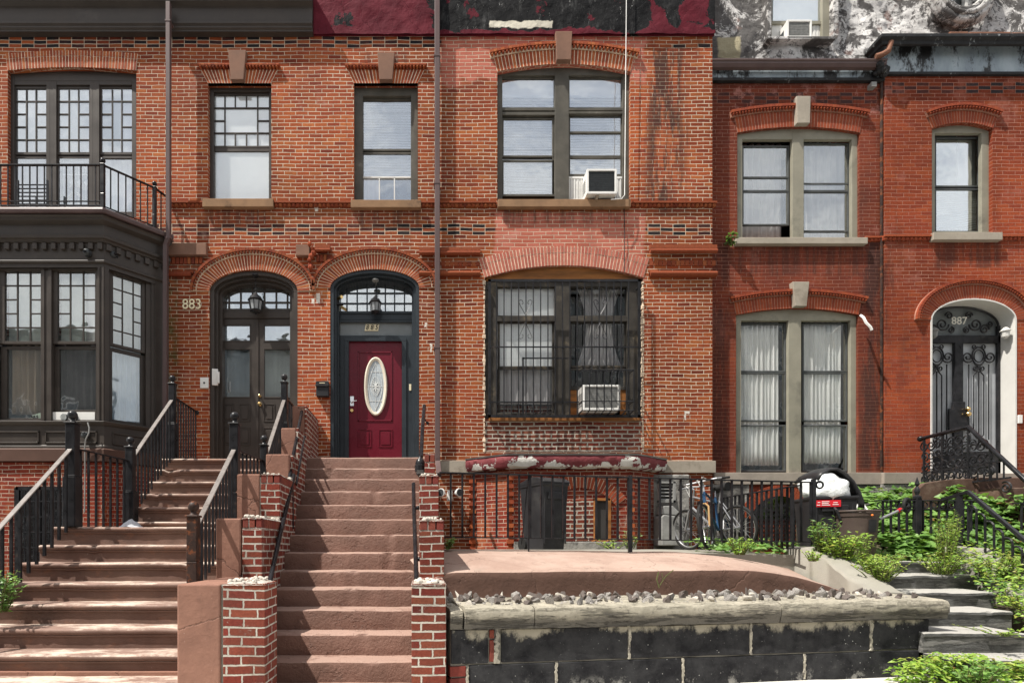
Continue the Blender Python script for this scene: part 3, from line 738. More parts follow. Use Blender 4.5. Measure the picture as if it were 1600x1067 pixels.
def shade(rect, d, label, mat=None, name='roller_shade', cat='shade', group=None):
    x0, y0, x1, y1 = rect; mb = MB(); mb.pbox(x0, y0, x1, y1, d, .004)
    mb.tube([(X(x0, d), d+.02, Z(y0, d)), (X(x1, d), d+.02, Z(y0, d))], .02, 10)
    mb.tube([(X(x0, d), d, Z(y1, d)), (X(x1, d), d, Z(y1, d))], .01, 8)
    return solo(name, mb, mat or M_SHADE, label, cat, group=group)
def room(parent, x0, y0, x1, y1, d, depth=1.3, mat=None):
    """dark lining of the room behind an opening"""
    mb = MB(); a, b, c, e = X(x0, d), X(x1, d), Z(y1, d), Z(y0, d); f, g = d, d+depth
    mb.poly([(a,g,c),(b,g,c),(b,g,e),(a,g,e)]); mb.poly([(a,f,c),(a,g,c),(a,g,e),(a,f,e)]); mb.poly([(b,f,c),(b,g,c),(b,g,e),(b,f,e)])
    mb.poly([(a,f,c),(b,f,c),(b,g,c),(a,g,c)]); mb.poly([(a,f,e),(b,f,e),(b,g,e),(a,g,e)])
    return part('room_lining', mb, mat or M_DARK, parent, fixn=False)
# ------------------------------------------------------------ ground
GZ = 0.0; D = 10.0; D3 = 10.2
mb = MB(); mb.box(-400, 400, 11.5, 400, -.5, .05)
mb.box(-400, 400, -400, -7.2, -.5, .02); struct('ground', mb, M_ROAD)
mb = MB(); mb.box(-400, 400, -7.2, 2.2, -.4, -.12); struct('road', mb, M_ROAD)
mb = MB()
for i in range(-12, 16):
    for j in range(2): mb.box(i*1.5+.006, i*1.5+1.494, 2.4+j*1.6+.006, 2.4+j*1.6+1.594, -.3, .0)
mb.box(-18, 24, 2.2, 2.39, -.3, .004); mb.box(-18, 24, 2.39, 8.6, -.32, -.008)
struct('sidewalk', mb, M_WALK, bevel=.006, seg=1)
mb = MB(); L = [(.2, 6.9), (5.0, 7.62), (5.0, 10.3), (.2, 10.3)]
a = [mb.av((p[0], p[1], .2)) for p in L]; b = [mb.av((p[0], p[1], EYE-.03-.07*(p[1] < 9)*(p[0] > 1))) for p in L]
for i in range(4): mb.face((a[i], a[(i+1)%4], b[(i+1)%4], b[i]))
mb.face(b); mb.face(a); struct('areaway_floor', mb, M_CONC)
# garden soil terraces right of the steps and behind
mb = MB()
mb.box(5.0, 14, 7.75, 10.1, -.2, 1.10)
L = [(8.1, .9), (8.1, EYE-.10), (9.0, EYE+.20), (9.6, EYE+.42), (10.1, EYE+.5), (10.1, .9)]
mb.face([mb.av((6.55, y, z)) for y, z in L]); mb.face([mb.av((13, y, z)) for y, z in L])
for p, q in zip(L, L[1:]): mb.poly([(6.55, p[0], p[1]), (13, p[0], p[1]), (13, q[0], q[1]), (6.55, q[0], q[1])])
struct('garden_soil', mb, M_SOIL)
mb = MB(); mb.box(-12, -4.3, 5.2, 10.3, -.2, .25); struct('areaway_ground', mb, M_CONC)

def wp(px, py, d=D): return (X(px, d), Z(py, d))
def poly_px(L, d=D): return [wp(a, b, d) for a, b in L]
def open_seg(x0, x1, yb, ys, yt, d=D):
    return [(X(x0, d), Z(yb, d))] + arc_seg(X(x0, d), X(x1, d), Z(ys, d), Z(yt, d), n=24) + [(X(x1, d), Z(yb, d))]
def open_ell(x0, x1, zb, ys, yt, d=D):
    cx = (X(x0, d)+X(x1, d))/2; a = (X(x1, d)-X(x0, d))/2
    return [(cx-a, zb)] + arc_ell(cx, Z(ys, d), a, Z(yt, d)-Z(ys, d), 32) + [(cx+a, zb)]
def open_rect(x0, y0, x1, y1, d=D): return [wp(x0, y1, d), wp(x0, y0, d), wp(x1, y0, d), wp(x1, y1, d)]
FLOOR = EYE+1.351
TH = .32
# ================= house 883
H1 = thing('row_house', 'orange brick row house with brown trim, two-storey bay and number 883 by its double door', 'house', (-5.2, 10, 0))
XS = X(490, D)
mb = MB()
mb.wall([(-9.5, 0), (-9.5, Z(-80, D)), (XS, Z(-80, D)), (XS, 0)],
        [open_seg(12, 213, 340, 111, 106), open_rect(325, 131, 424, 316), open_ell(327, 465, FLOOR, 455, 422), open_rect(-150, 400, 225, 690)], D, TH)
part('wall', mb, M_BRICK, H1, fixn=False)
# ================= house 885
H2 = thing('row_house', 'orange brick house with a maroon door, peeling red frieze and barred ground-floor window', 'house', (1.5, 10, 0))
mb = MB()
XE = X(1113, D)
old = open_rect(757, 655, 1003, 706)
mb.wall([(XS, 0), (XS, Z(-80, D)), (XE, Z(-80, D)), (XE, 0)],
        [open_rect(553, 131, 653, 318), open_ell(516, 655, FLOOR, 450, 421), open_seg(777, 985, 316, 113, 101),
         open_seg(757, 1005, 706, 434, 415)], D, TH)
part('wall', mb, M_BRICK, H2, fixn=False)
mb = MB(); mb.box(X(757,D)-.02, X(1005,D)+.02, D+.018, D+.28, Z(707,D), Z(654,D)); part('brick_infill', mb, M_OLDB, H2)
# rough torn edges where the bay was removed
rg = rngof(5)
for side in (757, 1005):
    mb = MB(); z = Z(706, D)
    while z < Z(440, D):
        w = rg.uniform(.008, .035); h = rg.uniform(.02, .075)
        x = X(side, D); mb.box(x-w, x+w*.6, D-rg.uniform(.002, .012), D+.05, z, z+h); z += h*rg.uniform(.9, 1.5)
    part('mortar_scar', mb, M_MORT, H2, bevel=.006, seg=1)

# ================= house 887
H3 = thing('row_house', 'deep red brick row house with grey frames, weathered attic and 887 over an iron door', 'house', (8, 10.2, 0))
mb = MB(); XR = X(1378, D3)
mb.wall([(XE-.3, 0), (XE-.3, Z(100, D3)), (XR, Z(100, D3)), (XR, 0)],
        [open_seg(1152, 1343, 376, 208, 199, D3), open_seg(1150, 1341, 740, 492, 482, D3)], D3, TH)
D4 = 10.14
DOORZ = Z(741, D4)
mb.wall([(XR, 0), (XR, Z(75, D4)), (13.5, Z(75, D4)), (13.5, 0)],
        [open_seg(1456, 1551, 368, 201, 192, D4), open_ell(1454, 1587, DOORZ, 500, 467, D4)], D4, TH)
part('wall', mb, M_BRICK3, H3, fixn=False)
# party wall faces closing the houses (sides and roof) so no light leaks in
mb = MB(); mb.box(-9.5, 13.5, 11.8, 12, 0, Z(-85, D)); mb.box(-9.7, -9.5, 10, 12, 0, Z(-85, D)); mb.box(13.5, 13.7, 10.14, 12, 0, Z(-85, D))
mb.box(-9.5, 13.5, 10.34, 12, Z(-84, D), Z(-78, D)); part('rear_wall', mb, M_BASE, H2)

# ---- checks of string courses: projecting round bricks
def rope(parent, segs, y, d, h=.075, out=.05, n_per=.072, mat=M_VOUSD, name='string_course', cap=True):
    for x0, x1, yy in segs:
        mb = MB(); xa, xb = X(x0, d), X(x1, d); z = Z(yy, d); n = max(2, int((xb-xa)/n_per)); w = (xb-xa)/n
        if cap: mb.box(xa, xb, d-out-.012, d+.01, z+h*.35, z+h*.75)
        for i in range(n):
            c = xa+(i+.5)*w
            mb.lathe((c, d-out, z), [(.001, 0), (w*.30, .004), (w*.44, .016), (w*.44, out+.01)], 8, 'y')
        mb.box(xa, xb, d-out*.5, d+.01, z-h*.3, z+h*.34); part(name, mb, mat, parent)
rope(H1, [(267, 319, 322), (429, 489.5, 322)], 0, D)
rope(H2, [(490.5, 549, 322), (658, 775, 322), (985, 1118, 322)], 0, D, out=.045)
rope(H3, [(1350, 1376, 376)], 0, D3, mat=M_VOUS3, out=.04); rope(H3, [(1379, 1452, 374), (1560, 1660, 374)], 0, D4, mat=M_VOUS3, out=.04)
# impost mouldings by the doors
def impost(parent, x0, x1, y0, y1, d=D, mat=M_VOUSD, ret=False):
    mb = MB(); xa, xb = X(x0, d), X(x1, d); zt, zb = Z(y0, d), Z(y1, d); h = zt-zb
    mb.box(xa, xb, d-.06, d+.01, zt-h*.12, zt)
    pts = [(xa, d-.05, zt-h*.20), (xb, d-.05, zt-h*.20)]; mb.tube(pts, h*.07, 10)
    
    n = int((xb-xa)/.073); w = (xb-xa)/n
    for i in range(n): mb.box(xa+i*w+.006, xa+(i+1)*w-.006, d-.012-(i % 3)*.001, d+.01, zb+h*.38, zt-h*.46)
    mb.tube([(xa, d-.035, zb+h*.09), (xb, d-.035, zb+h*.09)], h*.085, 10); mb.box(xa, xb, d-.035, d+.01, zb, zb+h*.16)
    return part('impost_moulding', mb, mat, parent)
impost(H2, 655, 750, 389, 433); impost(H2, 1014, 1118, 385, 434)
mb = MB(); mb.box(X(263,D), X(325,D), D-.09, D+.01, Z(402,D), Z(384,D)); part('impost_stone', mb, M_BSTONE, H1, bevel=.006)
mb = MB(); mb.box(X(464,D), X(485,D), D-.09, D+.01, Z(403,D), Z(386,D)); part('impost_stone', mb, M_BSTONE, H1, bevel=.006)
mb = MB()
for i in range(9): mb.box(X(264+i*6,D), X(268.8+i*6,D), D-.03, D+.01, Z(413,D), Z(403,D))
mb.box(X(262,D), X(303,D), D-.03, D+.01, Z(428,D), Z(425,D)); mb.tube([(X(262,D), D-.03, Z(430,D)), (X(300,D), D-.03, Z(430,D))], .035, 8)
part('impost_moulding', mb, M_VOUSD, H1)
mb = MB(); mb.box(X(494,D), X(517,D), D-.10, D+.01, Z(393,D), Z(387,D)); mb.tube([(X(494,D), D-.09, Z(395,D)), (X(517,D), D-.09, Z(395,D))], .025, 8)
for i in range(4): mb.box(X(495+i*5.5,D), X(499.5+i*5.5,D), D-.03, D+.01, Z(410,D), Z(399,D))
part('impost_moulding', mb, M_VOUSD, H2)
# broken corbel end between the two doors
mb = MB(); rg = rngof(8)
for k in range(7):
    c = (X(487+rg.uniform(-3, 4), D), D-.05-rg.uniform(0, .05), Z(386+k*6, D)); r = rg.uniform(.035, .06)
    mb.ball(c, r, 6, 1.1)
part('broken_corbel', mb, M_VOUS3, H1)

# ---- arches
def arch_seg(parent, x0, x1, ys, yt, d, h1, h2=None, key=None, n=36, mat=M_VOUS, hood=True, beads=46, keymat=M_BSTONE, proud=.012, mm=M_MORT, two=False):
    xa, xb, zs, zt = X(x0, d), X(x1, d), Z(ys, d), Z(yt, d); s = d/F
    a = arc_seg(xa, xb, zs, zt, 0); b = arc_seg(xa, xb, zs, zt, h1*s)
    skip = None
    if key:
        w = (x1-x0); skip = ((key[0]-x0)/w, (key[1]-x0)/w)
    mb = MB(); rg = rngof(int(x0)); voussoirs(mb, a, b, d-proud, d+.06, n, .13, None, .002, rg)
    if two:
        b2 = arc_seg(xa, xb, zs, zt, (h1+two)*s); voussoirs(mb, arc_seg(xa, xb, zs, zt, h1*s+.008), b2, d-proud-.002, d+.05, n, .13, None, .002, rg); b = b2
    o = part('arch', mb, mat, parent, fixn=True)
    mb = MB(); band(mb, a, b, d-proud+.003, d+.05); part('arch_mortar', mb, mm, o)
    if h2:
        c = arc_seg(xa, xb, zs, zt, (h1+h2)*s, ext=.012); b_ = arc_seg(xa, xb, zs, zt, h1*s+.004, ext=.012)
        mb = MB(); strip_hood(mb, b_, c, d-.075, d+.01, beads); part('hood_mould', mb, mat, o)
        mb = MB(); band(mb, b_, c, d-.03, d+.02); part('hood_mortar', mb, mm, o)
    if key:
        mb = MB(); k0, k1, ky0, ky1, fl = key
        mb.prism([wp(k0+fl, ky1, d), wp(k0, ky0, d), wp(k1, ky0, d), wp(k1-fl, ky1, d)], d-.10, d+.03)
        part('keystone', mb, keymat, parent, bevel=.008)
    return o
arch_seg(H1, 12, 213, 111, 106, D, 17, None, None, 42, two=9)
arch_seg(H2, 777, 985, 113, 101, D, 22, 9, (866, 892, 57, 101, 2), 40, beads=40)
arch_seg(H2, 757, 1005, 434, 415, D, 19, None, None, 50, mat=M_VSAL, two=11)
arch_seg(H3, 1152, 1343, 208, 199, D3, 24, 9, (1239, 1261, 157, 199, 1), 40, M_VOUS3, beads=44, keymat=M_LIME, mm=M_MORT3)
arch_seg(H3, 1150, 1341, 492, 482, D3, 19, 9, (1233, 1259, 444, 482, 4), 44, M_VOUS3, beads=46, keymat=M_LIME, mm=M_MORT3)
arch_seg(H3, 1456, 1551, 201, 192, D4, 18, 9, None, 24, M_VOUS3, beads=24, mm=M_MORT3)
def arch_ell(parent, x0, x1, ys, yt, d, n=44, mat=M_VOUS, h1=(19, 23), h2=(28, 32), beads=48, mm=M_MORT):
    cx = (X(x0, d)+X(x1, d))/2; a = (X(x1, d)-X(x0, d))/2; b = Z(yt, d)-Z(ys, d); s = d/F; zs = Z(ys, d)
    A = arc_ell(cx, zs, a, b); B = arc_ell(cx, zs, a+h1[0]*s, b+h1[1]*s); C = arc_ell(cx, zs, a+h2[0]*s, b+h2[1]*s)
    B_ = arc_ell(cx, zs, a+h1[0]*s+.004, b+h1[1]*s+.004)
    mb = MB(); voussoirs(mb, A, B, d-.014, d+.06, n, .13, None, .002, rngof(3)); o = part('arch', mb, mat, parent)
    mb = MB(); band(mb, A, B, d-.011, d+.05); part('arch_mortar', mb, mm, o)
    mb = MB(); strip_hood(mb, B_, C, d-.075, d+.01, beads); part('hood_mould', mb, M_VOUSD if mat is M_VOUS else mat, o)
    mb = MB(); band(mb, B_, C, d-.03, d+.02); part('hood_mortar', mb, mm, o)
arch_ell(H1, 327, 465, 455, 422, D); arch_ell(H2, 516, 655, 450, 421, D); arch_ell(H3, 1454, 1587, 500, 467, D4, 46, M_VOUS3, (17, 21), (26, 30), 56, M_MORT3)
def arch_flat(parent, x0, x1, yb, yt, sp, key, d=D):
    mb = MB()
    a = [wp(x0+(x1-x0)*i/20, yb, d) for i in range(21)]; b = [wp(x0-sp+(x1-x0+2*sp)*i/20, yt, d) for i in range(21)]
    c0 = [wp(x0-sp-1+(x1-x0+2*sp+2)*i/20, yt-.3, d) for i in range(21)]; c = [wp(x0-sp-4+(x1-x0+2*sp+8)*i/20, yt-6, d) for i in range(21)]
    w = x1-x0+2*sp; skip = ((key[0]-x0+sp)/w, (key[1]-x0+sp)/w)
    voussoirs(mb, a, b, d-.012, d+.06, 22, .13, None, .002, rngof(9)); o = part('arch', mb, M_VOUS, parent)
    mb = MB(); band(mb, a, b, d-.009, d+.05); part('arch_mortar', mb, M_MORT, o)
    mb = MB(); strip_hood(mb, c0, c, d-.07, d+.01, 24); part('hood_mould', mb, M_VOUS, o)
    mb = MB(); k0, k1, ky0, ky1, fl = key
    mb.prism([wp(k0+fl, ky1, d), wp(k0, ky0, d), wp(k1, ky0, d), wp(k1-fl, ky1, d)], d-.09, d+.03); part('keystone', mb, M_BSTONE, parent, bevel=.008)
arch_flat(H1, 325, 423, 131, 110, 11, (359, 387, 85, 131, 4)); arch_flat(H2, 553, 653, 131, 110, 10, (590, 617, 89, 131, 3.5))
# sills
def sill(parent, x0, x1, y0, y1, d, mat, out=.09):
    mb = MB(); mb.box(X(x0,d), X(x1,d), d-out, d+.12, Z(y1,d), Z(y0,d)); part('sill', mb, mat, parent, bevel=.008)
sill(H1, 319, 429, 315, 328, D, M_SILL); sill(H2, 549, 658, 317, 329, D, M_SILL); sill(H2, 777, 983, 316, 328, D, M_SILL)
sill(H3, 1146, 1350, 375, 385, D3, M_LIME); sill(H3, 1452, 1559, 367, 379, D4, M_LIME)
sill(H2, 764, 1000, 651, 658, D, M_WOODOR, .03)
# stone water table of 885 and 887
for x0, x1 in ((683.5, 733), (1028, 1116)):
    mb = MB(); mb.box(X(x0,D), X(x1,D), D-.06, D+.02, Z(739,D), Z(720.5,D)); part('base_course', mb, M_LIME, H2, bevel=.006)
mb = MB(); mb.box(X(1114,D3), X(1378,D3), D3-.05, D3+.02, Z(757,D3), Z(738.5,D3)); mb.box(X(1378,D4), X(1452,D4), D4-.05, D4+.02, Z(756,D4), Z(738.5,D4))
mb.box(X(1452,D4), X(1600,D4), D4-.12, D4+.30, Z(756,D4), Z(740.5,D4)); mb.box(X(1600,D4), 13.4, D4-.05, D4+.02, Z(756,D4), Z(738.5,D4))
part('base_course', mb, simple('base_course_grey', (.30,.26,.22), .92, .15, 3, .6, 60, .004, dirt=(.13,.11,.095), dsc=1.5, dlo=.5, dhi=.7), H3, bevel=.006)
mb = MB(); mb.box(X(1116,D3), X(1169,D3), D3-.03, D3+.02, 1, Z(757.5,D3)); mb.box(X(1255,D3), X(1376,D3), D3-.03, D3+.02, 1, Z(757.5,D3)); mb.box(X(1376.5,D4), 13.3, D4-.031, D4+.02, 1, Z(756.5,D4))
part('rubble_foundation', mb, M_FOUND, H3)
# basement brick arch of 887 with black window grille
s3 = D3/F
mb = MB(); a = arc_seg(X(1170,D3), X(1262,D3), Z(835,D3), Z(775,D3), 0); b = arc_seg(X(1170,D3), X(1262,D3), Z(835,D3), Z(775,D3), 17*s3)
voussoirs(mb, a, b, D3-.045, D3+.02, 40, .06); part('arch', mb, M_VOUS3, H3)
mb = MB(); mb.prism([(p[0], p[1]) for p in a], D3-.028, D3+.01); bw = part('basement_window', mb, M_GLASSD, H3)
mb = MB()
for k in range(14): mb.pbox(1186+k*5, 786, 1187.6+k*5, 850, D3-.034, .006)
for k in range(9): mb.pbox(1185, 790+k*7, 1256, 791.6+k*7, D3-.042, .006)
part('grille', mb, M_BLACKIRON, bw)

# ---- frieze of 885
mb = MB(); g = 90; nx = 200; nz = 26
x0, x1, z0, z1 = X(490.5,D), X(1113,D)+.02, Z(57.5,D), Z(-30,D)
gr = []
for j in range(nz+1):
    row = []
    for i in range(nx+1):
        x = x0+(x1-x0)*i/nx; z = z0+(z1-z0)*j/nz
        y = D-.055-.02*mnoise.fractal(Vector((x*2.2, z*2.2, 3)), 1, 2, 5)
        if j == 0: z += .012*mnoise.noise(Vector((x*4, 0, 0)))
        row.append(mb.av((x, y, z)))
    gr.append(row)
for j in range(nz):
    for i in range(nx): mb.face((gr[j][i], gr[j][i+1], gr[j+1][i+1], gr[j+1][i]))
mb.box(x0, x1, D-.03, D+.005, z0+.001, z1)
part('frieze', mb, M_FRIEZE, H2)
# ---- cornice of 883 (painted boards and mouldings)
path = [(-9.5, D), (XS-.05, D), ]
def prof_sweep(parent, name, path, segs, mat, **kw):
    """segs: list of (out0,out1,zlo,zhi) boards"""
    mb = MB()
    for o0, zlo, zhi in segs: mb.sweep(path, [(-.01, zlo), (o0, zlo), (o0, zhi), (-.01, zhi)])
    return part(name, mb, mat, parent, **kw)
zz = lambda y: Z(y, 9.88)
mb = MB()
mb.sweep([(-9.5, D), (XS, D)], [(-.01, zz(49)), (.10, zz(48)), (.10, zz(45.5)), (.125, zz(44)), (.125, zz(41.5)), (.15, zz(39)), (.15, zz(36)), (.115, zz(35)), (.115, zz(13)), (.13, zz(11)), (.19, zz(8)), (.19, zz(6)), (.24, zz(3)), (.24, zz(0)), (.30, zz(-8)), (.30, zz(-16)), (-.01, zz(-16))])
part('cornice', mb, M_BROWN, H1, bevel=.003, seg=1)

# ---- attic of 887
mb = MB(); x0, x1, z0, z1 = XE-.02, 13.4, Z(97,10.3), Z(-60,10.3)
ox0, ox1, oz0 = X(1197,10.3), X(1300,10.3), Z(62,10.3)
nx, nz = 260, 60; gr = []
def attic_y(x, z):
    return 10.27 - .05*mnoise.fractal(Vector((x*1.6, z*1.6, 1)), 1, 2.1, 6) - .03*abs(mnoise.fractal(Vector((x*5, z*5, 4)), 1, 2.1, 4)) + .10*(z-Z(97,10.3))
for j in range(nz+1):
    gr.append([mb.av((x0+(x1-x0)*i/nx, attic_y(x0+(x1-x0)*i/nx, z0+(z1-z0)*j/nz), z0+(z1-z0)*j/nz)) for i in range(nx+1)])
ecx, ecz, ea, eb = X(1497,10.3), Z(-13,10.3), 46*10.3/F, 53*10.3/F
for j in range(nz):
    for i in range(nx):
        cx = x0+(x1-x0)*(i+.5)/nx; cz = z0+(z1-z0)*(j+.5)/nz
        if ox0 < cx < ox1 and cz > oz0: continue
        if ((cx-ecx)/ea)**2+((cz-ecz)/eb)**2 < .8: continue
        mb.face((gr[j][i], gr[j][i+1], gr[j+1][i+1], gr[j+1][i]))
part('attic_wall', mb, M_ATTIC, H3, smooth=True)
mb = MB(); mb.box(ox0-.02, ox0+.05, 10.22, 10.45, oz0-.02, z1); mb.box(ox1-.04, ox1+.05, 10.2, 10.5, oz0-.02, z1)
part('dormer_cheek', mb, M_ATTIC, H3, bevel=.01)
w = window(H3, 10.25, [(1197, -60, 1206, 64), (1285, -60, 1300, 64), (1206, 61, 1285, 64)], [(1206, 33, 1286, 38)], [(1208, -60, 1283, 33)], mat=M_GREIGE, fin=.06, glass=M_GLASSH)
shade((1206, -60, 1286, 36), 10.50, 'pale shade behind the attic window over the brown gutter')
room(H3, 1195, -60, 1302, 64, 10.55)
sill(H3, 1196, 1302, 61.5, 66, 10.2, M_ATTIC, .06)
# oval dormer mouldings
mb = MB()
for (k, r, yy) in ((1.0, .07, 10.20), (.86, .05, 10.15), (.74, .06, 10.2), (1.1, .04, 10.24)):
    pts = [(ecx+ea*k*cos(t*2*pi/48), yy+.02*mnoise.noise(Vector((t*.5, k*9, 0))), ecz+eb*k*sin(t*2*pi/48)) for t in range(49)]
    mb.tube(pts, [r*(1+.25*mnoise.noise(Vector((t*.7, k*5, 2)))) for t in range(49)], 10, cap=False)
part('oval_moulding', mb, M_ATTIC, H3, smooth=True)
mb = MB(); pts = [(ecx+ea*.8*cos(t*2*pi/40), ecz+eb*.8*sin(t*2*pi/40)) for t in range(40)]
mb.wall(pts, [open_rect(1476, -60, 1512, 25, 10.3)[:1]+open_rect(1476, -40, 1512, 25, 10.3)[1:]], 10.30, .05)
part('oval_panel', mb, M_ATTIC, H3, fixn=False)
w = window(H3, 10.28, [(1474, -50, 1478, 27), (1508, -50, 1513, 27), (1474, 23, 1513, 28)], [], [(1478, -50, 1508, 23)], mat=M_WHITEP, fin=.0, glass=M_GLASSH)
mb = MB(); mb.pbox(1470, -60, 1518, 30, 10.6, .02); part('room_lining', mb, M_DARK, H3)
# gutters / fascias
mb = MB(); mb.sweep([(XE-.02, D3), (X(1376, D3), D3)], [(-.01, Z(129,D3)), (.05, Z(128,D3)), (.05, Z(102,D3)), (-.01, Z(102,D3))]); part('fascia', mb, M_ZINC, H3)
mb = MB(); mb.box(XE-.02, X(1378,D3), D3-.07, D3+.01, Z(131,D3), Z(126,D3)); part('drip_board', mb, M_BLACKTAR, H3, bevel=.01)
dg = 10.02
mb = MB(); mb.sweep([(XE+.0, dg+.1), (X(1386, dg), dg+.1)], [(0, Z(103,dg)), (.07, Z(103,dg)), (.10, Z(99,dg)), (.10, Z(96,dg)), (.12, Z(95,dg)), (.12, Z(93.2,dg)), (0, Z(93.2,dg))]); part('gutter', mb, M_PIPE, H3)
d5 = D4
mb = MB(); mb.sweep([(XR, d5+.2), (XR, d5), (13.45, d5)], [(-.01, Z(118,d5)), (.03, Z(118,d5)), (.03, Z(70,d5)), (-.01, Z(70,d5))]); part('fascia', mb, M_ZINC, H3)
mb = MB(); mb.sweep([(XR, d5+.2), (XR, d5), (13.45, d5)], [(-.01, Z(120,d5)), (.05, Z(120,d5)), (.05, Z(115.5,d5)), (-.01, Z(115.5,d5))])
dd = 9.9
mb.sweep([(XR, d5+.2), (XR, d5), (13.45, d5)], [(-.01, Z(71,d5)), (.06, Z(71,d5)), (.16, Z(67,dd)), (.20, Z(66,dd)), (.20, Z(61,dd)), (.25, Z(58,dd)), (.25, Z(53,dd)), (-.01, Z(50,dd))])
part('cornice_ledge', mb, M_BLACKTAR, H3, bevel=.008)
mb = MB(); rg = rngof(31)
x = XR+.05
while x < 13:
    l = rg.uniform(.15, .9); mb.box(x, x+l, d5-.22, d5+.15, Z(53,dd)+.004, Z(53,dd)+rg.uniform(.02, .07)); x += l+rg.uniform(.0, .15)
part('flashing', mb, M_COPPER, H3, bevel=.01)
mb = MB(); mb.tube([P(1392, 66, 9.95), P(1388, 80, 9.95), P(1378, 86, 9.97), P(1368, 89, 10.0)], .045, 10)
solo('gutter_spout', mb, M_COPPER, 'short bent copper spout dripping from the black ledge into the brown gutter', 'gutter spout', smooth=True)
mb = MB(); rg = rngof(2)
for k in range(26): mb.ball((X(1366+rg.uniform(-6, 9),D3), D3-.12+rg.uniform(-.05, .1), Z(110+rg.uniform(-8, 16),D3)), rg.uniform(.03, .07), 7)
part('rotten_bracket', mb, M_BLACKTAR, H3)
mb = MB(); mb.pbox(1362, 128, 1370, 135, D3-.1, .1); part('bracket_foot', mb, M_GREYMET, H3)
mb = MB(); mb.tube([(X(1375,D3), D3-.03, Z(130,D3)), (X(1375,D3), D3-.03, Z(737,D3))], .022, 8)
solo('downpipe', mb, M_IRONRUST, 'thin sooty pipe in the corner between the two window bays of the deep red house', 'downpipe', group='downpipes on the fronts')

# ================= windows of 883
G = 'windows'
O = 10
# W1 triple window with leaded lights
latt = []
def lattice(xs, ys, mid_only=True, w=1.6):
    """three columns xs=[(a,b)..], five rows; the middle column has one tall pane for rows 2-4"""
    out = []; x_l, x_r = xs[0][0], xs[-1][1]
    for a, b in zip(xs, xs[1:]): out.append(((a[1]+b[0])/2-w/2, ys[0][0], (a[1]+b[0])/2+w/2, ys[-1][1]))
    for j in range(len(ys)-1):
        y = (ys[j][1]+ys[j+1][0])/2
        cols = [0, 2] if j in (1, 2) and mid_only else [0, 1, 2]
        for c in cols: out.append((xs[c][0]-1, y-w/2, xs[c][1]+1, y+w/2))
    return out
R5 = [(140,157),(160,177),(180,197),(200,217),(220,237)]
C1 = [[(26,40),(42,55),(57,71)], [(93,106),(109,121),(124,138)], [(160,174),(176,189),(191,205)]]
bars = sum([lattice(c, R5) for c in C1], [])
panes = [(c[0][0]-1, 139, c[2][1]+1, 238) for c in C1] + [(c[0][0]-1, 248, c[2][1]+1, 331) for c in C1]
sash = sum([frame_around(p, 4) for p in panes], [])
W1 = window(H1, D, [(12, 105, 22, 340), (72, 127, 78, 340), (82, 127, 88, 340), (77, 127, 83, 340), (140, 127, 145, 340), (149, 127, 155, 340), (144, 127, 150, 340), (206, 105, 213, 340), (10, 104, 214, 127), (22, 127, 206, 133), (22, 331, 206, 340)],
       sash, panes, bars, M_BROWN, M_GLASSU)
room(H1, 10, 104, 215, 342, D+.31)
for i, (a, b) in enumerate(((24, 73), (91, 140))):
    mb = MB(); mb.pbox(a, 136, b, 240, D+.15, .003); part('obscured_glass', mb, M_MILK, W1)
mb = MB(); mb.pbox(158, 136, 189, 240, D+.15, .003); part('obscured_glass', mb, M_MILK, W1)
shade((190, 136, 207, 240), D+.17, 'narrow strip of white blind at the right of the leaded balcony window')
curtain((24, 246, 73, 332), D+.2, M_CURTG, 4, .02, 3, 'grey net behind the left light of the balcony window')
curtain((158, 246, 207, 332), D+.2, M_CURT, 3, .02, 4, 'white curtain behind the right light of the balcony window')
mb = MB(); mb.pbox(98, 252, 136, 332, D+.14, .006); lg = part('leaded_panel', mb, M_FROST, W1)
mb = MB(); cx = 117
for s in (-1, 1):
    for k, (yy, r) in enumerate(((322, 7), (308, 8), (294, 6))):
        pts = [(X(cx+s*(4+r*.7*(1+cos(t*.45+1.5))*(1-t*.03)), D+.13), D+.13, Z(yy-r*sin(t*.45)*(1-t*.03), D+.13)) for t in range(18)]
        mb.tube(pts, .010, 5)
for k in range(4): mb.tube([(X(100+k*11.5, D+.13), D+.13, Z(254,D)), (X(100+k*11.5,D+.13), D+.13, Z(331,D))], .006, 5)
mb.pbox(98, 272, 136, 273.5, D+.125, .01)
for k in (106, 117, 128): mb.prism([wp(k-4, 278), wp(k, 273), wp(k+4, 278), wp(k, 283)], D+.128, D+.136)
part('leaded_scrolls', mb, M_CAME, lg)
# W2 white window
b2 = [(350.5-.3, 150, 352, 228)]
bars = [(350.2, 150, 352, 228), (401.5, 150, 403.3, 228), (334, 168, 420, 169.8), (334, 207.2, 420, 209), (334, 188, 351, 189.7), (402.5, 188, 420, 189.7)]
for x in (366.5, 384): bars += [(x, 150, x+1.7, 169), (x, 208, x+1.7, 228)]
W2 = window(H1, D, [(325, 131, 334, 316), (421, 131, 424, 316), (325, 131, 424, 143), (325, 313, 424, 316)], frame_around((334, 149, 420, 228), 3)+frame_around((334, 237, 420, 314), 3)+[(331, 229, 423, 236)],
       [(334, 149, 420, 228), (334, 237, 420, 314)], bars, M_BROWN, M_GLASSC, fin=.09, sin_=.13)
shade((331, 140, 423, 315), D+.158, 'bright white shade filling the narrow leaded window over the double door')
room(H1, 323, 128, 426, 318, D+.31)
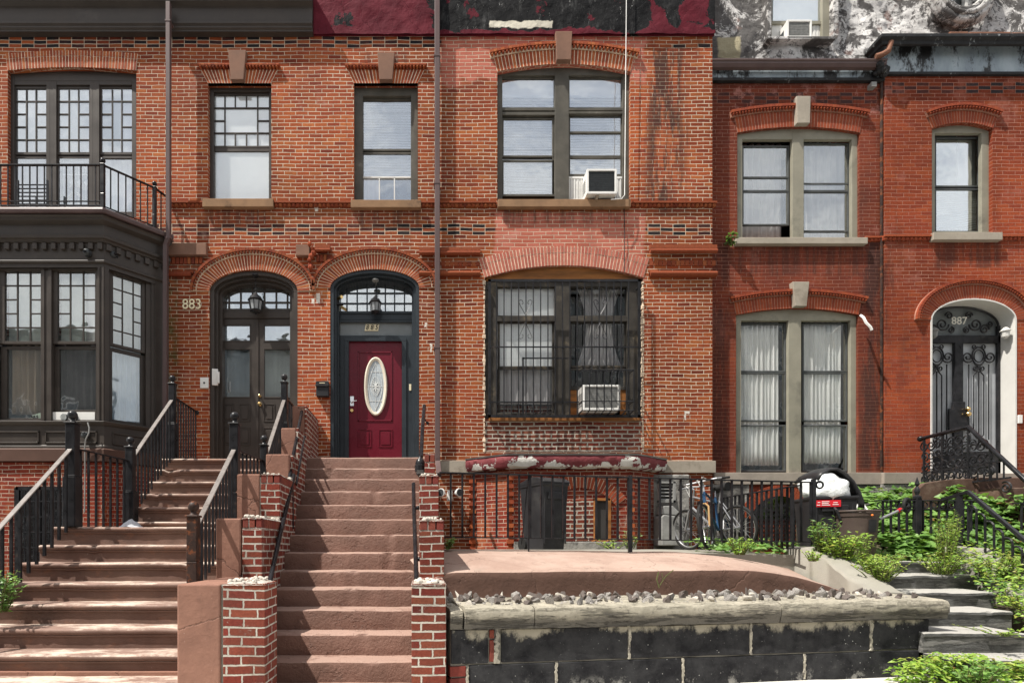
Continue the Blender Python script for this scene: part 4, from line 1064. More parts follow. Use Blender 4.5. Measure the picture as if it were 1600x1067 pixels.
# door 883
dd = D+.26
def reveal_frame(parent, x0, x1, ys, yt, t0, t1, ya, yb, mat, d=D, zb=FLOOR, name='door_frame'):
    cx = (X(x0, d)+X(x1, d))/2; a = (X(x1, d)-X(x0, d))/2; b = Z(yt, d)-Z(ys, d); zs = Z(ys, d); s = d/F
    o = [(cx-a+t0, zb)] + arc_ell(cx, zs, a-t0, b-t0, 32) + [(cx+a-t0, zb)]
    i = [(cx-a+t1, zb)] + arc_ell(cx, zs, a-t1, b-t1, 32) + [(cx+a-t1, zb)]
    mb = MB(); band(mb, i, o, ya, yb); return part(name, mb, mat, parent, bevel=.004, seg=1)
fr1 = reveal_frame(H1, 327, 465, 455, 422, .0, .075, D+.03, D+.09, M_BROWN); reveal_frame(H1, 327, 465, 455, 422, .0, .12, D+.088, D+.16, M_BROWN); reveal_frame(H1, 327, 465, 455, 422, 0, .17, D+.158, D+.32, M_BROWN)
# transom with grid
mb = MB(); mb.pbox(333, 487, 466, 497, dd-.02, .08); mb.pbox(333, 482, 466, 488, dd+.0, .05)
tr = part('transom', mb, M_BROWN, H1, bevel=.004, seg=1)
mb = MB()
for x in (357.6, 376, 394.4, 413, 431.5, 449): mb.pbox(x-1.2, 430, x+1.2, 484, dd+.012, .02)
for y in (455, 472.5): mb.pbox(336, y-1.2, 466, y+1.2, dd+.013, .02)
part('glazing_bar', mb, M_BROWN, tr)
mb = MB(); mb.pbox(334, 424, 466, 486, dd+.03, .004); part('pane', mb, M_GLASSH, tr)
mb = MB(); mb.pbox(334, 424, 466, 486, dd+.08, .004); part('obscured_glass', mb, M_MILK, tr)
def leaf(parent, x0, x1, y0, zb, dq, panes, panels, mat, name='door_leaf', gl=M_GLASSH, label=None):
    mb = MB(); a, b, t = X(x0, dq), X(x1, dq), Z(y0, dq)
    holes = [open_rect(*p, dq) for p in panes]
    mb.wall([(a, zb), (a, t), (b, t), (b, zb)], holes, dq, .045)
    o = part(name, mb, mat, parent, bevel=.003, seg=1)
    if label: o['label'] = label
    for p in panes:
        mb = MB(); mb.pbox(*p, dq+.02, .004); part('pane', mb, gl, o)
        mb = MB()
        for q in frame_around(p, 1.6): mb.pbox(*q, dq-.008, .02)
        part('pane_moulding', mb, mat, o, bevel=.002, seg=1)
    for p in panels:
        mb = MB(); q = p
        for r in frame_around((q[0], q[1], q[2], q[3]), 1.5): mb.pbox(*r, dq-.010, .012)
        mb.pbox(q[0]+2.5, q[1]+2.5, q[2]-2.5, q[3]-2.5, dq-.012, .014)
        part('panel', mb, mat, o, bevel=.004, seg=1)
    return o
L1 = leaf(H1, 341, 402, 498, FLOOR, dd, [(349.5, 508, 390, 532), (349.5, 545.5, 390, 620)], [(349, 632, 364, 657), (375, 632, 390, 657), (349, 669, 364, 694), (375, 669, 390, 694)], M_BROWN)
L2 = leaf(H1, 402.6, 463, 498, FLOOR, dd, [(413, 508, 453.5, 532), (413, 545.5, 453.5, 620)], [(413, 632, 428, 657), (439, 632, 453, 657), (413, 669, 428, 694), (439, 669, 453, 694)], M_BROWN)
mb = MB(); mb.pbox(400.2, 498, 404, 735, dd-.014, .02); part('astragal', mb, M_BROWN, L2, bevel=.004)
for y, r in ((619, .022), (631.5, .034)):
    mb = MB(); mb.lathe((X(406.5,dd), dd-.07, Z(y,dd)), [(.005, 0), (r*.8, .008), (r, .025), (r*.6, .042), (r*.35, .05), (r*.9, .062), (r*.9, .07)], 14, 'y'); part('knob', mb, M_BRASS, L2, smooth=True)
curtain((347, 505, 392, 622), dd+.06, M_CURTBL, 2, .012, 5, 'pale grey cloth behind the glass of the left leaf of the brown double door')
curtain((411, 505, 456, 622), dd+.06, M_CURT, 2, .012, 6, 'pale cloth behind the glass of the right leaf of the brown double door')
room(H1, 325, 418, 468, 745, D+.32)
text_part('883', M_NUMCREAM, H1, (X(300.5,D), D-.02, Z(476.5,D)), .245, .008, name='house_number', sx=.92, off=.0)

# ================= windows of 885
W3 = window(H2, D, [(553, 131, 562, 318), (645, 131, 653, 318), (553, 131, 653, 146), (560, 145, 567, 318), (642, 145, 647, 318), (560, 144, 647, 150)], frame_around((567, 157, 642, 233), 3)+frame_around((567, 241, 642, 315), 3), [(567, 157, 642, 233), (567, 241, 642, 315)], [], M_OLIVE, M_GLASSU, fin=.09, sin_=.15)
mb = MB()
for q in ((566, 276, 643, 278), (566, 314, 643, 316), (592, 277, 593.5, 315), (615.5, 277, 617, 315)): mb.pbox(*q, D+.14, .02)
part('insect_screen_frame', mb, M_WHITE, W3)
blind((567, 152, 642, 279), D+.21, 'white slatted blind in the single upper window above the maroon door')
curtain((567, 279, 592, 316), D+.2, M_CURTG, 2, .01, 9, 'grey net in the lower left of the window above the maroon door')
room(H2, 550, 128, 656, 320, D+.31)
# double upper window
Pn = [(785, 123, 867, 168), (787, 187, 863, 243), (787, 253, 863, 304), (890, 123, 971, 168), (891, 180, 970, 206), (891, 208, 970, 243), (891, 248, 970, 274)]
W4 = window(H2, D, [(777, 100, 785, 316), (867, 108, 889, 316), (973, 100, 985, 316), (776, 98, 986, 118), (785, 169, 867, 173), (889, 169, 973, 173), (785, 175, 867, 180), (889, 174, 973, 178), (783, 303.5, 868, 307)],
       sum([frame_around(p, 2.6) for p in Pn], [])+[(863, 180, 867, 314), (970, 176, 973, 314), (889, 272, 973, 277)], Pn, [], M_OLIVE, M_GLASSU, fin=.07, sin_=.11)
blind((785, 150, 867, 303), D+.155, 'white blind in the left half of the double upper window'); blind((890, 150, 971, 276), D+.155, 'white blind in the right half of the double upper window, above the air conditioner')
shade((785, 120, 867, 152), D+.22, 'bluish shade at the top of the left half of the double upper window'); shade((890, 120, 972, 152), D+.22, 'bluish shade at the top of the right half of the double upper window')
for (a, b) in ((889, 912), (961, 973)):
    mb = MB(); n = int((b-a)/2.6)
    for k in range(n): mb.pbox(a+k*2.6, 277, a+k*2.6+2.0, 313, D+.12-(k % 2)*.006, .02)
    mb.pbox(a, 276, b, 279, D+.11, .03); mb.pbox(a, 311, b, 315, D+.11, .03)
    part('accordion_panel', mb, M_WHITE, W4)
room(H2, 775, 96, 988, 318, D+.31)
# barred lower window
mb = MB(); a = arc_seg(X(757,D), X(1005,D), Z(434,D), Z(415,D), 0, 24); mb.prism(a+[(X(1005,D)-.01, Z(437,D)), (X(757,D)+.01, Z(437,D))], D+.05, D+.09)
part('arch_board', mb, M_WOODOR, H2)
Pn = [(778, 450, 867, 493), (781, 505, 863, 572), (781, 577, 863, 645), (890, 449, 979, 493), (893, 505, 975, 571), (893, 578, 975, 604)]
W5 = window(H2, D, [(757, 434, 776, 655), (867, 434, 877, 655), (880, 434, 890, 655), (876, 434, 881, 655), (980, 434, 1005, 655), (757, 434, 1005, 448), (776, 494, 868, 502), (889, 494, 981, 502), (776, 645, 868, 655)],
       sum([frame_around(p, 2.8) for p in Pn], [])+[(889, 605, 981, 609)], Pn, [], M_OLIVED, M_GLASSC, fin=.07, sin_=.12, label='sooty wooden double window frame behind iron bars')
for a_, b_ in ((889, 905), (969, 981)): mb = MB(); mb.pbox(a_, 609, b_, 652, D+.14, .02); part('plywood_filler', mb, M_WOODOR, W5)
shade((777, 446, 867, 576), D+.165, 'plain white shade in the left half of the barred window')
curtain((777, 574, 867, 632), D+.24, M_CURTG, 6, .02, 12, 'grey curtain low in the left half of the barred window')
curtain((900, 446, 972, 575), D+.26, M_CURTG, 9, .02, 13, 'gathered grey curtain tied to a point in the right half of the barred window', taper=.45)
mb = MB(); mb.pbox(777, 634, 867, 652, D+.3, .04); mb.box(X(757,D), X(1005,D), D+.12, D+.33, Z(657,D), Z(653,D)); part('window_board', mb, M_OLDB, W5)
room(H2, 755, 412, 1007, 656, D+.315)
# door 885
reveal_frame(H2, 516, 655, 450, 421, 0, .06, D+.01, D+.07, M_SLATE); reveal_frame(H2, 516, 655, 450, 421, 0, .10, D+.068, D+.15, M_SLATE); reveal_frame(H2, 516, 655, 450, 421, 0, .13, D+.148, D+.32, M_SLATE)
mb = MB()
for q in ((524, 489.5, 652, 500), (524, 500, 530, 735), (643.5, 500, 652, 735), (524, 524, 652, 531), (527, 530, 541, 735), (631, 530, 645, 735)): mb.pbox(*q, dd, .07)
for q in ((538, 528, 635, 533), (538, 533, 545, 735), (628, 533, 635, 735), (529, 500, 644, 503.5), (527, 486, 648, 490)): mb.pbox(*q, dd-.02, .03)
dfr = part('door_frame', mb, M_SLATE, H2, bevel=.005, seg=2)
mb = MB(); mb.pbox(530, 503, 644, 524.5, dd+.03, .01); part('number_panel', mb, M_FROST, dfr)
mb = MB()
for x in (542, 558, 573.5, 588.5, 602, 616.5, 632): mb.pbox(x-1, 436, x+1, 490, dd+.012, .02)
for y in (458, 474): mb.pbox(520, y-1, 655, y+1, dd+.013, .02)
part('glazing_bar', mb, M_SLATE, dfr)
mb = MB(); mb.pbox(520, 425, 656, 490, dd+.03, .004); part('pane', mb, M_GLASSH, dfr)
mb = MB(); mb.pbox(520, 425, 656, 490, dd+.09, .004); part('obscured_glass', mb, M_FROST, dfr)
MD = leaf(H2, 545, 628, 533, FLOOR, dd+.03, [], [(560, 672, 579, 697), (593, 672, 612, 697)], M_MAROON, 'door', label='maroon panelled door with an oval leaded light')
dm = dd+.03
mb = MB()
for q in ((559, 549, 613, 551.4), (559, 655.6, 613, 658), (559, 549, 561.4, 658), (610.6, 549, 613, 658)): mb.pbox(*q, dm-.012, .016)
part('panel_moulding', mb, M_MAROON, MD, bevel=.005)
oc = P(587, 604, dm)
def oval(a, b, r, n=40): return [(oc.x+a*cos(2*pi*i/n), dm-.012, oc.z+b*sin(2*pi*i/n)) for i in range(n+1)]
mb = MB(); mb.tube(oval(.185, .50, 0), .024, 10, cap=False); mb.tube(oval(.160, .475, 0), .014, 8, cap=False); part('oval_rim', mb, simple('rim_cream', (.72,.66,.54), .4, .05, 4, 0), MD, smooth=True)
mb = MB(); mb.prism([(p[0], p[2]) for p in oval(.17, .485, 0)[:-1]], dm-.010, dm-.004); part('oval_glass', mb, M_OVAL, MD)
mb = MB()
for s in (-1, 1):
    for k in range(3): mb.tube([(oc.x+s*(.02+.065*sin(t*pi/8)*(1-k*.25)), dm-.014, oc.z-.17+.34*t/8*(1-k*.2)+k*.03) for t in range(9)], .004, 5)
    mb.tube([(oc.x+s*.16*sin(t*pi/10)*.75, dm-.014, oc.z-.42+.84*t/10) for t in range(11)], .004, 5)
for a in range(8):
    q = a*pi/4; mb.tube([(oc.x, dm-.015, oc.z), (oc.x+.05*cos(q), dm-.015, oc.z+.09*sin(q))], .009, 5)
for zz_ in (-.26, -.0, .26):
    w_ = .165*sqrt(max(0, 1-(zz_/.49)**2)); mb.tube([(oc.x-w_, dm-.013, oc.z+zz_), (oc.x+w_, dm-.013, oc.z+zz_)], .003, 5)
mb.tube([(oc.x, dm-.013, oc.z-.47), (oc.x, dm-.013, oc.z+.47)], .003, 5)
part('oval_leading', mb, M_CAME, MD)
mb = MB(); mb.pbox(547, 619, 553, 634, dm-.02, .02); mb.lathe((X(550,dm), dm-.06, Z(628,dm)), [(.02, 0), (.026, .02), (.012, .03), (.012, .06)], 12, 'y'); mb.tube([(X(550,dm), dm-.05, Z(628,dm)), (X(558,dm), dm-.05, Z(627,dm))], .008, 8)
part('handle', mb, M_CHROME, MD, bevel=.002)
mb = MB(); mb.lathe((X(550,dm), dm-.03, Z(641.5,dm)), [(.028, 0), (.034, .012), (.036, .03)], 16, 'y'); part('deadbolt', mb, M_BRASS, MD, smooth=True)
for i, ch in enumerate('885'):
    x = 573.5+i*7.2; mb = MB()
    mb.prism([(X(x-4,dd), Z(516.3,dd)), (X(x-2.2,dd), Z(506,dd)), (X(x+4.6,dd), Z(506,dd)), (X(x+2.9,dd), Z(516.3,dd))], dd+.014+i*.0004, dd+.03)
    pl = part('number_tile', mb, M_NUMCREAM, dfr)
    text_part(ch, M_NUMBLK, dfr, (X(x,dd), dd+.010, Z(511.2,dd)), .125, .003, shear=.25, name='house_number', sx=.85, off=0)
room(H2, 514, 418, 658, 745, D+.33)
mb = MB(); mb.pbox(639.3, 600, 642.6, 610, dd-.014, .014)
solo('doorbell', mb, M_NUMCREAM, 'small white bell push on the slate door frame right of the maroon door', 'doorbell', bevel=.003)

# ================= windows of 887
def double887(ys, ytop, ybot, panes, opx, headb, mull, st, label=None, gaps=()):
    x0, x1 = opx
    return window(H3, D3, [(x0, ytop-4, x0+8, ybot), (mull[0], ytop, mull[1], ybot), (st, ytop-4, x1, ybot), (x0, ytop-6, x1, headb)], sum([frame_around(p, 2.4) for p in panes], [])+list(gaps), panes, [], M_GREIGE, M_GLASS, fin=.05, sin_=.12, smat=M_SASHG)
Pn = [(1162, 230, 1231, 276), (1162, 279, 1231, 297), (1162, 301, 1231, 350), (1256, 226, 1325, 286), (1256, 289, 1325, 297), (1256, 301, 1325, 360), (1256, 363, 1325, 374)]
W6 = double887(0, 199, 376, Pn, (1152, 1343), 218, (1238, 1256), 1331)
curtain((1158, 226, 1222, 374), D3+.32, M_CURTG, 6, .02, 21, 'grey curtain pulled to the left in the upper left light, dark gap below', group=None)
curtain((1258, 224, 1318, 374), D3+.32, M_CURTG, 6, .02, 22, 'grey curtain in the right half of the upper double window with grey frames')
room(H3, 1148, 196, 1346, 378, D3+.31, 1.2)
M_GLASS_, M_GLASS = M_GLASS, M_GLASSC
Pn = [(1158, 507, 1226, 579), (1158, 584, 1226, 656), (1158, 666, 1226, 734), (1256, 507, 1322, 579), (1256, 584, 1322, 656), (1256, 666, 1322, 734)]
W8 = double887(0, 482, 740, Pn, (1150, 1341), 501, (1232, 1252), 1329)
M_GLASS = M_GLASS_
curtain((1157, 503, 1215, 727), D3+.185, M_CURT, 9, .03, 23, 'long pleated white curtain in the left half of the lower double window', hem=.01)
curtain((1255, 503, 1312, 723), D3+.185, M_CURT, 9, .03, 24, 'long pleated white curtain in the right half of the lower double window', hem=.02)
room(H3, 1146, 478, 1345, 742, D3+.31, 1.2)
Pn = [(1463, 216, 1530, 290), (1463, 297, 1530, 361)]
W7 = window(H3, D4, [(1456, 190, 1461, 368), (1534, 190, 1551, 368), (1456, 188, 1551, 208), (1461, 362, 1534, 368)], sum([frame_around(p, 2.4) for p in Pn], []), Pn, [], M_GREIGE, M_GLASSH, fin=.07, sin_=.18, smat=M_SASHG)
blind((1461, 296, 1531, 358), D4+.30, 'crumpled white blind low in the narrow upper window above the iron door', warp=.03, step=.035)
shade((1497, 212, 1532, 298), D4+.34, 'pale drape at the right of the narrow upper window above the iron door')
room(H3, 1452, 186, 1556, 370, D4+.31, 1.2)
# iron door 887
cx = (X(1454,D4)+X(1587,D4))/2; a = (X(1587,D4)-X(1454,D4))/2; b = Z(467,D4)-Z(500,D4); zs = Z(500,D4)
for t0, t1, ya, yb in ((-.005, .02, D4-.015, D4+.03), (0, .013, D4+.028, D4+.33)):
    o = [(cx-a+t0, DOORZ)] + arc_ell(cx, zs, a-t0, b-t0, 32) + [(cx+a-t0, DOORZ)]; i_ = [(cx-a+t1, DOORZ)] + arc_ell(cx, zs, a-t1, b-t1, 32) + [(cx+a-t1, DOORZ)]
    mb = MB(); band(mb, i_, o, ya, yb); part('reveal', mb, M_WHITEP, H3)
dq = D4+.25
dx0, dx1 = cx-a+.01, cx+a-.01; w_ = dx1-dx0; ztop = zs+b; zm = Z(528, dq)
mb = MB(); mb.box(dx0, dx1, dq, dq+.05, zm-.09, zm+.05); mb.box(dx0, dx0+.05, dq, dq+.05, DOORZ, zs); mb.box(dx1-.05, dx1, dq, dq+.05, DOORZ, zs)
mc = cx-.02; mb.box(mc-.075, mc+.075, dq-.01, dq+.05, DOORZ, zm-.09); mb.box(dx0, dx1, dq, dq+.05, DOORZ, DOORZ+.45)
mb.box(mc-.17, mc+.17, dq-.015, dq+.03, DOORZ+.82, DOORZ+1.22); mb.box(mc-.11, mc+.11, dq-.014, dq+.03, DOORZ+1.22, DOORZ+1.34)
ID = part('door', mb, M_BLACKIRON, H3, bevel=.006); ID['label'] = 'black wrought iron double door with scrolls over frosted glass'
mb = MB(); mb.box(dx0, dx1, dq+.06, dq+.07, DOORZ, zm); part('pane', mb, simple('glass_frosted_grey', (.40,.42,.44), .22, .15, 2, .2, 8, .003), ID)
mb = MB(); mb.box(dx0-.02, dx1+.02, dq+.075, dq+.08, zm, ztop+.03); part('transom_pane', mb, M_FROST, ID)
def spiral(c, r, turns, s=1, a0=0, n=26, y=0):
    return [(c[0]+s*r*(1-.8*t/n)*cos(a0+turns*2*pi*t/n), y, c[1]+r*(1-.8*t/n)*sin(a0+turns*2*pi*t/n)) for t in range(n+1)]
mb = MB(); yb_ = dq+.02
for s in (-1, 1):
    c0 = mc+s*(w_/4+.01); ztp = zm-.12
    mb.tube([(c0+.12*cos(t*2*pi/20), yb_, ztp-.20+.16*sin(t*2*pi/20)) for t in range(21)], .013, 6, cap=False)
    mb.tube([(c0+.085*cos(t*2*pi/20), yb_, ztp-.20+.11*sin(t*2*pi/20)) for t in range(21)], .010, 6, cap=False)
    for q in (-1, 1):
        mb.tube(spiral((c0+q*.20, ztp-.22), .11, 1.6, q, pi, y=yb_), .012, 6)
        mb.tube(spiral((c0+q*.06, ztp-.42), .06, 1.4, q, pi/2, y=yb_), .012, 6)
        mb.tube([(c0+q*.02, yb_, ztp-.47), (c0+q*.09, yb_, ztp-.55), (c0+q*.09, yb_, DOORZ+.75), (c0+q*.02, yb_, DOORZ+.68)], .010, 6)
        mb.tube([(c0+q*.18, yb_, ztp-.35), (c0+q*.18, yb_, DOORZ+.66)], .010, 6)
        mb.tube(spiral((c0+q*.10, DOORZ+.60), .07, 1.5, q, 0, y=yb_), .011, 6); mb.tube(spiral((c0+q*.18, DOORZ+.54), .05, 1.5, q, pi, y=yb_), .010, 6)
        mb.tube(spiral((c0+q*.08, ztp-.03), .05, 1.4, q, pi, y=yb_), .010, 6)
    mb.tube([(c0, yb_, ztp-.48), (c0, yb_, DOORZ+.5)], .011, 6)
part('iron_scrolls', mb, M_BLACKIRON, ID)
mb = MB()
for s in (-1, 1):
    for (u, v, r, a0, tt) in ((.30, .17, .12, pi, 1.6), (.46, .08, .09, 0, 1.5), (.14, .07, .06, pi/2, 1.5), (.56, .18, .06, pi, 1.4), (.18, .33, .07, 0, 1.4)):
        mb.tube(spiral((cx+s*u, zm+.08+v*1.0), r, tt, s, a0, y=yb_), .013, 6)
mb.tube([(p[0], yb_, p[1]) for p in arc_ell(cx, zs, a-.04, b-.04, 32)], .018, 6)
part('transom_scrolls', mb, M_BLACKIRON, ID)
text_part('887', simple('number_white', (.7,.68,.6), .5, .05, 5, 0), ID, (cx-.02+.0, dq-.01, Z(502,dq)), .19, .004, name='house_number', sx=1.0)
for y, r in ((640, .035), (648, .045)):
    mb = MB(); mb.ball((X(1508,dq)-.0, dq-.06, Z(y,dq)), r, 12); mb.lathe((X(1508,dq), dq-.05, Z(y,dq)), [(.015, 0), (.015, .05)], 8, 'y'); part('knob', mb, M_BRASS, ID, smooth=True)
room(H3, 1450, 460, 1592, 742, D4+.5, .9)
# small lanterns on the white reveal
for i, (px, dl, lb) in enumerate(((1571, 10.2, 'small white wall lantern on the right side of the iron door'), (1459, 10.3, 'small white wall lantern left of the iron door'))):
    c = P(px, 520, dl); mb = MB(); mb.lathe((c.x, c.y, c.z-.10), [(.02, 0), (.05, .03), (.06, .12), (.08, .13), (.03, .19), (.01, .2)], 8); mb.box(c.x-.015, c.x+.03, c.y-.01, c.y+.05, c.z-.02, c.z+.01)
    solo('wall_lantern', mb, M_WHITEP if i == 0 else M_GREYMET, lb, 'lantern')
# ================= bay of 883
BD = 9.25
BP = [(-8.90, 10), (-8.15, BD), (-5.11, BD), (-4.40, 10)]
zb = lambda y: Z(y, BD)
mb = MB()
def bandsw(lo, hi, out, inn=-.15): mb.sweep(BP, [(inn, lo), (out, lo), (out, hi), (inn, hi)])
mb.sweep(BP, [(-.15, zb(418)), (.0, zb(418)), (.0, zb(412)), (.035, zb(411)), (.035, zb(408)), (.0, zb(406)), (.0, zb(381)), (.03, zb(380)), (.045, zb(377)), (.08, zb(375.5)), (.085, zb(371)), (.045, zb(369)), (.04, zb(354)), (.12, zb(350)), (.13, zb(346)), (.155, zb(344)), (-.15, zb(344))])
bay = part('bay', mb, M_BROWN, H1, bevel=.003, seg=1); bay['label'] = 'dark brown painted two-sided bay with leaded windows and dentils'
mb = MB(); mb.sweep(BP, [(-.1, zb(342)), (.19, zb(342)), (.20, zb(338)), (.19, zb(334.5)), (-.1, zb(334.5))]); part('gutter', mb, M_PIPE, bay, bevel=.004)
mb = MB()
pts = [(-8.9, 10), (-8.15, BD), (-5.11, BD), (-4.40, 10)]
for z in (zb(336), zb(420)): mb.poly([(p[0], p[1], z) for p in pts])
mb.poly([(p[0], p[1], zb(690)) for p in pts]); part('bay_deck', mb, M_BROWN, bay, fixn=False)
# dentils
def seg_frame(i):
    a, b = Vector((*BP[i], 0)), Vector((*BP[i+1], 0)); t = (b-a).normalized(); n = Vector((t.y, -t.x, 0))
    M = Matrix((( t.x, -n.x, 0, a.x), (t.y, -n.y, 0, a.y), (0, 0, 1, 0), (0, 0, 0, 1))); return M, (b-a).length
for i in (0, 1, 2):
    M, L = seg_frame(i); n = int(L/.149)
    for k in range(n+1): c = L-.05-k*.149 if i == 1 else .06+k*.149; mb = MB(); mb.T = M; mb.box(c-.037, c+.037, -.045, .01, zb(391), zb(381.5)); part('dentil', mb, M_BROWN, bay, bevel=.003, seg=1)
# dado panels and base
mb = MB(); mb.sweep(BP, [(-.15, zb(701)), (.02, zb(701)), (.02, zb(697)), (.0, zb(695)), (.0, zb(665)), (.02, zb(664)), (.05, zb(661)), (.06, zb(659)), (.0, zb(657.5)), (-.15, zb(657.5))])
for i, L_ in ((1, [(.4, 1.15), (1.25, 2.0), (2.1, 2.93)]), (2, [(.12, .86)])):
    M, L = seg_frame(i); mb.T = M
    for a, b in L_:
        for q in ((a, b, zb(676), zb(673.5)), (a, b, zb(693), zb(690.5)), (a, a+.02, zb(693), zb(673.5)), (b-.02, b, zb(693), zb(673.5))): mb.box(q[0], q[1], -.02, .005, min(q[2], q[3]), max(q[2], q[3]))
    mb.T = None
part('dado', mb, M_BROWN, bay, bevel=.003, seg=1)
mb = MB(); mb.sweep(BP, [(-.1, zb(721)), (.06, zb(721)), (.06, zb(702.5)), (.03, zb(700.5)), (-.1, zb(700.5))]); part('base_band', mb, M_BROWNL, bay, bevel=.004)
mb = MB(); mb.sweep(BP, [(-.2, .1), (.0, .1), (.0, zb(722)), (-.2, zb(722))]); bb = part('basement_wall', mb, M_BASE, bay)
# toothed corner of the basement bay
mb = MB()
for k in range(22):
    z = zb(722)-.04-k*.075
    if k % 2: mb.box(-5.135, -5.085, BD-.05, BD+.02, z-.03, z+.03)
mb.box(-5.130, -5.09, BD-.012, BD+.02, 0.2, zb(722)); part('corner_teeth', mb, M_BASE, bay)
# basement window with black grille
mb = MB(); mb.box(X(24,BD), X(104,BD), BD-.03, BD+.02, .3, zb(762)); bw = part('basement_window', mb, M_GLASSD, H1)
mb = MB()
for q in ((24, 760, 104, 765), (24, 760, 28, 905), (99, 760, 104, 905), (60, 760, 64, 905)): mb.pbox(*q, BD-.06, .05)
for k in range(16): mb.pbox(28+k*4.7, 765, 29.2+k*4.7, 905, BD-.07, .012)
for k in range(5): mb.pbox(26, 782+k*24, 102, 784+k*24, BD-.075, .01)
part('grille', mb, M_BLACKIRON, bw)
# posts between the bay windows (local frame of each face)
M1, L1_ = seg_frame(1); M2, L2_ = seg_frame(2)
s_of = lambda px, d=BD: X(px, d)+8.15
zt, zlo = zb(417), zb(658)
mb = MB(); mb.T = M1
def pil(a, b, y0=-.0, y1=.12): mb.box(a, b, y0, y1, zlo, zt)
for a, b in ((148.5, 153), (153, 163.2)): pass
pil(s_of(152), L1_, .0, .12); pil(s_of(148), s_of(152), .03, .12); pil(s_of(62), s_of(68), .02, .12); pil(s_of(67), s_of(74), .035, .11); pil(s_of(73), s_of(79), .02, .12); pil(s_of(-26), s_of(-8), .02, .12); pil(0, s_of(-90), 0, .12)
for a in (153.5, 160): mb.box(s_of(a), s_of(a)+.03, -.014, .01, zlo, zt)
mb.T = M2
pil(0, .075, .0, .12); pil(.075, .10, .03, .12); pil(.66, .74, .03, .12); pil(.74, .80, .01, .12); pil(.80, L2_, .0, .12)
M0, L0_ = seg_frame(0); mb.T = M0; pil(0, L0_, 0, .12)
mb.T = None; part('bay_posts', mb, M_BROWN, bay, bevel=.004, seg=1)
def bay_win(M, sa, sb, cols, up, lo, nm, obsc=True, y_=.06):
    """sash window between sa and sb on a bay face; cols are pane column edges"""
    zu0, zu1 = zb(up[1]), zb(up[0]); zl0, zl1 = zb(lo[1]), zb(lo[0])
    mb = MB(); mb.T = M; ca, cb = cols[0][0], cols[-1][1]
    for (za, zc, y) in ((zu0, zu1, y_), (zl0, zl1, y_+.045)):
        mb.box(sa, ca, y, y+.05, za-.04, zc+.04); mb.box(cb, sb, y, y+.05, za-.04, zc+.04); mb.box(ca, cb, y, y+.05, za-.045, za); mb.box(ca, cb, y, y+.05, zc, zc+.05)
    mb.box(sa, sb, y_-.02, y_+.09, zt-.03, zt); mb.box(sa, sb, y_-.03, y_+.09, zlo, zlo+.03)
    w = part('window', mb, M_BROWN, H1, bevel=.003, seg=1); w['label'] = nm
    mb = MB(); mb.T = M; h = (zu1-zu0)/5; xs = [(cols[i][1]+cols[i+1][0])/2 for i in range(2)]
    for x in xs: mb.box(x-.009, x+.009, y_+.012, y_+.036, zu0, zu1)
    for j in range(1, 5):
        z = zu0+h*j
        for c in range(3):
            if c == 1 and j in (2, 3): continue
            mb.box(cols[c][0]-.008, cols[c][1]+.008, y_+.013+c*.0005, y_+.035, z-.009, z+.009)
    part('glazing_bar', mb, M_BROWN, w)
    mb = MB(); mb.T = M; mb.box(ca, cb, y_+.025, y_+.028, zu0, zu1); part('pane', mb, M_GLASS, w)
    mb = MB(); mb.T = M; mb.box(ca, cb, y_+.07, y_+.073, zl0, zl1); part('pane', mb, M_GLASS, w)
    if obsc:
        mb = MB(); mb.T = M; mb.box(ca, cb if obsc is True else obsc, y_+.10, y_+.105, zu0, zu1+.02); part('obscured_glass', mb, M_MILK, w)
    return w
cl = lambda L: [(s_of(a), s_of(b)) for a, b in L]
bay_win(M1, s_of(79), s_of(148), cl([(86, 103.5), (107, 124), (127.5, 145)]), (421, 531), (542, 638), 'bay window nearest the corner, two columns of obscured lights and one white', s_of(126))
bay_win(M1, s_of(-6), s_of(62), cl([(3, 20.5), (23.5, 40.5), (44, 60)]), (421, 531), (542, 651), 'leaded bay window at the left edge with a taupe curtain')
bay_win(M1, s_of(-88), s_of(-28), cl([(-82, -68), (-65, -50), (-47, -32)]), (421, 531), (542, 651), 'leaded bay window beyond the picture edge')
bay_win(M2, .10, .66, [(.155, .29), (.315, .46), (.485, .60)], (421, 531), (542, 651), 'narrow canted window of the bay')
mb = MB(); mb.poly([(-8.6, 9.85, .3), (-4.6, 9.85, .3), (-4.6, 9.85, 4.9), (-8.6, 9.85, 4.9)]); part('room_lining', mb, M_DARK, H1, fixn=False)
shade((126, 418, 148, 534), BD+.20, 'white shade behind the right column of the bay window nearest the corner')
curtain((18, 540, 66, 648), BD+.22, M_CURTT, 4, .03, 41, 'taupe curtain in the bay window at the left edge'); curtain((-6, 540, 16, 652), BD+.25, M_CURTB, 3, .03, 42, 'charcoal curtain at the far left of the bay')
curtain((84, 538, 150, 642), BD+.22, M_CURTB, 5, .03, 43, 'charcoal curtain with soft folds above the white fan panel')
# curtain of canted window
mb = MB(); mb.T = M2; rows = []
for j in range(7): rows.append([mb.av((.12+.52*i/40, .20+.02*sin(i*.9)+.01*sin(i*.37+j), zb(538)+(zb(655)-zb(538))*j/6)) for i in range(41)])
for j in range(6):
    for i in range(40): mb.face((rows[j][i], rows[j][i+1], rows[j+1][i+1], rows[j+1][i]))
mb.T = None; solo('curtain', mb, M_CURTBL, 'pale blue-grey curtain in the canted bay window beside the downpipe', 'curtain', smooth=True)
mb = MB(); mb.T = M2; mb.box(.12, .64, .20, .205, zb(420), zb(535)); mb.T = None; solo('roller_shade', mb, simple('shade_bluewhite', (.75,.82,.88), .8, .03, 2, 0), 'pale blue shade behind the leaded panes of the canted bay window', 'shade')
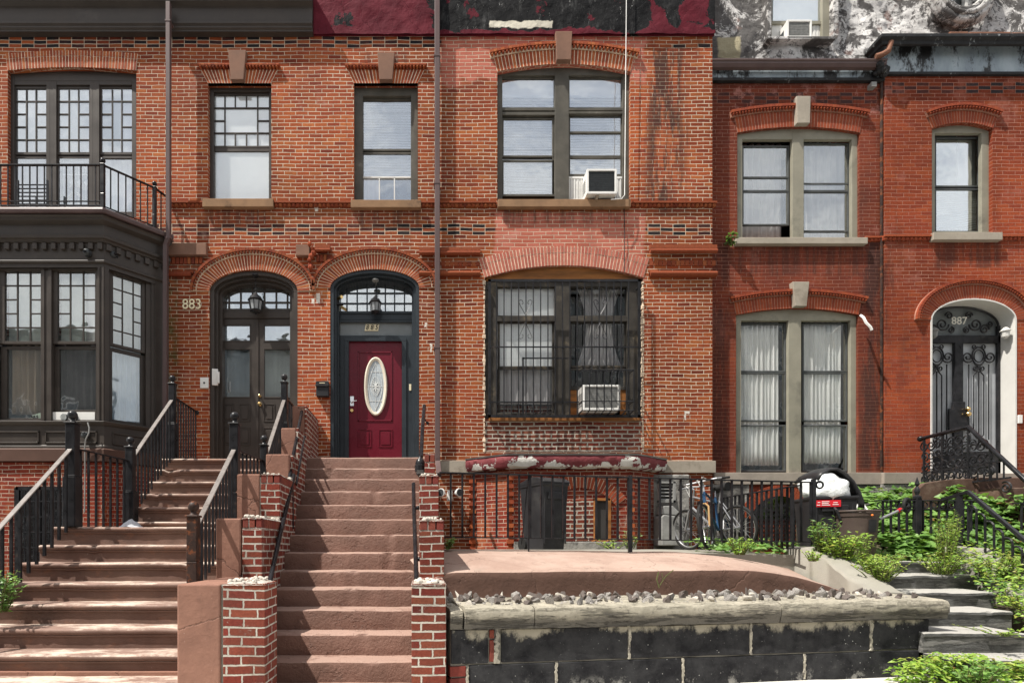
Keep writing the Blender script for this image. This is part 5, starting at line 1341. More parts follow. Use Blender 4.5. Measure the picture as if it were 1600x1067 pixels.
# white fan panel
mb = MB(); mb.pbox(82.5, 643.5, 148, 659, BD+.05, .04)
fp = solo('window_fan', mb, M_WHITE, 'long white fan panel with two round dark grilles in the sill of the bay window', 'fan')
fp_parts = []
for px in (98, 114):
    mb = MB(); L = Vector(fp.location); WM[fp.name] = Matrix.Translation(L)
    mb.lathe((X(px,BD), BD+.02, Z(651,BD)), [(.055, .0), (.058, .02), (.058, .04)], 20, 'y'); o = part('fan_opening', mb, M_GRILL, fp)
    mb = MB()
    for k in range(-2, 3):
        w_ = sqrt(max(.0004, .055**2-(k*.02)**2)); x, z = X(px,BD), Z(651,BD)
        mb.box(x-w_, x+w_, BD+.012, BD+.018, z+k*.02-.002, z+k*.02+.002); mb.box(x+k*.02-.002, x+k*.02+.002, BD+.010, BD+.0115, z-w_, z+w_)
    part('grille', mb, M_CAME, o)
mb = MB(); mb.prism([wp(36, 651, BD), wp(43, 645, BD), wp(52, 642, BD), wp(64, 642, BD), wp(64, 651, BD)], BD+.135, BD+.14)
sg = solo('paper_sign', mb, simple('paper_green_tint', (.62,.72,.60), .8, .05, 3, 0), 'pale green paper notice lying in the sill of the bay window at the left edge', 'sign')
WM[sg.name] = Matrix.Translation(sg.location); text_part('AILS', M_NUMBLK, sg, (X(45,BD), BD+.130, Z(648.6,BD)), .065, .002, name='lettering', off=.002)
# cable and ball lamp below, two ball cameras above
mb = MB(); mb.tube([P(137, 660, 9.16), P(139.5, 668, 9.14), P(139, 676, 9.12), P(134, 686, 9.12), P(132.5, 697, 9.14), P(133, 730, 9.17), P(132, 800, 9.17)], .012, 6)
solo('cable', mb, M_GREYMET, 'grey cable hanging from the white fan panel past the round black lamp', 'cable', smooth=True)
def ballcam(p, lbl, aim=(0,-1,-.2), grp=None):
    t = thing('security_camera', lbl, 'camera', p, group=grp); p = Vector(p)
    mb = MB(); mb.lathe(p, [(.055, -.0), (.06, -.02), (.04, -.03)], 16, 'y'); part('mount', mb, M_BIN, t, smooth=True)
    mb = MB(); mb.ball(p+Vector((0, -.06, 0)), .052, 16); part('ball', mb, M_GRILL, t, smooth=True)
    a = Vector(aim).normalized(); c = p+Vector((0, -.06, 0)); mb = MB(); mb.tube([c+a*.03, c+a*.058], .024, 14); part('lens', mb, M_PIPEBLK, t, smooth=True)
ballcam(P(138.5, 397, 9.25), 'grey ball camera under the dentils on the flat front of the bay')
ballcam(P(183, 402, 9.43)+Vector((-.02,-.02,0)), 'grey ball camera under the dentils on the canted side of the bay', (1,-.4,.1))
ballcam(P(135.5, 681, 9.23), 'round black lamp ball on the dado panel below the white fan', (0, -.6, .6))

# ---- balcony railing on the bay
t = thing('balcony_railing', 'black iron balcony railing with posts on top of the brown bay', 'railing', (-6, 9.2, zb(334)))
zr0 = zb(333)+.0; zt_ = Z(258, 9.15)
RP = [(-8.95, 9.95), (-8.2, 9.14), (-5.07, 9.14), (-4.52, 9.72), (-4.42, 9.98)]
def rail_run(t, a, b, ztop, zbot, nb, r=.011, topw=.028, mat=M_BLACKIRON, toph=.018, bot=True, zt2=None, zb2=None, top_mat=None, skip_ends=True, name='baluster'):
    a = Vector((a[0], a[1], 0)); b = Vector((b[0], b[1], 0)); zt2 = ztop if zt2 is None else zt2; zb2 = zbot if zb2 is None else zb2
    d = (b-a).normalized(); n = Vector((d.y, -d.x, 0))
    def bar(za, zb_, w, h, m, nm):
        mb = MB(); q = []
        for p, z in ((a, za), (b, zb_)):
            q.append([mb.av((p.x+n.x*s*w, p.y+n.y*s*w, z+k*h)) for s, k in ((-1, 0), (1, 0), (1, 1), (-1, 1))])
        for j in range(4): mb.face((q[0][j], q[0][(j+1)%4], q[1][(j+1)%4], q[1][j]))
        mb.face(q[0]); mb.face(q[1][::-1]); part(nm, mb, m, t, bevel=.003, seg=1)
    bar(ztop-toph, zt2-toph, topw, toph, top_mat or mat, 'top_rail')
    if bot: bar(zbot, zb2, topw*.55, .014, mat, 'bottom_rail')
    for i in range(nb):
        f = (i+1)/(nb+1) if skip_ends else i/max(1, nb-1); p = a+(b-a)*f
        mb = MB(); mb.tube([(p.x, p.y, zbot+(zb2-zbot)*f+.004), (p.x, p.y, ztop+(zt2-ztop)*f-toph)], r, 4); part(name, mb, mat, t)
def ball_post(t, p, zlo, ztop, w=.035, base=.05, hb=.45, mat=M_BLACKIRON):
    """square post with thicker foot, cap plate, neck and ball"""
    mb = MB(); x, y = p; r = .043*(w/.035)**.5
    mb.box(x-w, x+w, y-w, y+w, zlo+hb*(ztop-zlo), ztop-2.9*r)
    if base > w:
        zz = zlo+hb*(ztop-zlo); mb.box(x-base, x+base, y-base, y+base, zlo, zz)
        mb.box(x-base*.9, x+base*.9, y-base*.9, y+base*.9, zz, zz+.02)
    else: mb.box(x-w, x+w, y-w, y+w, zlo, zlo+hb*(ztop-zlo)-.001)
    z0 = ztop-2.9*r
    mb.box(x-w*1.25, x+w*1.25, y-w*1.25, y+w*1.25, z0, z0+.02)
    o = part('post', mb, mat, t, bevel=.008)
    mb = MB(); mb.lathe((x, y, z0+.02), [(w*.9, 0), (w*.55, .02), (r*.5, .028), (r*.45, .04)], 12); mb.ball((x, y, ztop-r*.95), r, 14); part('finial', mb, mat, o, smooth=True)
for i, n in ((1, 26), (2, 6), (3, 1)): rail_run(t, RP[i], RP[i+1], zt_, zr0+.04, n, r=.008, topw=.022)
rail_run(t, (RP[1][0], RP[1][1]), (RP[2][0], RP[2][1]), zr0+.13, zr0+.055, 0, topw=.008)
for i in (2, 3): ball_post(t, RP[i], zr0, zt_+.10, .03, .0, .3)
# low black rack leaning on balcony door
mb = MB(); 
for k in range(6): mb.pbox(28, 288+k*6, 73, 289.6+k*6, 9.88, .012)
for x in (26, 72): mb.pbox(x, 281, x+2.4, 328, 9.87, .03)
solo('balcony_rack', mb, M_BLACKIRON, 'low black slatted rack standing on the balcony in front of the left light', 'rack')

# ================= stoop of 883
def lump_sweep(mb, x0, x1, prof, amp=.004, n=60, seed=0, xa=None, xb=None):
    """profile (y,z) swept along x with slight wear; x0/x1 are the ends at every profile point"""
    rows = []
    for i in range(n+1):
        f = i/n; x = x0+(x1-x0)*f; row = []
        for k, (y, z) in enumerate(prof):
            v = mnoise.noise_vector(Vector((x*3.1+seed*7.3, y*3, z*3)))*amp + mnoise.noise_vector(Vector((x*14+seed*3.3, y*9, z*9)))*amp*.4
            ch = mnoise.noise(Vector((x*5.3+seed*13.37, seed*3.71+.4, 4.4)))
            if ch > .40 and 1 < k < len(prof)-3: v = v+Vector((0, (ch-.40)*.08, -(ch-.40)*.08))
            row.append(mb.av((x, y+v.y, z+v.z)))
        rows.append(row)
    for a, b in zip(rows, rows[1:]):
        for j in range(len(prof)-1): mb.face((a[j], b[j], b[j+1], a[j+1]))
    mb.face(rows[0]); mb.face(rows[-1][::-1])
def step_prof(y, z, r, tread, nose=.03):
    """y,z = front top of nosing; torus roll with fillet under it"""
    p = [(y+.9, z-r-.10), (y+nose, z-r-.10), (y+nose, z-.075), (y+.012, z-.070), (y+.010, z-.058)]
    for a in range(0, 7): q = -pi/2+a*pi/6*.98; p.append((y+.024-.026*cos(q), z-.028+.028*sin(q)))
    p += [(y+.03, z), (y+tread+.05, z+.004), (y+tread+.05, z-r-.1)]
    return p
S1 = thing('stoop', 'wide brown stoop with rounded nosings and a landing leading to the double door of 883', 'stoop', (-3.1, 6.5, 0))
low = [(6.6, .235), (6.32, .028), (6.04, -.161), (5.76, -.358), (5.48, -.542), (5.2, -.734), (4.92, -.918), (4.64, -1.095)]
upp = [(8.75, 1.351), (8.47, 1.148), (8.19, .937), (7.91, .738), (7.63, .534), (7.35, .327)]
for i, (y, z) in enumerate(low):
    mb = MB(); lump_sweep(mb, -4.26 if i == 0 else -4.22+.0*i, -1.975, step_prof(y, EYE+z, .19, .28 if i else .9), .005, 60, i); part('step', mb, M_STAIR, S1, smooth=True)
for i, (y, z) in enumerate(upp):
    mb = MB(); lump_sweep(mb, [-3.97,-3.93,-3.90,-3.88,-3.80,-3.78][i], -2.0, step_prof(y, EYE+z, .2, .28 if i else 1.5), .004, 50, 20+i); part('step', mb, M_STAIR, S1, smooth=True)
mb = MB(); mb.box(-4.2, -2.0, 6.75, 8.3, .1, EYE+.12); mb.box(-3.9, -2.0, 8.85, 10.2, .1, EYE+1.2); mb.box(-4.18, -2.0, 4.9, 6.7, -.02, .22)
mb.box(-3.86, -2.0, 7.8, 8.9, .1, EYE+.5); part('stoop_core', mb, M_STUCCO, S1)
mb = MB(); mb.box(-5.3, -4.262, 5.6, 5.75, 0, Z(838, 5.7)); part('cheek_block', mb, M_BROWNL, S1, bevel=.01)

# ---- iron railings of 883
zE = EYE
A, B, C, W = (-4.02, 6.62), (-3.80, 7.5), (-3.84, 8.85), (-3.87, 9.93)
t = thing('stair_railing', 'left black iron stair railing with three ball posts beside the bay', 'railing', (-4.02, 6.6, EYE+.2))
ball_post(t, A, zE+.235, zE+1.57, .055, .075, .43); ball_post(t, B, zE+.235, zE+1.44, .05, .072, .4); ball_post(t, C, zE+1.351, zE+2.64, .045, .06, .42)
rail_run(t, (-4.02, 4.4), A, zE-.72, zE-1.3, 17, .013, .028, bot=False, zt2=zE+1.17, zb2=zE+.25, top_mat=M_RAILTOP)
rail_run(t, A, B, zE+1.15, zE+.24, 7, .011, .02, zt2=zE+1.13, bot=False); rail_run(t, B, C, zE+1.14, zE+.35, 12, .011, .028, zt2=zE+2.29, zb2=zE+1.36, bot=False, top_mat=M_RAILTOP)
rail_run(t, C, W, zE+2.33, zE+1.36, 9, .010, .018, zt2=zE+2.33, bot=False)
mb = MB(); mb.ball((W[0], W[1]-.05, zE+2.31), .04, 10); part('end_knob', mb, M_BLACKIRON, t, smooth=True)
Dp, E, Fp, Gp = (-2.09, 5.26), (-2.15, 6.6), (-2.06, 7.5), (-2.12, 8.85)
t = thing('stair_railing', 'right black iron stair railing with a rusty foot post beside the stucco piers', 'railing', (-2.1, 5.3, EYE-.3))
ball_post(t, Dp, zE-.36, zE+.42, .048, .0, .3, M_IRONRUST); ball_post(t, E, zE+.235, zE+1.55, .05, .0, .3); ball_post(t, Fp, zE+.235, zE+1.46, .045, .0, .35); ball_post(t, Gp, zE+1.351, zE+2.66, .045, .06, .42)
rail_run(t, Dp, E, zE+.15, zE-.5, 11, .011, .026, zt2=zE+1.15, zb2=zE+.24, bot=False, top_mat=M_RAILTOP)
rail_run(t, E, Fp, zE+1.13, zE+.24, 7, .010, .018, bot=False); rail_run(t, Fp, Gp, zE+1.14, zE+.35, 12, .010, .026, zt2=zE+2.29, zb2=zE+1.36, bot=False, top_mat=M_RAILTOP)
rail_run(t, Gp, (-2.12, 9.93), zE+2.33, zE+1.36, 8, .010, .018, bot=False)

# ================= stoop wall of 885 (stucco + brick tiers) and steps
S2 = thing('stoop', 'terracotta stuccoed stoop with brick piers leading up to the maroon door', 'stoop', (-.9, 6.5, 0))
ys = [5.08+i*.2783 for i in range(0, 14)]
def ledge_prof(y, z, r, tread): return [(y+.9, z-r-.1), (y+.005, z-r-.1), (y+.0, z-.04), (y+.008, z-.012), (y+.03, z), (y+tread+.05, z+.006), (y+tread+.05, z-r-.1)]
for i in range(13):
    y = 5.08+i*.2805; z = -1.262+i*.2005
    if i == 12: y = 8.7; z = 1.36
    zq = [-1.262,-1.06,-.85,-.64,-.445,-.265,-.06,.155,.36,.565,.77,.97,1.16,1.36]
    mb = MB(); zz = zq[i] if i < 12 else 1.36
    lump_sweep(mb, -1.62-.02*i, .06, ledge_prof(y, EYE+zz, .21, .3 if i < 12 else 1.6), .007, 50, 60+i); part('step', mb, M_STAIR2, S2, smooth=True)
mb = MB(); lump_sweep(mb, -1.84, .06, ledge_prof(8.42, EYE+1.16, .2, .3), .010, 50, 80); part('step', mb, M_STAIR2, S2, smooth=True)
mb = MB()
for i in range(12): mb.box(-1.6, .04, 5.2+i*.28, 5.55+i*.28, -.1, EYE-1.5+i*.2)
mb.box(-1.8, .04, 8.8, 10.2, 0, EYE+1.3); part('stoop_core', mb, M_STUCCO, S2)
def brick_pier(parent, x0, x1, y0, y1, z0, z1, soldier=True, cap=True, seed=1):
    mb = MB(); zt = z1-.0755*1.5 if soldier else z1
    mb.box(x0, x1, y0, y1, z0, zt); o = part('brick_pier', mb, M_PIER, parent, bevel=.006)
    if soldier:
        mb = MB(); n = max(2, int(round((x1-x0)/.072))); w = (x1-x0)/n
        for i in range(n): mb.box(x0+i*w+.006, x0+(i+1)*w-.006, y0, y0+.1, zt+.012, z1-.006)
        m_ = max(1, int((y1-y0)/.075)); w = (y1-y0)/m_
        for i in range(m_):
            mb.box(x1-.09, x1, y0+i*w+.006, y0+(i+1)*w-.006, zt+.012, z1-.006-.001*(i%2)); mb.box(x0, x0+.09, y0+i*w+.006+(.1 if i==0 else 0), y0+(i+1)*w-.006, zt+.012, z1-.007)
        part('soldier_course', mb, M_VPIER, o, bevel=.004); mb = MB(); mb.box(x0+.006, x1-.006, y0+.006, y1-.006, zt-.01, z1); part('pier_mortar', mb, M_MWHITE, o)
    if cap:
        rg = rngof(seed); mb = MB(); nx, ny = 14, max(6, int((y1-y0)/.03)); g = []
        for j in range(ny+1):
            row = []
            for i in range(nx+1):
                u, v = i/nx, j/ny; e = min(u, 1-u, v, 1-v)
                z = z1-.006+.012*min(1, e*8)+.010*mnoise.noise(Vector((i*.9, j*.9, seed)))
                row.append(mb.av((x0-.004+(x1-x0+.008)*u+.004*mnoise.noise(Vector((i, j, 5))), y0-.006+(y1-y0+.01)*v+.006*mnoise.noise(Vector((i*2, seed, 5))), z if 0 < i < nx and 0 < j < ny else z1-.012+.008*mnoise.noise(Vector((i*1.3, j*1.3, seed))))))
            g.append(row)
        for j in range(ny):
            for i in range(nx): mb.face((g[j][i], g[j][i+1], g[j+1][i+1], g[j+1][i]))
        c = part('mortar_cap', mb, M_MWHITE, o, smooth=True)
        mb = MB()
        for k in range(int(9+14*(y1-y0))):
            x = rg.uniform(x0+.02, x1-.02); y = rg.uniform(y0+.0, y1-.03); r = rg.uniform(.010, .026)
            T = Matrix.Translation((x, y, z1+.012)) @ Matrix.Rotation(rg.uniform(0, 3), 4, 'Z') @ Matrix.Rotation(rg.uniform(-.6, .6), 4, 'X') @ Matrix.Diagonal((r*rg.uniform(.8, 1.5), r, r*rg.uniform(.6, 1.2), 1))
            mb.T = T; mb.ball((0, 0, 0), 1, 6); mb.T = None
        pc = part('embedded_chips', mb, M_ROCK[2], c); pc['kind'] = 'stuff'
    return o
zr = lambda v: EYE+v
brick_pier(S2, -1.60, -1.262, 4.62, 5.0, -.1, zr(-.29), False, True, 1)
brick_pier(S2, -1.70, -1.49, 5.001, 5.80, -.1, zr(-.315), False, True, 2)
brick_pier(S2, -1.80, -1.60, 5.75, 6.6, .2, zr(.30), True, True, 3)
brick_pier(S2, -1.84, -1.62, 6.55, 7.4, .3, zr(.835), True, True, 4)
brick_pier(S2, -1.70, -1.665, 7.41, 8.2, .5, zr(1.19), False, False); brick_pier(S2, -1.79, -1.75, 8.15, 9.0, .5, zr(1.69), False, False); brick_pier(S2, -1.83, -1.80, 8.95, 9.98, .5, zr(2.2), False, False)
for i, (x0, x1, y0, y1, z1) in enumerate(((-1.97, -1.62, 4.62, 5.74, -.295), (-2.06, -1.81, 5.745, 6.545, .29), (-2.13, -1.85, 6.55, 7.345, .835), (-2.0, -1.70, 7.35, 8.145, 1.19), (-2.0, -1.79, 8.15, 8.945, 1.69), (-2.02, -1.83, 8.95, 9.98, 2.2))):
    mb = MB(); mb.box(x0, x1, y0, y1, -.1, zr(z1)); part('stucco_pier', mb, M_STUCCO, S2, bevel=.016, seg=3)
# grey mortar seam between stucco and brick
for q_ in ((-1.622, -1.598, 4.64, 5.0, -.1, zr(-.30)), (-1.855, -1.838, 6.56, 7.3, .3, zr(.80))): mb = MB(); mb.box(*q_); part('mortar_seam', mb, M_CONC, S2)
brick_pier(S2, -.093, .204, 4.95, 5.5, -.1, zr(-.31), False, True, 5)
brick_pier(S2, -.028, .200, 5.501, 5.80, -.1, zr(-.30), False, False, 6)
brick_pier(S2, -.026, .217, 5.75, 6.6, .2, zr(.275), True, True, 7); brick_pier(S2, -.036, .185, 6.55, 7.4, .3, zr(.82), True, True, 8); brick_pier(S2, .03, .16, 7.41, 9.98, .5, zr(1.20), True, False)

# ---- pipe handrails of 885
def handrail(L, lbl, r=.022, brackets=()):
    t = thing('handrail', lbl, 'handrail', L[0]); mb = MB(); mb.tube(L, r, 12); part('rail', mb, M_PIPEBLK, t, smooth=True)
    for (a, b) in brackets:
        mb = MB(); mb.tube([a, (Vector(a)+Vector(b))/2+Vector((0, 0, -.03)), b], .009, 8); mb.ball(b, .025, 8); part('bracket', mb, M_PIPEBLK, t, smooth=True)
def Q(px, py, d): return tuple(P(px, py, d))
handrail([Q(421, 911, 5.6), Q(437, 838, 6.3), Q(452, 775, 7.0), Q(459, 742, 7.37)], 'lower left black pipe handrail on the terracotta stoop', .026, [(Q(437, 838, 6.3), Q(432, 842, 6.3)), (Q(455, 760, 7.1), Q(446, 766, 7.1))])
handrail([Q(452, 748, 7.28), Q(458, 712, 7.7), Q(472, 641, 9.0), Q(475, 640, 9.1)], 'upper left black pipe handrail nearest the mailbox', .024, [(Q(472, 643, 8.95), Q(479, 641, 9.4))])
handrail([Q(463, 757, 7.3), Q(468, 727, 7.55), Q(476, 681, 8.2), Q(477, 683, 8.25)], 'thin inner pipe rail on the left of the terracotta stoop', .014)
mb = MB()
for px, pa, pb, d in ((476, 640, 731, 9.0), (456, 755, 826, 7.2)): mb.tube([Q(px, pa, d), Q(px+.5, pb, d)], .022, 8)
solo('handrail_post', mb, M_PIPEBLK, 'black upright posts under the left pipe handrails', 'post')
handrail([Q(651, 911, 5.6), Q(649, 855, 6.2), Q(647, 800, 6.85), Q(646, 756, 7.3), Q(646.3, 756, 7.33)], 'lower right black pipe handrail running up beside the brick piers', .024, [(Q(649, 870, 6.0), Q(655, 873, 6.0)), (Q(647.3, 790, 6.9), Q(653, 793, 6.9))])
handrail([Q(658, 714, 7.8), Q(660, 672, 8.4), Q(663, 634, 9.2)], 'upper right black pipe handrail rising from the cast iron lamp head', .028, [(Q(662, 648, 8.95), Q(668, 661, 9.0))])
# cast iron head at the foot of the upper rail
t = thing('lamp_head', 'squat black cast iron lantern head on the brick pier right of the steps', 'lamp', P(656.5, 748, 7.6)); c = P(656.5, 748, 7.6)
mb = MB(); k = 7.6/F
mb.lathe(c, [(.2*k, 0), (4*k, 5*k), (7*k, 7*k), (6*k, 9*k), (8.5*k, 12*k), (8.7*k, 21*k), (7*k, 23*k)], 10); part('body', mb, M_BLACKIRON, t, bevel=.004)
mb = MB(); mb.lathe((c.x, c.y, c.z+23*k), [(7.8*k, 0), (7.6*k, 2*k), (5.5*k, 7*k), (2.5*k, 10*k), (2*k, 13*k), (.2*k, 13.5*k)], 16); part('hood', mb, M_BLACKIRON, t, smooth=True)
mb = MB()
for y, w in ((735, 5), (737, 6), (739, 5)): mb.box(c.x-w*k, c.x+w*k, c.y-8.9*k, c.y-8.5*k, Z(y, 7.52)-.003, Z(y, 7.52)+.003)
part('raised_lines', mb, M_GREYMET, t)
# ================= downpipes
def downpipe(L, lbl, r=.05, straps=()):
    t = thing('downpipe', lbl, 'downpipe', L[-1], group=None); mb = MB(); mb.tube(L, r, 4); part('pipe', mb, M_PIPE, t, bevel=.008)
    for z in straps:
        x, y = L[0][0], L[0][1]; mb = MB(); mb.box(x-r*1.25, x+r*1.25, y-r*1.15, y+.1, z-.012, z+.012); part('strap', mb, M_PIPE, t)
downpipe([Q(683, -30, 9.90), Q(683.5, 715, 9.90), Q(684, 722, 9.9), Q(686, 742, 9.6)], 'tall brown downpipe right of the maroon door, running the full height of the wall', .044, [Z(544, 9.9), Z(288, 9.9), Z(90, 9.9)])
downpipe([Q(263.5, 5, 9.76), Q(263.5, 372, 9.76), Q(259, 384, 9.78), Q(258, 740, 9.82)], 'brown downpipe passing the balcony corner and the bay of 883', .037, [Z(30, 9.7), Z(370, 9.7)])
mb = MB(); mb.tube([Q(979, -30, 9.85), Q(976, 305, 9.86), Q(971, 311, 9.84), Q(955, 312, 9.8)], .0065, 6); solo('conduit', mb, M_WHITE, 'thin pale conduit dropping from the roof to the air conditioner in the double upper window', 'conduit', smooth=True)
mb = MB(); mb.tube([Q(975, 325, 9.97), Q(976, 365, 9.97), Q(975.5, 425, 9.93)], .007, 5); solo('cable', mb, M_RUBBER, 'thin dark cable running from the upper sill down to the barred window', 'cable')

# ================= air conditioners
def ac(x0, y0, x1, y1, df, db, lbl, face='dark', sideout=0):
    """front face outline in px at depth df, body going back to db"""
    a, b, c, e = X(x0, df), X(x1, df), Z(y1, df), Z(y0, df)
    t = thing('air_conditioner', lbl, 'air conditioner', ((a+b)/2, (df+db)/2, c), group='window air conditioners')
    mb = MB(); mb.box(a+.004, b-.004, df+.03, db, c+.004, e-.004); part('casing', mb, M_WHITE, t, bevel=.008)
    mb = MB(); w = .035
    mb.wall([(a, c), (b, c), (b, e), (a, e)], [[(a+w, c+w*1.2), (b-w, c+w*1.2), (b-w, e-w), (a+w, e-w)]], df, .04); part('front_rim', mb, M_WHITE, t, bevel=.006)
    mb = MB(); mb.box(a+w, b-w, df+.022, df+.034, c+w*1.2, e-w); g = part('grille', mb, M_GRILL if face == 'dark' else M_GRILLW, t)
    mb = MB(); n = 46
    for i in range(n):
        x = a+w+(b-a-2*w)*(i+.5)/n; mb.box(x-.0016, x+.0016, df+.014, df+.022, c+w*1.2, e-w)
    for i in range(9):
        z = c+w*1.2+(e-c-2.2*w)*(i+.5)/9; mb.box(a+w, b-w, df+.012, df+.0138, z-.0015, z+.0015)
    part('fins', mb, M_GRILLW if face != 'dark' else M_GRILL, g)
    mb = MB()
    for i in range(6):
        z = c+.1+(e-c-.2)*i/6; mb.box(a-.0015+.004, a+.006, df+.10, db-.08, z, z+.018)
    part('side_vent', mb, M_GRILL, t)
    return t
t = ac(917, 264, 964, 303, 9.82, 10.16, 'white air conditioner with a dark face propped in the double upper window')
mb = MB(); mb.tube([Q(934, 304, 9.84), Q(932, 310, 9.9), Q(930, 315, 9.98)], .022, 4); part('prop_bracket', mb, M_LIME, t)
ac(911, 601, 969, 641, 9.80, 10.3, 'white air conditioner inside the iron window bars beside the grey curtain', 'grey')
ac(1230, 31, 1269, 60, 10.14, 10.5, 'white air conditioner high in the attic window above the brown gutter', 'grey')
for (a, b) in ((1206, 1224), (1270, 1284)):
    mb = MB()
    for k in range(int((b-a)/2.4)): mb.pbox(a+k*2.4, 40, a+k*2.4+1.9, 62, 10.38-(k%2)*.006, .02)
    part('accordion_panel', mb, M_WHITE, H3)

# ================= window guard
t = thing('window_guard', 'black iron security grille with scroll hearts over the large ground-floor window', 'window guard', (X(882,D), 9.84, Z(655,D)))
gd = 9.84
mb = MB()
for q in ((763, 436, 1001, 440), (763, 648, 1001, 652), (763, 436, 767, 652), (997, 436, 1001, 652)): mb.pbox(*q, gd, .02)
for x in (764, 1000): mb.box(X(x,gd)-.012, X(x,gd)+.012, gd+.01, 10.02, Z(446,gd)-.012, Z(446,gd)+.012); mb.box(X(x,gd)-.012, X(x,gd)+.012, gd+.01, 10.02, Z(644,gd)-.012, Z(644,gd)+.012)
part('outer_frame', mb, M_BLACKIRON, t)
for x in [776.2+11.45*i for i in range(20)]:
    if 992 < x: continue
    mb = MB(); low_ = 648 if not 903 < x < 982 else 582
    mb.tube([(X(x,gd), gd+.01, Z(437,gd)), (X(x,gd), gd+.01, Z(low_,gd))], .0085, 4); part('bar', mb, M_BLACKIRON, t)
mb = MB(); mb.pbox(765, 541, 1000, 543, gd-.004, .012); mb.pbox(765, 627, 905, 629, gd-.004, .012); mb.pbox(816, 558.5, 888, 560.5, gd+.03, .012); mb.pbox(816, 558, 818.5, 650, gd+.03, .012)
part('cross_bar', mb, M_BLACKIRON, t)
for cx_ in (821, 938):
    mb = MB()
    for s in (-1, 1):
        L = [(X(cx_, gd), gd-.002, Z(492, gd)), (X(cx_+s*8, gd), gd-.002, Z(478, gd)), (X(cx_+s*10.5, gd), gd-.002, Z(471, gd)), (X(cx_+s*8, gd), gd-.002, Z(468.5, gd)), (X(cx_+s*4.5, gd), gd-.002, Z(470, gd)), (X(cx_+s*3.5, gd), gd-.002, Z(474, gd)), (X(cx_+s*5.5, gd), gd-.002, Z(475.5, gd))]
        mb.tube(L, .006, 5); L = [(p[0], p[1], 2*Z(499, gd)-p[2]) for p in L[2:]]; mb.tube([(X(cx_, gd), gd-.002, Z(504, gd))]+L, .005, 5)
    part('heart_scroll', mb, M_BLACKIRON, t)
mb = MB(); xa, xb, yo = X(904,gd), X(983,gd), gd-.22
for i in range(8):
    x = xa+(xb-xa)*i/7; mb.tube([(x, gd+.01, Z(580,gd)), (x, yo, Z(584,gd)), (x, yo, Z(646,gd)), (x, gd+.01, Z(648,gd))], .008, 4)
for z in (Z(584,gd), Z(632,gd), Z(646,gd)): mb.tube([(xa, gd, z), (xa, yo, z), (xb, yo, z), (xb, gd, z)], .007, 4)
part('air_conditioner_cage', mb, M_BLACKIRON, t)

# ================= small wall things
def lantern(px, ytop, y0, y1, w, d, lbl):
    t = thing('hanging_lantern', lbl, 'lantern', P(px, y1, d), group='lanterns hanging in the doorways'); k = d/F; c = P(px, y1, d); H = (y1-y0)*k; W = w*k
    mb = MB(); mb.lathe(c, [(.004, -.03), (.014, -.02), (.008, 0), (W*.3, .02), (W*.42, H*.12), (W*.42, H*.16)], 8); part('base', mb, M_BLACKIRON, t, bevel=.002)
    mb = MB(); mb.lathe((c.x, c.y, c.z+H*.16), [(W*.36, 0), (W*.46, H*.42), (W*.44, H*.46)], 8); part('glass', mb, simple('lantern_glass', (.30,.32,.33), .1, .1, 20, 0), t)
    mb = MB()
    for j in range(8): a = 2*pi*j/8; mb.tube([(c.x+W*.38*cos(a), c.y+W*.38*sin(a), c.z+H*.14), (c.x+W*.48*cos(a), c.y+W*.48*sin(a), c.z+H*.62)], .006, 4)
    part('cage', mb, M_BLACKIRON, t)
    mb = MB(); mb.lathe((c.x, c.y, c.z+H*.60), [(W*.50, 0), (W*.56, .012), (W*.50, H*.07), (W*.40, H*.20), (W*.20, H*.30), (W*.10, H*.40), (.01, H*.45)], 16); part('hood', mb, M_BLACKIRON, t, smooth=True)
    mb = MB(); z0 = c.z+H*1.02; z1 = Z(ytop, d); n = max(3, int((z1-z0)/.045))
    for i in range(n):
        z = z0+(z1-z0)*(i+.5)/n; mb.torus((c.x, c.y, z), .017, .005, 'y' if i % 2 else 'x', 10, 5)
    part('chain', mb, M_BLACKIRON, t); mb = MB(); mb.lathe((c.x, c.y, z1-.03), [(.01, 0), (.05, .02), (.06, .03), (.06, .05)], 12); mb.tube([(c.x, c.y, z1+.01), (c.x, c.y+.2, z1+.01)], .012, 6); part('ceiling_rose', mb, M_GREYMET if px > 500 else M_BLACKIRON, t, smooth=True)
lantern(399.5, 431, 458, 490, 22, 10.06, 'black eight-sided lantern with clear glass hanging above the brown double door')
lantern(586.5, 439, 463, 491, 18, 10.08, 'small black cast lantern hanging above the maroon door')
t = thing('mailbox', 'black metal mailbox on the brick between the two doors', 'mailbox', P(503, 619, 9.93))
mb = MB(); a, b = X(494, 9.9), X(513.5, 9.9); c, e = Z(619, 9.9), Z(601, 9.9)
mb.box(a, b, 9.89, 10.0, c, e); part('box', mb, M_BIN, t, bevel=.008)
mb = MB(); mb.prism([(a-.006, e), (b+.006, e), (b+.0, e+.055), (a+.0, e+.055)], 9.875, 10.0); mb.box(a-.008, b+.008, 9.868, 9.885, e-.035, e+.002); lid = part('lid', mb, M_BIN, t, bevel=.006)
mb = MB(); mb.box(a+.06, b-.06, 9.868, 9.874, e+.018, e+.028); part('slot', mb, M_NUMCREAM, lid)
mb = MB(); mb.pbox(312.5, 589.5, 325.5, 606, 9.97, .03); o = solo('intercom', mb, M_WHITE, 'white square bell plate on the brick left of the double door', 'intercom', bevel=.005)
mb = MB(); mb.lathe((X(319,9.97), 9.958, Z(598,9.97)), [(.014, 0), (.018, .012)], 12, 'y'); part('button', mb, M_GRILL, o)
t = thing('door_entry_unit', 'upright white entry unit on the left jamb of the brown double door', 'intercom', P(336, 602, 10.0))
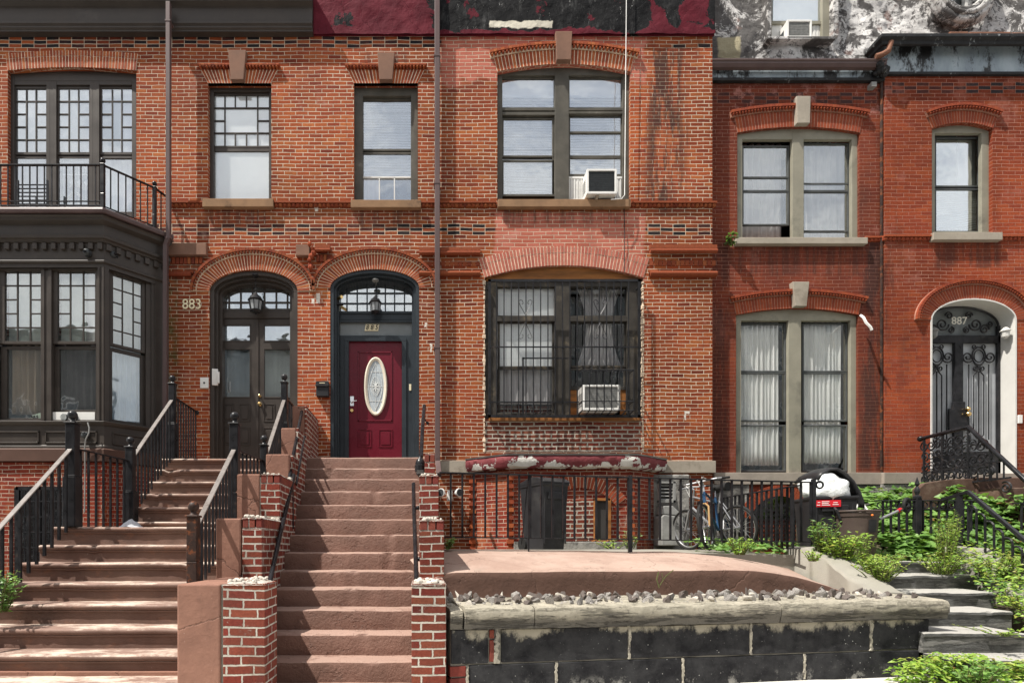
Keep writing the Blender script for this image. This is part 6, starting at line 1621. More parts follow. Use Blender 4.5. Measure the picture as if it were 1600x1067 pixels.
mb = MB(); mb.T = Matrix.Translation(P(336, 589, 10.03)) @ Matrix.Rotation(.35, 4, 'Z'); mb.box(-.05, .05, -.02, .02, -.145, .14); part('plate', mb, M_WHITE, t, bevel=.008)
mb = MB(); mb.T = Matrix.Translation(P(341, 590, 10.01)) @ Matrix.Rotation(.35, 4, 'Z'); mb.box(-.018, .022, -.035, .02, -.10, .10); part('handset', mb, M_WHITE, t, bevel=.012)
t = thing('security_camera', 'small bullet camera in the upper left corner of the maroon door surround', 'camera', P(527, 468, 10.1))
mb = MB(); c = P(527, 467, 10.1); mb.tube([c+Vector((-.04, .1, .02)), c+Vector((.09, -.08, .0))], .028, 12); part('barrel', mb, M_BRASS, t, smooth=True)
mb = MB(); mb.tube([c+Vector((-.06, .10, -.09)), c+Vector((0, .0, -.07)), c+Vector((.0, .0, -.02))], .014, 8); mb.box(c.x-.09, c.x+.10, c.y-.02, c.y+.05, c.z-.10, c.z-.085); part('bracket', mb, M_PIPEBLK, t)
t = thing('flood_light', 'twin white flood lamps on the basement wall behind the fence', 'flood light', P(703, 782, 9.9)); c = P(703, 772, 9.88)
mb = MB(); mb.box(c.x-.045, c.x+.045, c.y, c.y+.1, c.z-.11, c.z+.07); part('sensor', mb, M_WHITE, t, bevel=.015)
for s in (-1, 1):
    mb = MB(); p = c+Vector((s*.13, -.05, .02)); mb.T = Matrix.Translation(p) @ Matrix.Rotation(s*.5, 4, 'Z'); mb.lathe((0, 0, 0), [(.07, -.07), (.075, -.05), (.05, .02), (.03, .06)], 14, 'y'); o = part('lamp_head', mb, M_WHITE, t, smooth=True)
    mb = MB(); mb.T = Matrix.Translation(p) @ Matrix.Rotation(s*.5, 4, 'Z'); mb.lathe((0, -.072, 0), [(.058, -.002), (.060, .003)], 14, 'y'); part('lens', mb, M_GRILL, o)
mb = MB(); mb.tube([Q(1345, 493, 10.1), Q(1349, 496, 9.95), Q(1353, 504, 9.92), Q(1360, 511, 9.9), Q(1362, 516, 9.9)], .022, 5, ref=Vector((0,1,0)))
solo('flag_bracket', mb, M_WHITE, 'bent white metal bracket sticking out of the deep red brick beside the lower double window', 'bracket', smooth=True)
for px, py, l in ((1595, 654, 'small white bell plate right of the iron door'),):
    mb = MB(); mb.pbox(px-3, py-6, px+3, py+7, D4-.03, .03); solo('doorbell', mb, M_WHITE, l, 'doorbell', bevel=.004)

# ================= basement of 885: polygonal brick bay, ledge, louvre
BB = [(X(735,D), D+.0), (1.446, 9.5), (3.43, 9.5), (X(1030,D), D)]
mb = MB(); mb.sweep(BB, [(-.3, 1.2), (0, 1.2), (0, Z(733,9.5)), (-.3, Z(733,9.5))]); bs = part('basement_bay', mb, M_BASE, H2)
for (x, y) in (BB[1], BB[2], (BB[0][0]+.03, BB[0][1]-.05), (BB[3][0]-.03, BB[3][1]-.05)):
    mb = MB(); mb.box(x-.03, x+.03, y-.012, y+.05, 1.25, Z(744, 9.5))
    for k in range(11):
        z = Z(744, 9.5)-k*.13
        mb.box(x-.055, x+.055, y-.045, y+.05, z-.065, z)
    part('corner_teeth', mb, M_VOUS, bs)
mb = MB(); pr = []; LB = [(BB[0][0]-.02, D-.02), (BB[1][0]-.02, 9.46), (BB[2][0]+.02, 9.46), (BB[3][0]+.02, D-.02)]
mb2 = MB(); nseg = 36
pa = []
for i in range(3):
    for k in range(nseg): f = k/nseg; pa.append((LB[i][0]+(LB[i+1][0]-LB[i][0])*f, LB[i][1]+(LB[i+1][1]-LB[i][1])*f))
pa.append(LB[3])
prof = [(-.55, Z(712, 9.4)), (.10, Z(711, 9.4)), (.12, Z(715, 9.4)), (.115, Z(722, 9.4)), (.08, Z(729, 9.4)), (-.05, Z(731, 9.4))]
rows = []
for i, p in enumerate(pa):
    q = pa[min(i+1, len(pa)-1)]; r = pa[max(0, i-1)]; t_ = Vector((q[0]-r[0], q[1]-r[1])).normalized(); nn = Vector((t_.y, -t_.x)); row = []
    for k, (o, z) in enumerate(prof):
        a = .014*mnoise.noise(Vector((p[0]*6, k*2.1, 0)))+.01*mnoise.noise(Vector((p[0]*19, k*3.1, 7))); b = .02*mnoise.noise(Vector((p[0]*5, k*1.7, 9)))
        row.append(mb2.av((p[0]+nn.x*(o+a), p[1]+nn.y*(o+a), z+b*(1 if k > 3 else .3))))
    rows.append(row)
for a, b in zip(rows, rows[1:]):
    for j in range(len(prof)-1): mb2.face((a[j], b[j], b[j+1], a[j+1]))
part('ledge', mb2, M_LEDGE, H2, smooth=True)
mb = MB(); mb.sweep(LB, [(-.6, Z(711.5, 9.4)), (.12, Z(711.5, 9.4)), (.13, Z(709.5, 9.4)), (-.6, Z(706.5, 9.4))]); part('ledge_flashing', mb, M_GREYMET, H2)
# bricked-up arch, small window and base
mb = MB(); A_ = arc_seg(X(850,9.5), X(962,9.5), Z(790,9.5), Z(762,9.5), 0); B_ = arc_seg(X(850,9.5), X(962,9.5), Z(790,9.5), Z(762,9.5), 20*9.5/F); voussoirs(mb, A_, B_, 9.475, 9.52, 26, .12); part('basement_arch', mb, M_VOUS3, bs)
mb = MB(); band(mb, A_, B_, 9.485, 9.51); part('arch_mortar', mb, M_MORT, bs)
mb = MB(); mb.pbox(852, 782, 930, 845, 9.485, .03); part('brick_blocking', mb, M_OLDB, bs)
mb = MB(); mb.pbox(932, 781, 950, 846, 9.46, .03); sw = part('cellar_opening', mb, M_DARK, H2)
mb = MB()
for q in ((929, 778, 954, 782), (929, 778, 932.5, 848), (950, 778, 955, 848), (926, 844, 954, 853)): mb.pbox(*q, 9.42, .08)
part('opening_frame', mb, M_WOODOR, sw, bevel=.004)
mb = MB(); mb.box(1.5, 3.5, 9.40, 9.5, 1.0, Z(846,9.45)); part('footing', mb, M_FOUND, bs, bevel=.01)
mb = MB(); mb.box(X(1016,9.85), X(1080,9.85), 9.90, 10.0, 1.1, Z(741,9.9)); cr = part('cement_patch', mb, M_FOUND, H2, bevel=.02)
t = thing('vent_louvre', 'grey metal louvre and sheet metal duct on the basement wall beside the bricked bay', 'vent', P(1043, 850, 9.7))
mb = MB()
for q in ((1029, 752, 1056, 755), (1029, 781, 1056, 785), (1029, 752, 1032, 785), (1052, 752, 1056, 785)): mb.pbox(*q, 9.66, .06)
part('louvre_frame', mb, M_GREYMET, t, bevel=.003)
for k in range(5):
    mb = MB(); mb.T = Matrix.Translation(P(1042, 758+k*5.4, 9.70)) @ Matrix.Rotation(.6, 4, 'X'); mb.box(-.11, .11, -.025, .025, -.004, .004); part('slat', mb, M_GREYMET, t)
mb = MB(); mb.pbox(1030, 755, 1054, 782, 9.73, .02); part('backing', mb, M_DARK, t)
mb = MB(); mb.prism([(X(1032,9.6), Z(852,9.6)), (X(1032,9.6), Z(808,9.6)), (X(1036,9.6), Z(804,9.6)), (X(1066,9.6), Z(808,9.6)), (X(1068,9.6), Z(852,9.6))], 9.55, 9.9); mb.prism([(X(1034,9.6), Z(803,9.6)), (X(1036,9.6), Z(790,9.6)), (X(1052,9.6), Z(790,9.6)), (X(1068,9.6), Z(806,9.6))], 9.6, 9.88)
part('duct_box', mb, M_GREYMET, t, bevel=.015)

# ================= bluestone wall, coping, apron
def lerp(a, b, f): return a+(b-a)*f
DL, DR_ = 5.0, 5.8; XL, XRt = .245, 5.11
def wy(x): return DL+(DR_-DL)*(x-XL)/(XRt-XL)
wall_t = thing('retaining_wall', 'low black-stained bluestone block wall with a cream coping studded with stone chips', 'wall', (2.6, 5.4, 0))
ang = atan2(DR_-DL, XRt-XL); TW = Matrix.Translation((XL, DL, 0)) @ Matrix.Rotation(ang, 4, 'Z'); LW = hypot(XRt-XL, DR_-DL)
def s_px(px):   # distance along the wall face for an image column
    m = (px-660)/F; k = (DR_-DL)/(XRt-XL); x = (m*(DL-k*XL))/(1-m*k); return (x-XL)/cos(ang)
def rough_block(x0, x1, y0, y1, z0, z1, seed, amp=.006, nx=None, nz=5, roll=0):
    mb = MB(); mb.T = TW; nx = nx or max(4, int((x1-x0)/.07)); L = []
    prof = [(y1, z0), (y0, z0)]+[(y0, z0+(z1-z0)*j/nz) for j in range(1, nz)]+[(y0, z1), (y1, z1)]
    if roll:
        prof = [(y1, z0), (y0+.02, z0), (y0+.015, z0+.05), (y0, z0+.07), (y0-.005, z1-.05), (y0+.012, z1-.018), (y0+.06, z1-.002), (y0+.25, z1+.006), (y1, z1+.012)]
    rows = []
    for i in range(nx+1):
        x = x0+(x1-x0)*i/nx; row = []
        for k, (y, z) in enumerate(prof):
            v = mnoise.noise_vector(Vector((x*5+seed*3.7, y*5, z*6)))*amp+mnoise.noise_vector(Vector((x*17+seed, y*15, z*17)))*amp*.5
            row.append(mb.av((x+(v.x if 0 < i < nx else 0), y+v.y, z+v.z*.7)))
        rows.append(row)
    for a, b in zip(rows, rows[1:]):
        for j in range(len(prof)): mb.face((a[j], b[j], b[(j+1)%len(prof)], a[(j+1)%len(prof)]))
    mb.face(rows[0]); mb.face(rows[-1][::-1]); mb.T = None; return mb
zc0, zc1, zj = EYE-.712, EYE-.517, EYE-1.022
up = [s_px(x) for x in (706, 763)]+[s_px(x) for x in (782, 984)]
blocks = [(s_px(705), s_px(763), zj+.008, zc0-.008)]
e1 = [782, 983, 1173, 1361, 1452]
for a, b in zip(e1, e1[1:]): blocks.append((s_px(a+1.5), s_px(b-(1.5 if b != 1452 else 0)), zj+.008, zc0-.008))
e2 = [732, 869, 1067, 1257, 1452]
for a, b in zip(e2, e2[1:]): blocks.append((s_px(a+1.5), s_px(b-(1.5 if b != 1452 else 0)), -.05, zj-.006))
for i, (a, b, z0, z1) in enumerate(blocks): part('block', rough_block(a, b, .0, .45, z0, z1, i+1, .005), M_BLOCK, wall_t, smooth=True, bevel=.006, seg=1)
def joint(x, z0, z1, w, seed):
    mb = MB(); mb.T = TW; n = 14; rows = []
    for j in range(n+1):
        z = z0+(z1-z0)*j/n; a = max(.004, w*(.45+.8*mnoise.noise(Vector((seed+.5, j*.8, .3))))); b = max(.005, w*(.45+.8*mnoise.noise(Vector((seed+5.5, j*.8, .3))))); rows.append([mb.av((x-a, .012, z)), mb.av((x-a*.8, -.006, z)), mb.av((x+b*.8, -.007, z)), mb.av((x+b, .012, z))])
    for p, q in zip(rows, rows[1:]):
        for i in range(3): mb.face((p[i], p[i+1], q[i+1], q[i]))
    mb.T = None; part('mortar_joint', mb, M_JOINT, wall_t)
M_JOINT = simple('joint_mortar_pale', (.40,.37,.30), .95, .3, 12, .9, 40, .01, dirt=(.12,.11,.10), dsc=6, dlo=.5, dhi=.62)
for i, px in enumerate((776, 983, 1173, 1361)): joint(s_px(px), zj+.004, zc0-.004, (.05, .026, .03, .045)[i], i*3)
for i, px in enumerate((730, 869, 1067, 1257)): joint(s_px(px), .01, zj-.004, .024, 40+i*3)
mb = MB(); mb.T = TW; mb.box(.005, LW-.02, .018, .5, -.05, zc0+.002); mb.T = None; part('wall_mortar', mb, M_CONC, wall_t)
mb = MB(); mb.T = TW; mb.box(s_px(765), s_px(772), -.004, .1, zj+.02, zc0-.10); mb.box(s_px(765), s_px(772), -.004, .1, zc0-.085, zc0-.01); mb.box(s_px(703), s_px(728), -.003, .1, zj-.10, zj-.012); mb.box(s_px(703), s_px(728), -.003, .1, zj-.19, zj-.115); mb.T = None; part('brick_chink', mb, M_VPIER, wall_t, bevel=.005)
e3 = [724, 832, 1213, 1484]
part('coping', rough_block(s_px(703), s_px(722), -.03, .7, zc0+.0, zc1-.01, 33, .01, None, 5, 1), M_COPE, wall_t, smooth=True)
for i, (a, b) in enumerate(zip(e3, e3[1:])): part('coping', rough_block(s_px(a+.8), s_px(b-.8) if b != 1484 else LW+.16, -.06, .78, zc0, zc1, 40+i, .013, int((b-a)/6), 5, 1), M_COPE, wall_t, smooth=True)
# stone chips
rg = rngof(77); protos = []
def rock_mesh(seed, mat):
    rr = rngof(seed); bm = bmesh.new(); bmesh.ops.create_icosphere(bm, subdivisions=2, radius=1)
    planes = [(Vector((rr.gauss(0,1), rr.gauss(0,1), rr.gauss(0,1))).normalized(), rr.uniform(.32, .75)) for _ in range(10)]
    for v in bm.verts:
        for n, h in planes:
            d = v.co.dot(n)
            if d > h: v.co -= n*(d-h)
        v.co *= 1+.14*mnoise.noise(v.co*2.5+Vector((seed, 0, 0)))
    me = bpy.data.meshes.new('stone_chip'); bm.to_mesh(me); bm.free(); me.materials.append(mat); return me
RM = [[rock_mesh(10*k+j, M_ROCK[k]) for j in range(4)] for k in range(3)]
RL = ['rough mid-grey stone chip set in the mortar along the cream coping', 'dark brown-grey stone chip set in the mortar along the cream coping', 'pale cream stone chip set in the mortar along the cream coping']
def chip(x, y, r, k, zoff=0):
    o = bpy.data.objects.new('stone_chip', RM[k][rg.randrange(4)]); COL.objects.link(o)
    p = TW @ Vector((x, y, EYE-.517+zoff)); sx, sy, sz = r*rg.uniform(.7, 1.5), r*rg.uniform(.45, 1.0), r*rg.uniform(.7, 1.35)
    o.location = (p.x, p.y, p.z+sz*.35); o.rotation_euler = (rg.uniform(-.5, .5), rg.uniform(-.5, .5), rg.uniform(0, 6.28)); o.scale = (sx, sy, sz)
    tag(o, RL[k], 'stone', 'stone chips set along the coping')
x = .05
while x < LW-.12:
    for row, (y0_, y1_) in enumerate(((.06, .18), (.18, .34), (.34, .50), (.52, .68))):
        if rg.random() < (.5, .7, .9, .95)[row]: chip(x+rg.uniform(-.06, .06), rg.uniform(y0_, y1_), rg.uniform(.030, .060)*(1+.06*row), rg.choice((0, 0, 1, 1, 1, 2)))
    x += rg.uniform(.062, .092)
def gravfn(rg_):
    s_ = rg_.uniform(.0, LW+.05); y = rg_.uniform(.02, .74); p = TW @ Vector((s_, y, EYE-.508)); return p
mb = MB(); rg2 = rngof(91)
for k in range(600):
    p = gravfn(rg2); r = rg2.uniform(.004, .013); mb.T = Matrix.Translation(p) @ Matrix.Rotation(rg2.uniform(0, 3), 4, 'Z') @ Matrix.Diagonal((r*1.3, r, r*.8, 1)); i0 = [mb.av(q) for q in ((1,0,0),(-1,.2,0),(0,1,.1),(0,-1,0),(.1,0,1),(0,.1,-1))]
    for f in ((0,2,4),(2,1,4),(1,3,4),(3,0,4)): mb.face([i0[j] for j in f])
mb.T = None; solo('gravel', mb, M_ROCK[0], 'fine grit scattered between the stone chips on the coping', 'gravel', kind='stuff')
# painted apron behind the wall
def apron():
    mb = MB(); n = 80; rows = []
    for i in range(n+1):
        f = i/n; s = -.10+(LW+.02+.10)*f; drop = max(0, (f-.70)/.30)**1.7*.34; e = min(1, f*14)
        prof = [(.73, EYE-.60), (.735+.05*(1-e), EYE-.50), (.74+.02*(1-e), EYE-.33), (.742, EYE-.275), (.752, EYE-.250), (.785, EYE-.236), (1.3, EYE-.12), (2.03, EYE-.01-.07*f), (2.03, EYE-.7)]
        row = []
        for k, (y, z) in enumerate(prof):
            zz = z-drop*(1 if k < 7 else .4) if k > 1 else z
            zz = max(zz, EYE-.56) if k < 8 else zz
            v = mnoise.noise(Vector((s*1.7, y*2, 3)))*.012+mnoise.noise(Vector((s*6, y*6, 5)))*.004
            row.append(mb.av(TW @ Vector((s, y+v*(1 if k < 5 else 0), zz+v-(.10*(1-e)**2 if 1 < k < 8 else 0)))))
        rows.append(row)
    for a, b in zip(rows, rows[1:]):
        for j in range(len(prof)-1): mb.face((a[j], b[j], b[j+1], a[j+1]))
    mb.face(rows[0]); mb.face(rows[-1][::-1]); return mb
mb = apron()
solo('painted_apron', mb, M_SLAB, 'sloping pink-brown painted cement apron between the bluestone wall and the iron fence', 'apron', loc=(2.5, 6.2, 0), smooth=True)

# ================= iron fences of 885
def fy(x): return 6.9+(7.6-6.9)*(x-.20)/(5.25-.20)
t = thing('iron_fence', 'long black iron fence with plain balusters in front of the bricked basement bay', 'fence', (2.6, 7.2, EYE))
a, b = (.20, fy(.20)), (5.25, fy(5.25)); n = 35
za, zb_ = EYE+.905, EYE+.865
def fence_run(t, a, b, za, zb_, zla, zlb, n, r=.0095, posts=(), ext=.0):
    rail_run(t, a, b, za, zla, n, r, .018, bot=True, zt2=zb_, zb2=zlb)
fence_run(t, a, b, za, zb_, EYE+.12, EYE+.065, n, .0115)
for px in (826, 984.5, 1271): 
    m = (px-660)/F; k = .7/5.05; x = m*(6.9-k*.2)/(1-m*k); y = fy(x); w = .022 if px > 900 else .008
    mb = MB(); mb.box(x-w, x+w, y-w, y+w, EYE-.06, EYE+.9); part('post', mb, M_BLACKIRON, t)
mb = MB(); mb.torus((5.24, fy(5.24), EYE+.825), .045, .013, 'y', 20, 8); part('end_scroll', mb, M_BLACKIRON, t, smooth=True)
mb = MB(); mb.tube([Q(815, 850, 7.1), Q(826, 738, 7.1)], .006, 5); part('brace', mb, M_BLACKIRON, t)
t = thing('iron_fence', 'short black iron side fence with close bars beside the leaning bicycle', 'fence', (4.78, 8.6, EYE))
fence_run(t, (4.78, 9.95), (4.80, 7.35), EYE+.80, EYE+.80, EYE-.02, EYE-.02, 22, .012)
mb = MB(); mb.box(4.745, 4.815, 9.87, 9.94, EYE-.06, EYE+.8); part('post', mb, M_BLACKIRON, t)

# ================= right hand bluestone steps and cheeks
t = thing('stone_steps', 'weathered grey bluestone steps overgrown with weeds at the right', 'steps', (5.9, 6.4, 0))
st = [(5.42, -1.05, 6.0), (5.72, -.85, 6.0), (6.15, -.68, 6.3), (6.6, -.51, 6.55), (7.05, -.34, 6.8), (7.5, -.18, 6.82)]
for i, (y, z, xr) in enumerate(st):
    prof = [(y+.7, EYE+z-.3), (y+.012, EYE+z-.3), (y+.006, EYE+z-.05), (y-.008, EYE+z-.035), (y-.004, EYE+z-.01), (y+.02, EYE+z), (y+.55, EYE+z+.008), (y+.55, EYE+z-.3)]
    mb = MB(); lump_sweep(mb, 4.98, xr, prof, .014, 40, 90+i); part('step', mb, M_BLUESTEP, t, smooth=True)
mb = MB(); mb.box(5.0, 7.0, 7.9, 9.2, .6, EYE-.13); part('pad', mb, M_CONC, t, bevel=.02)
def cheek(L, w, lbl, mat=M_CONC):
    mb = MB(); rows = []; n = 24
    for i in range(n+1):
        f = i/n*(len(L)-1); k = min(int(f), len(L)-2); g = f-k; p = Vector(L[k]).lerp(Vector(L[k+1]), g)
        prof = [(0, -.9), (0, -.03), (.02, -.005), (w*.5, .006), (w-.02, -.005), (w, -.03), (w, -.9)]; row = []
        for (u, dz) in prof:
            v = mnoise.noise(Vector((p.x+u, p.y*6, 3)))*.02
            row.append(mb.av((p.x+u+v*.5, p.y, max(-.05, p.z+dz+(v if dz > -.5 else 0)))))
        rows.append(row)
    for a, b in zip(rows, rows[1:]):
        for j in range(len(prof)-1): mb.face((a[j], b[j], b[j+1], a[j+1]))
    mb.face(rows[0]); mb.face(rows[-1][::-1]); return solo('stair_cheek', mb, mat, lbl, 'stair wall', smooth=True)
cheek([(5.0, 6.35, EYE-.50), (4.98, 6.6, EYE-.42), (4.96, 7.1, EYE-.14), (4.93, 7.45, EYE-.0), (4.9, 7.8, EYE+.01)], .36, 'sloping pale concrete cheek left of the bluestone steps, next to the pink apron')
cheek([(6.35, 5.6, EYE-.95), (6.6, 6.3, EYE-.72), (6.93, 6.95, EYE-.36), (6.97, 7.5, EYE-.0), (6.99, 7.75, EYE+.01)], .42, 'sloping pale concrete cheek right of the bluestone steps under the hooped rail')

# hooped railing on the right cheek
t = thing('hoop_railing', 'black iron railing with hooped pickets on the right concrete cheek', 'railing', (7.25, 7.4, EYE))
hx = 7.22
def hz(y): return EYE+.70+(y-7.5)*.93 if y < 7.5 else EYE+.70
def yo(px): return hx*F/(px-660)
pts = [(hx, 8.0, EYE+.66), (hx, 7.62, EYE+.735), (hx, 6.3, EYE-.46), (hx, 5.9, EYE-.8)]
mb = MB(); mb.tube(pts, .022, 4); part('top_rail', mb, M_BLACKIRON, t, bevel=.004)
mb = MB(); mb.tube([(hx, 7.55, EYE-.02), (hx, 6.3, EYE-.93)], .014, 4); part('bottom_rail', mb, M_BLACKIRON, t)
mb = MB(); mb.box(hx-.025, hx+.025, 7.72, 7.77, EYE-.1, EYE+.70); part('post', mb, M_BLACKIRON, t)
for i in range(11):
    y = 7.62-i*.115; z1 = EYE+.50-(7.62-y)*.93+.02; z0 = EYE-.10-(7.62-y)*.72-.15; y2 = y-.115
    mb = MB(); L = [(hx, y, z0), (hx, y, z1)]+[(hx, y-.0575+.0575*cos(q*pi/6), z1-.05*q/6+.05*sin(q*pi/6)) for q in range(1, 6)]+[(hx, y2, z1-.06), (hx, y2, z1-.25)]
    mb.tube(L, .014, 5); part('hoop', mb, M_BLACKIRON, t)
# garden fence
t = thing('iron_fence', 'low black garden fence with a scroll band and spear post, half hidden in the leaves', 'fence', (7, 8.3, EYE-.1))
ga, gb = (6.30, 8.02), (7.75, 8.02)
rail_run(t, ga, gb, EYE+.66, EYE-.05, 12, .011, .018, bot=False); rail_run(t, ga, gb, EYE+.54, EYE-.1, 0, .01, .012, bot=False)
mb = MB()
for k in range(11): mb.torus((6.37+k*.125, 8.02, EYE+.59), .038, .009, 'y', 14, 5)
part('scroll_band', mb, M_BLACKIRON, t)
mb = MB(); px_ = X(1433, 8.02); mb.box(px_-.035, px_+.035, 7.98, 8.06, EYE-.1, EYE+.68); mb.lathe((px_, 8.02, EYE+.68), [(.05, 0), (.05, .03), (.02, .05), (.035, .10), (.03, .13), (.012, .17), (.03, .20), (.002, .30)], 10); part('post', mb, M_BLACKIRON, t, bevel=.004)
t = thing('iron_fence', 'black iron fence with scrolls behind the leaves at the far right', 'fence', (8.7, 8.2, EYE-.1))
rail_run(t, (8.2, 8.0), (10.5, 8.0), EYE+.62, EYE-.3, 18, .010, .016, bot=False)
# ---- stoop of 887
t = thing('stoop', 'brown stone landing and steps below the iron door, edged by climbing leaves', 'stoop', (9.5, 9.2, 0))
mb = MB(); mb.box(8.62, 11.5, 8.95, 10.12, .8, Z(757, 10)); part('landing', mb, M_STOOPBR, t, bevel=.02)
for i in range(5): mb = MB(); mb.box(8.65, 11.5, 8.95-.3*(i+1), 9.0-.3*i, .6, Z(757,10)-.19*(i+1)); part('step', mb, M_STOOPBR, t, bevel=.015)
mb = MB(); n = 16; L = [(X(1435+i*8.5, 9.0), Z(757-9*sin(pi*i/n*.9)**.8+ (6 if i == 0 else 0), 9.0)) for i in range(n+1)]
mb.prism([(L[0][0], 1.0)]+L+[(L[-1][0], 1.0)], 8.98, 9.12); part('curved_edge', mb, M_STOOPBR, t, bevel=.01)
t = thing('stair_railing', 'ornate black wrought iron stair railing in front of the iron door', 'railing', (8.58, 9.2, EYE+1))
rx = 8.58; R = [(rx, 9.92, EYE+1.87), (rx, 9.05, EYE+1.89), (rx, 8.2, EYE+.957), (rx, 7.3, EYE+.03)]
mb = MB(); mb.tube(R, .032, 10); mb.ball(R[0], .05, 10); part('top_rail', mb, M_PIPEBLK, t, smooth=True)
for y in (9.85, 9.5, 9.05, 8.7): 
    zt2 = EYE+1.87 if y >= 9.05 else EYE+1.87-(9.05-y)*1.09
    mb = MB(); mb.box(rx-.014, rx+.014, y-.014, y+.014, EYE+1.0, zt2); part('post', mb, M_BLACKIRON, t)
mb = MB(); rg = rngof(4)
def spx(c, r, turns, s, a0, n=24): return [(rx, c[0]+s*r*(1-.8*t_/n)*cos(a0+turns*2*pi*t_/n), c[1]+r*(1-.8*t_/n)*sin(a0+turns*2*pi*t_/n)) for t_ in range(n+1)]
for j, z in enumerate((1.72, 1.55, 1.36, 1.17)):
    for i in range(10):
        y = 9.84-i*.125
        if z > 1.87-max(0, (9.05-y))*1.09-.08: continue
        mb.tube(spx((y, EYE+z), .085, 1.4, rg.choice((-1, 1)), rg.uniform(0, 6.2)), .012, 5)
mb.tube([(rx, 9.9, EYE+1.28), (rx, 8.5, EYE+1.28)], .012, 4); mb.tube([(rx, 9.9, EYE+1.02), (rx, 8.4, EYE+1.02)], .012, 4)
for i in range(14): mb.tube([(rx, 9.8-i*.1, EYE+1.02), (rx, 9.8-i*.1, EYE+1.28)], .008, 4)
for i in range(4): mb.tube(spx((8.75-i*.28, EYE+1.15-i*.27), .09, 1.5, 1, 1), .013, 5)
part('scroll_panel', mb, M_BLACKIRON, t)

# ================= bins
def wheelie(loc, rz, w, dp, h, mat, lbl, grp, top=1.16, tilt=0, lid=True):
    t = thing('wheelie_bin', lbl, 'bin', loc, rz, grp); M = WM[t.name]
    mb = MB(); mb.T = M; k = 1/top
    q = [[mb.av(p) for p in ((-w/2*s, -dp/2*s, z), (w/2*s, -dp/2*s, z), (w/2*s, dp/2*s, z), (-w/2*s, dp/2*s, z))] for s, z in ((k*.96, .02), (1, h*.88), (1.05, h*.89), (1.05, h*.93))]
    for a, b in zip(q, q[1:]):
        for j in range(4): mb.face((a[j], a[(j+1)%4], b[(j+1)%4], b[j]))
    mb.face(q[0]); mb.face(q[-1]); part('body', mb, mat, t, bevel=.02, seg=3)
    mb = MB(); mb.T = M; mb.box(-w*.30, w*.30, -dp/2*1.03-.004, -dp/2*.98, h*.70, h*.80); mb.box(-w*.44, -w*.38, -dp/2*.99, -dp/2*.9, h*.1, h*.85); mb.box(w*.38, w*.44, -dp/2*.99, -dp/2*.9, h*.1, h*.85); part('front_ribs', mb, mat, t, bevel=.01)
    for s in (-1, 1): mb = MB(); mb.T = M; mb.lathe((s*w*.42, dp*.45, .10), [(.10, -.03), (.105, 0), (.10, .03)], 18, 'x'); part('wheel', mb, M_RUBBER, t)
    if lid:
        mb = MB(); mb.T = M; n = 8; L = [(-dp/2*1.1+dp*1.15*i/n, h*.93+.015+.075*sin(pi*(i/n)**.75)) for i in range(n+1)]
        a = [mb.av((-w/2*1.07, y, z)) for y, z in L]; b = [mb.av((w/2*1.07, y, z)) for y, z in L]; c = [mb.av((-w/2*1.07, L[0][0], h*.925)), mb.av((w/2*1.07, L[0][0], h*.925))]
        d_ = [mb.av((-w/2*1.07, L[-1][0], h*.925)), mb.av((w/2*1.07, L[-1][0], h*.925))]
        for i in range(n): mb.face((a[i], b[i], b[i+1], a[i+1]))
        mb.face((c[0], c[1], b[0], a[0])); mb.face([c[0]]+a+[d_[0]]); mb.face([c[1]]+b+[d_[1]]); mb.face((d_[0], d_[1], b[-1], a[-1])); part('lid', mb, mat, t, bevel=.012, seg=3)
    return t
wheelie((1.80, 8.55, EYE-.05), radians(24), .44, .58, 1.06, M_BIN, 'tall black wheelie bin standing in the areaway against the bricked arch', 'rubbish bins')
t = wheelie((5.64, 8.08, EYE-.16), radians(-12), .54, .60, .92, M_BIN, 'large black wheelie bin with a red sticker, its lid pushed back by white bags', 'rubbish bins', lid=False)
M = WM[t.name]
mb = MB(); arc = [(1262, 750), (1270, 741), (1281, 735), (1294, 734), (1307, 741), (1319, 754), (1328, 770), (1334, 786), (1334, 795)]; rows = []
for k in range(7):
    y = 7.85+.5*k/6; e = .03*sin(pi*k/6); rows.append([mb.av((X(px, 8.05), y, Z(py, 8.05)+e)) for px, py in arc])
for a_, b_ in zip(rows, rows[1:]):
    for i in range(len(arc)-1): mb.face((a_[i], a_[i+1], b_[i+1], b_[i]))
o = part('lid', mb, M_BIN, t, smooth=True); m_ = o.modifiers.new('th', 'SOLIDIFY'); m_.thickness = .03
mb = MB(); mb.T = M; mb.box(-.24, .06, -.326, -.320, .71, .80); s_ = part('sticker', mb, M_REDST, t)
mb = MB(); mb.T = M
for i, (a, b, z) in enumerate(((-.23, -.19, .73), (-.17, -.08, .775), (-.17, -.09, .752), (-.17, -.07, .73), (-.04, .03, .735), (-.03, .02, .762), (-.22, -.19, .765))): mb.box(a, b, -.330, -.3265, z, z+.008)
part('sticker_lines', mb, M_PAPER, s_)
def bag(c, r, lbl, seed, grp='white rubbish bags in the black bin', sc=(1, 1, 1)):
    bm = bmesh.new(); bmesh.ops.create_icosphere(bm, subdivisions=4, radius=1)
    for v in bm.verts:
        n = v.co.normalized(); k = 1+.22*mnoise.noise(n*1.6+Vector((seed, 0, 0)))+.10*abs(mnoise.noise(n*5+Vector((0, seed, 0))))+.03*mnoise.noise(n*14)
        v.co = Vector((n.x*sc[0], n.y*sc[1], n.z*sc[2]))*k*r
    me = bpy.data.meshes.new('rubbish_bag'); bm.to_mesh(me); bm.free(); me.materials.append(M_BAG); me.polygons.foreach_set('use_smooth', [True]*len(me.polygons))
    o = bpy.data.objects.new('rubbish_bag', me); COL.objects.link(o); o.location = c; tag(o, lbl, 'rubbish bag', grp)
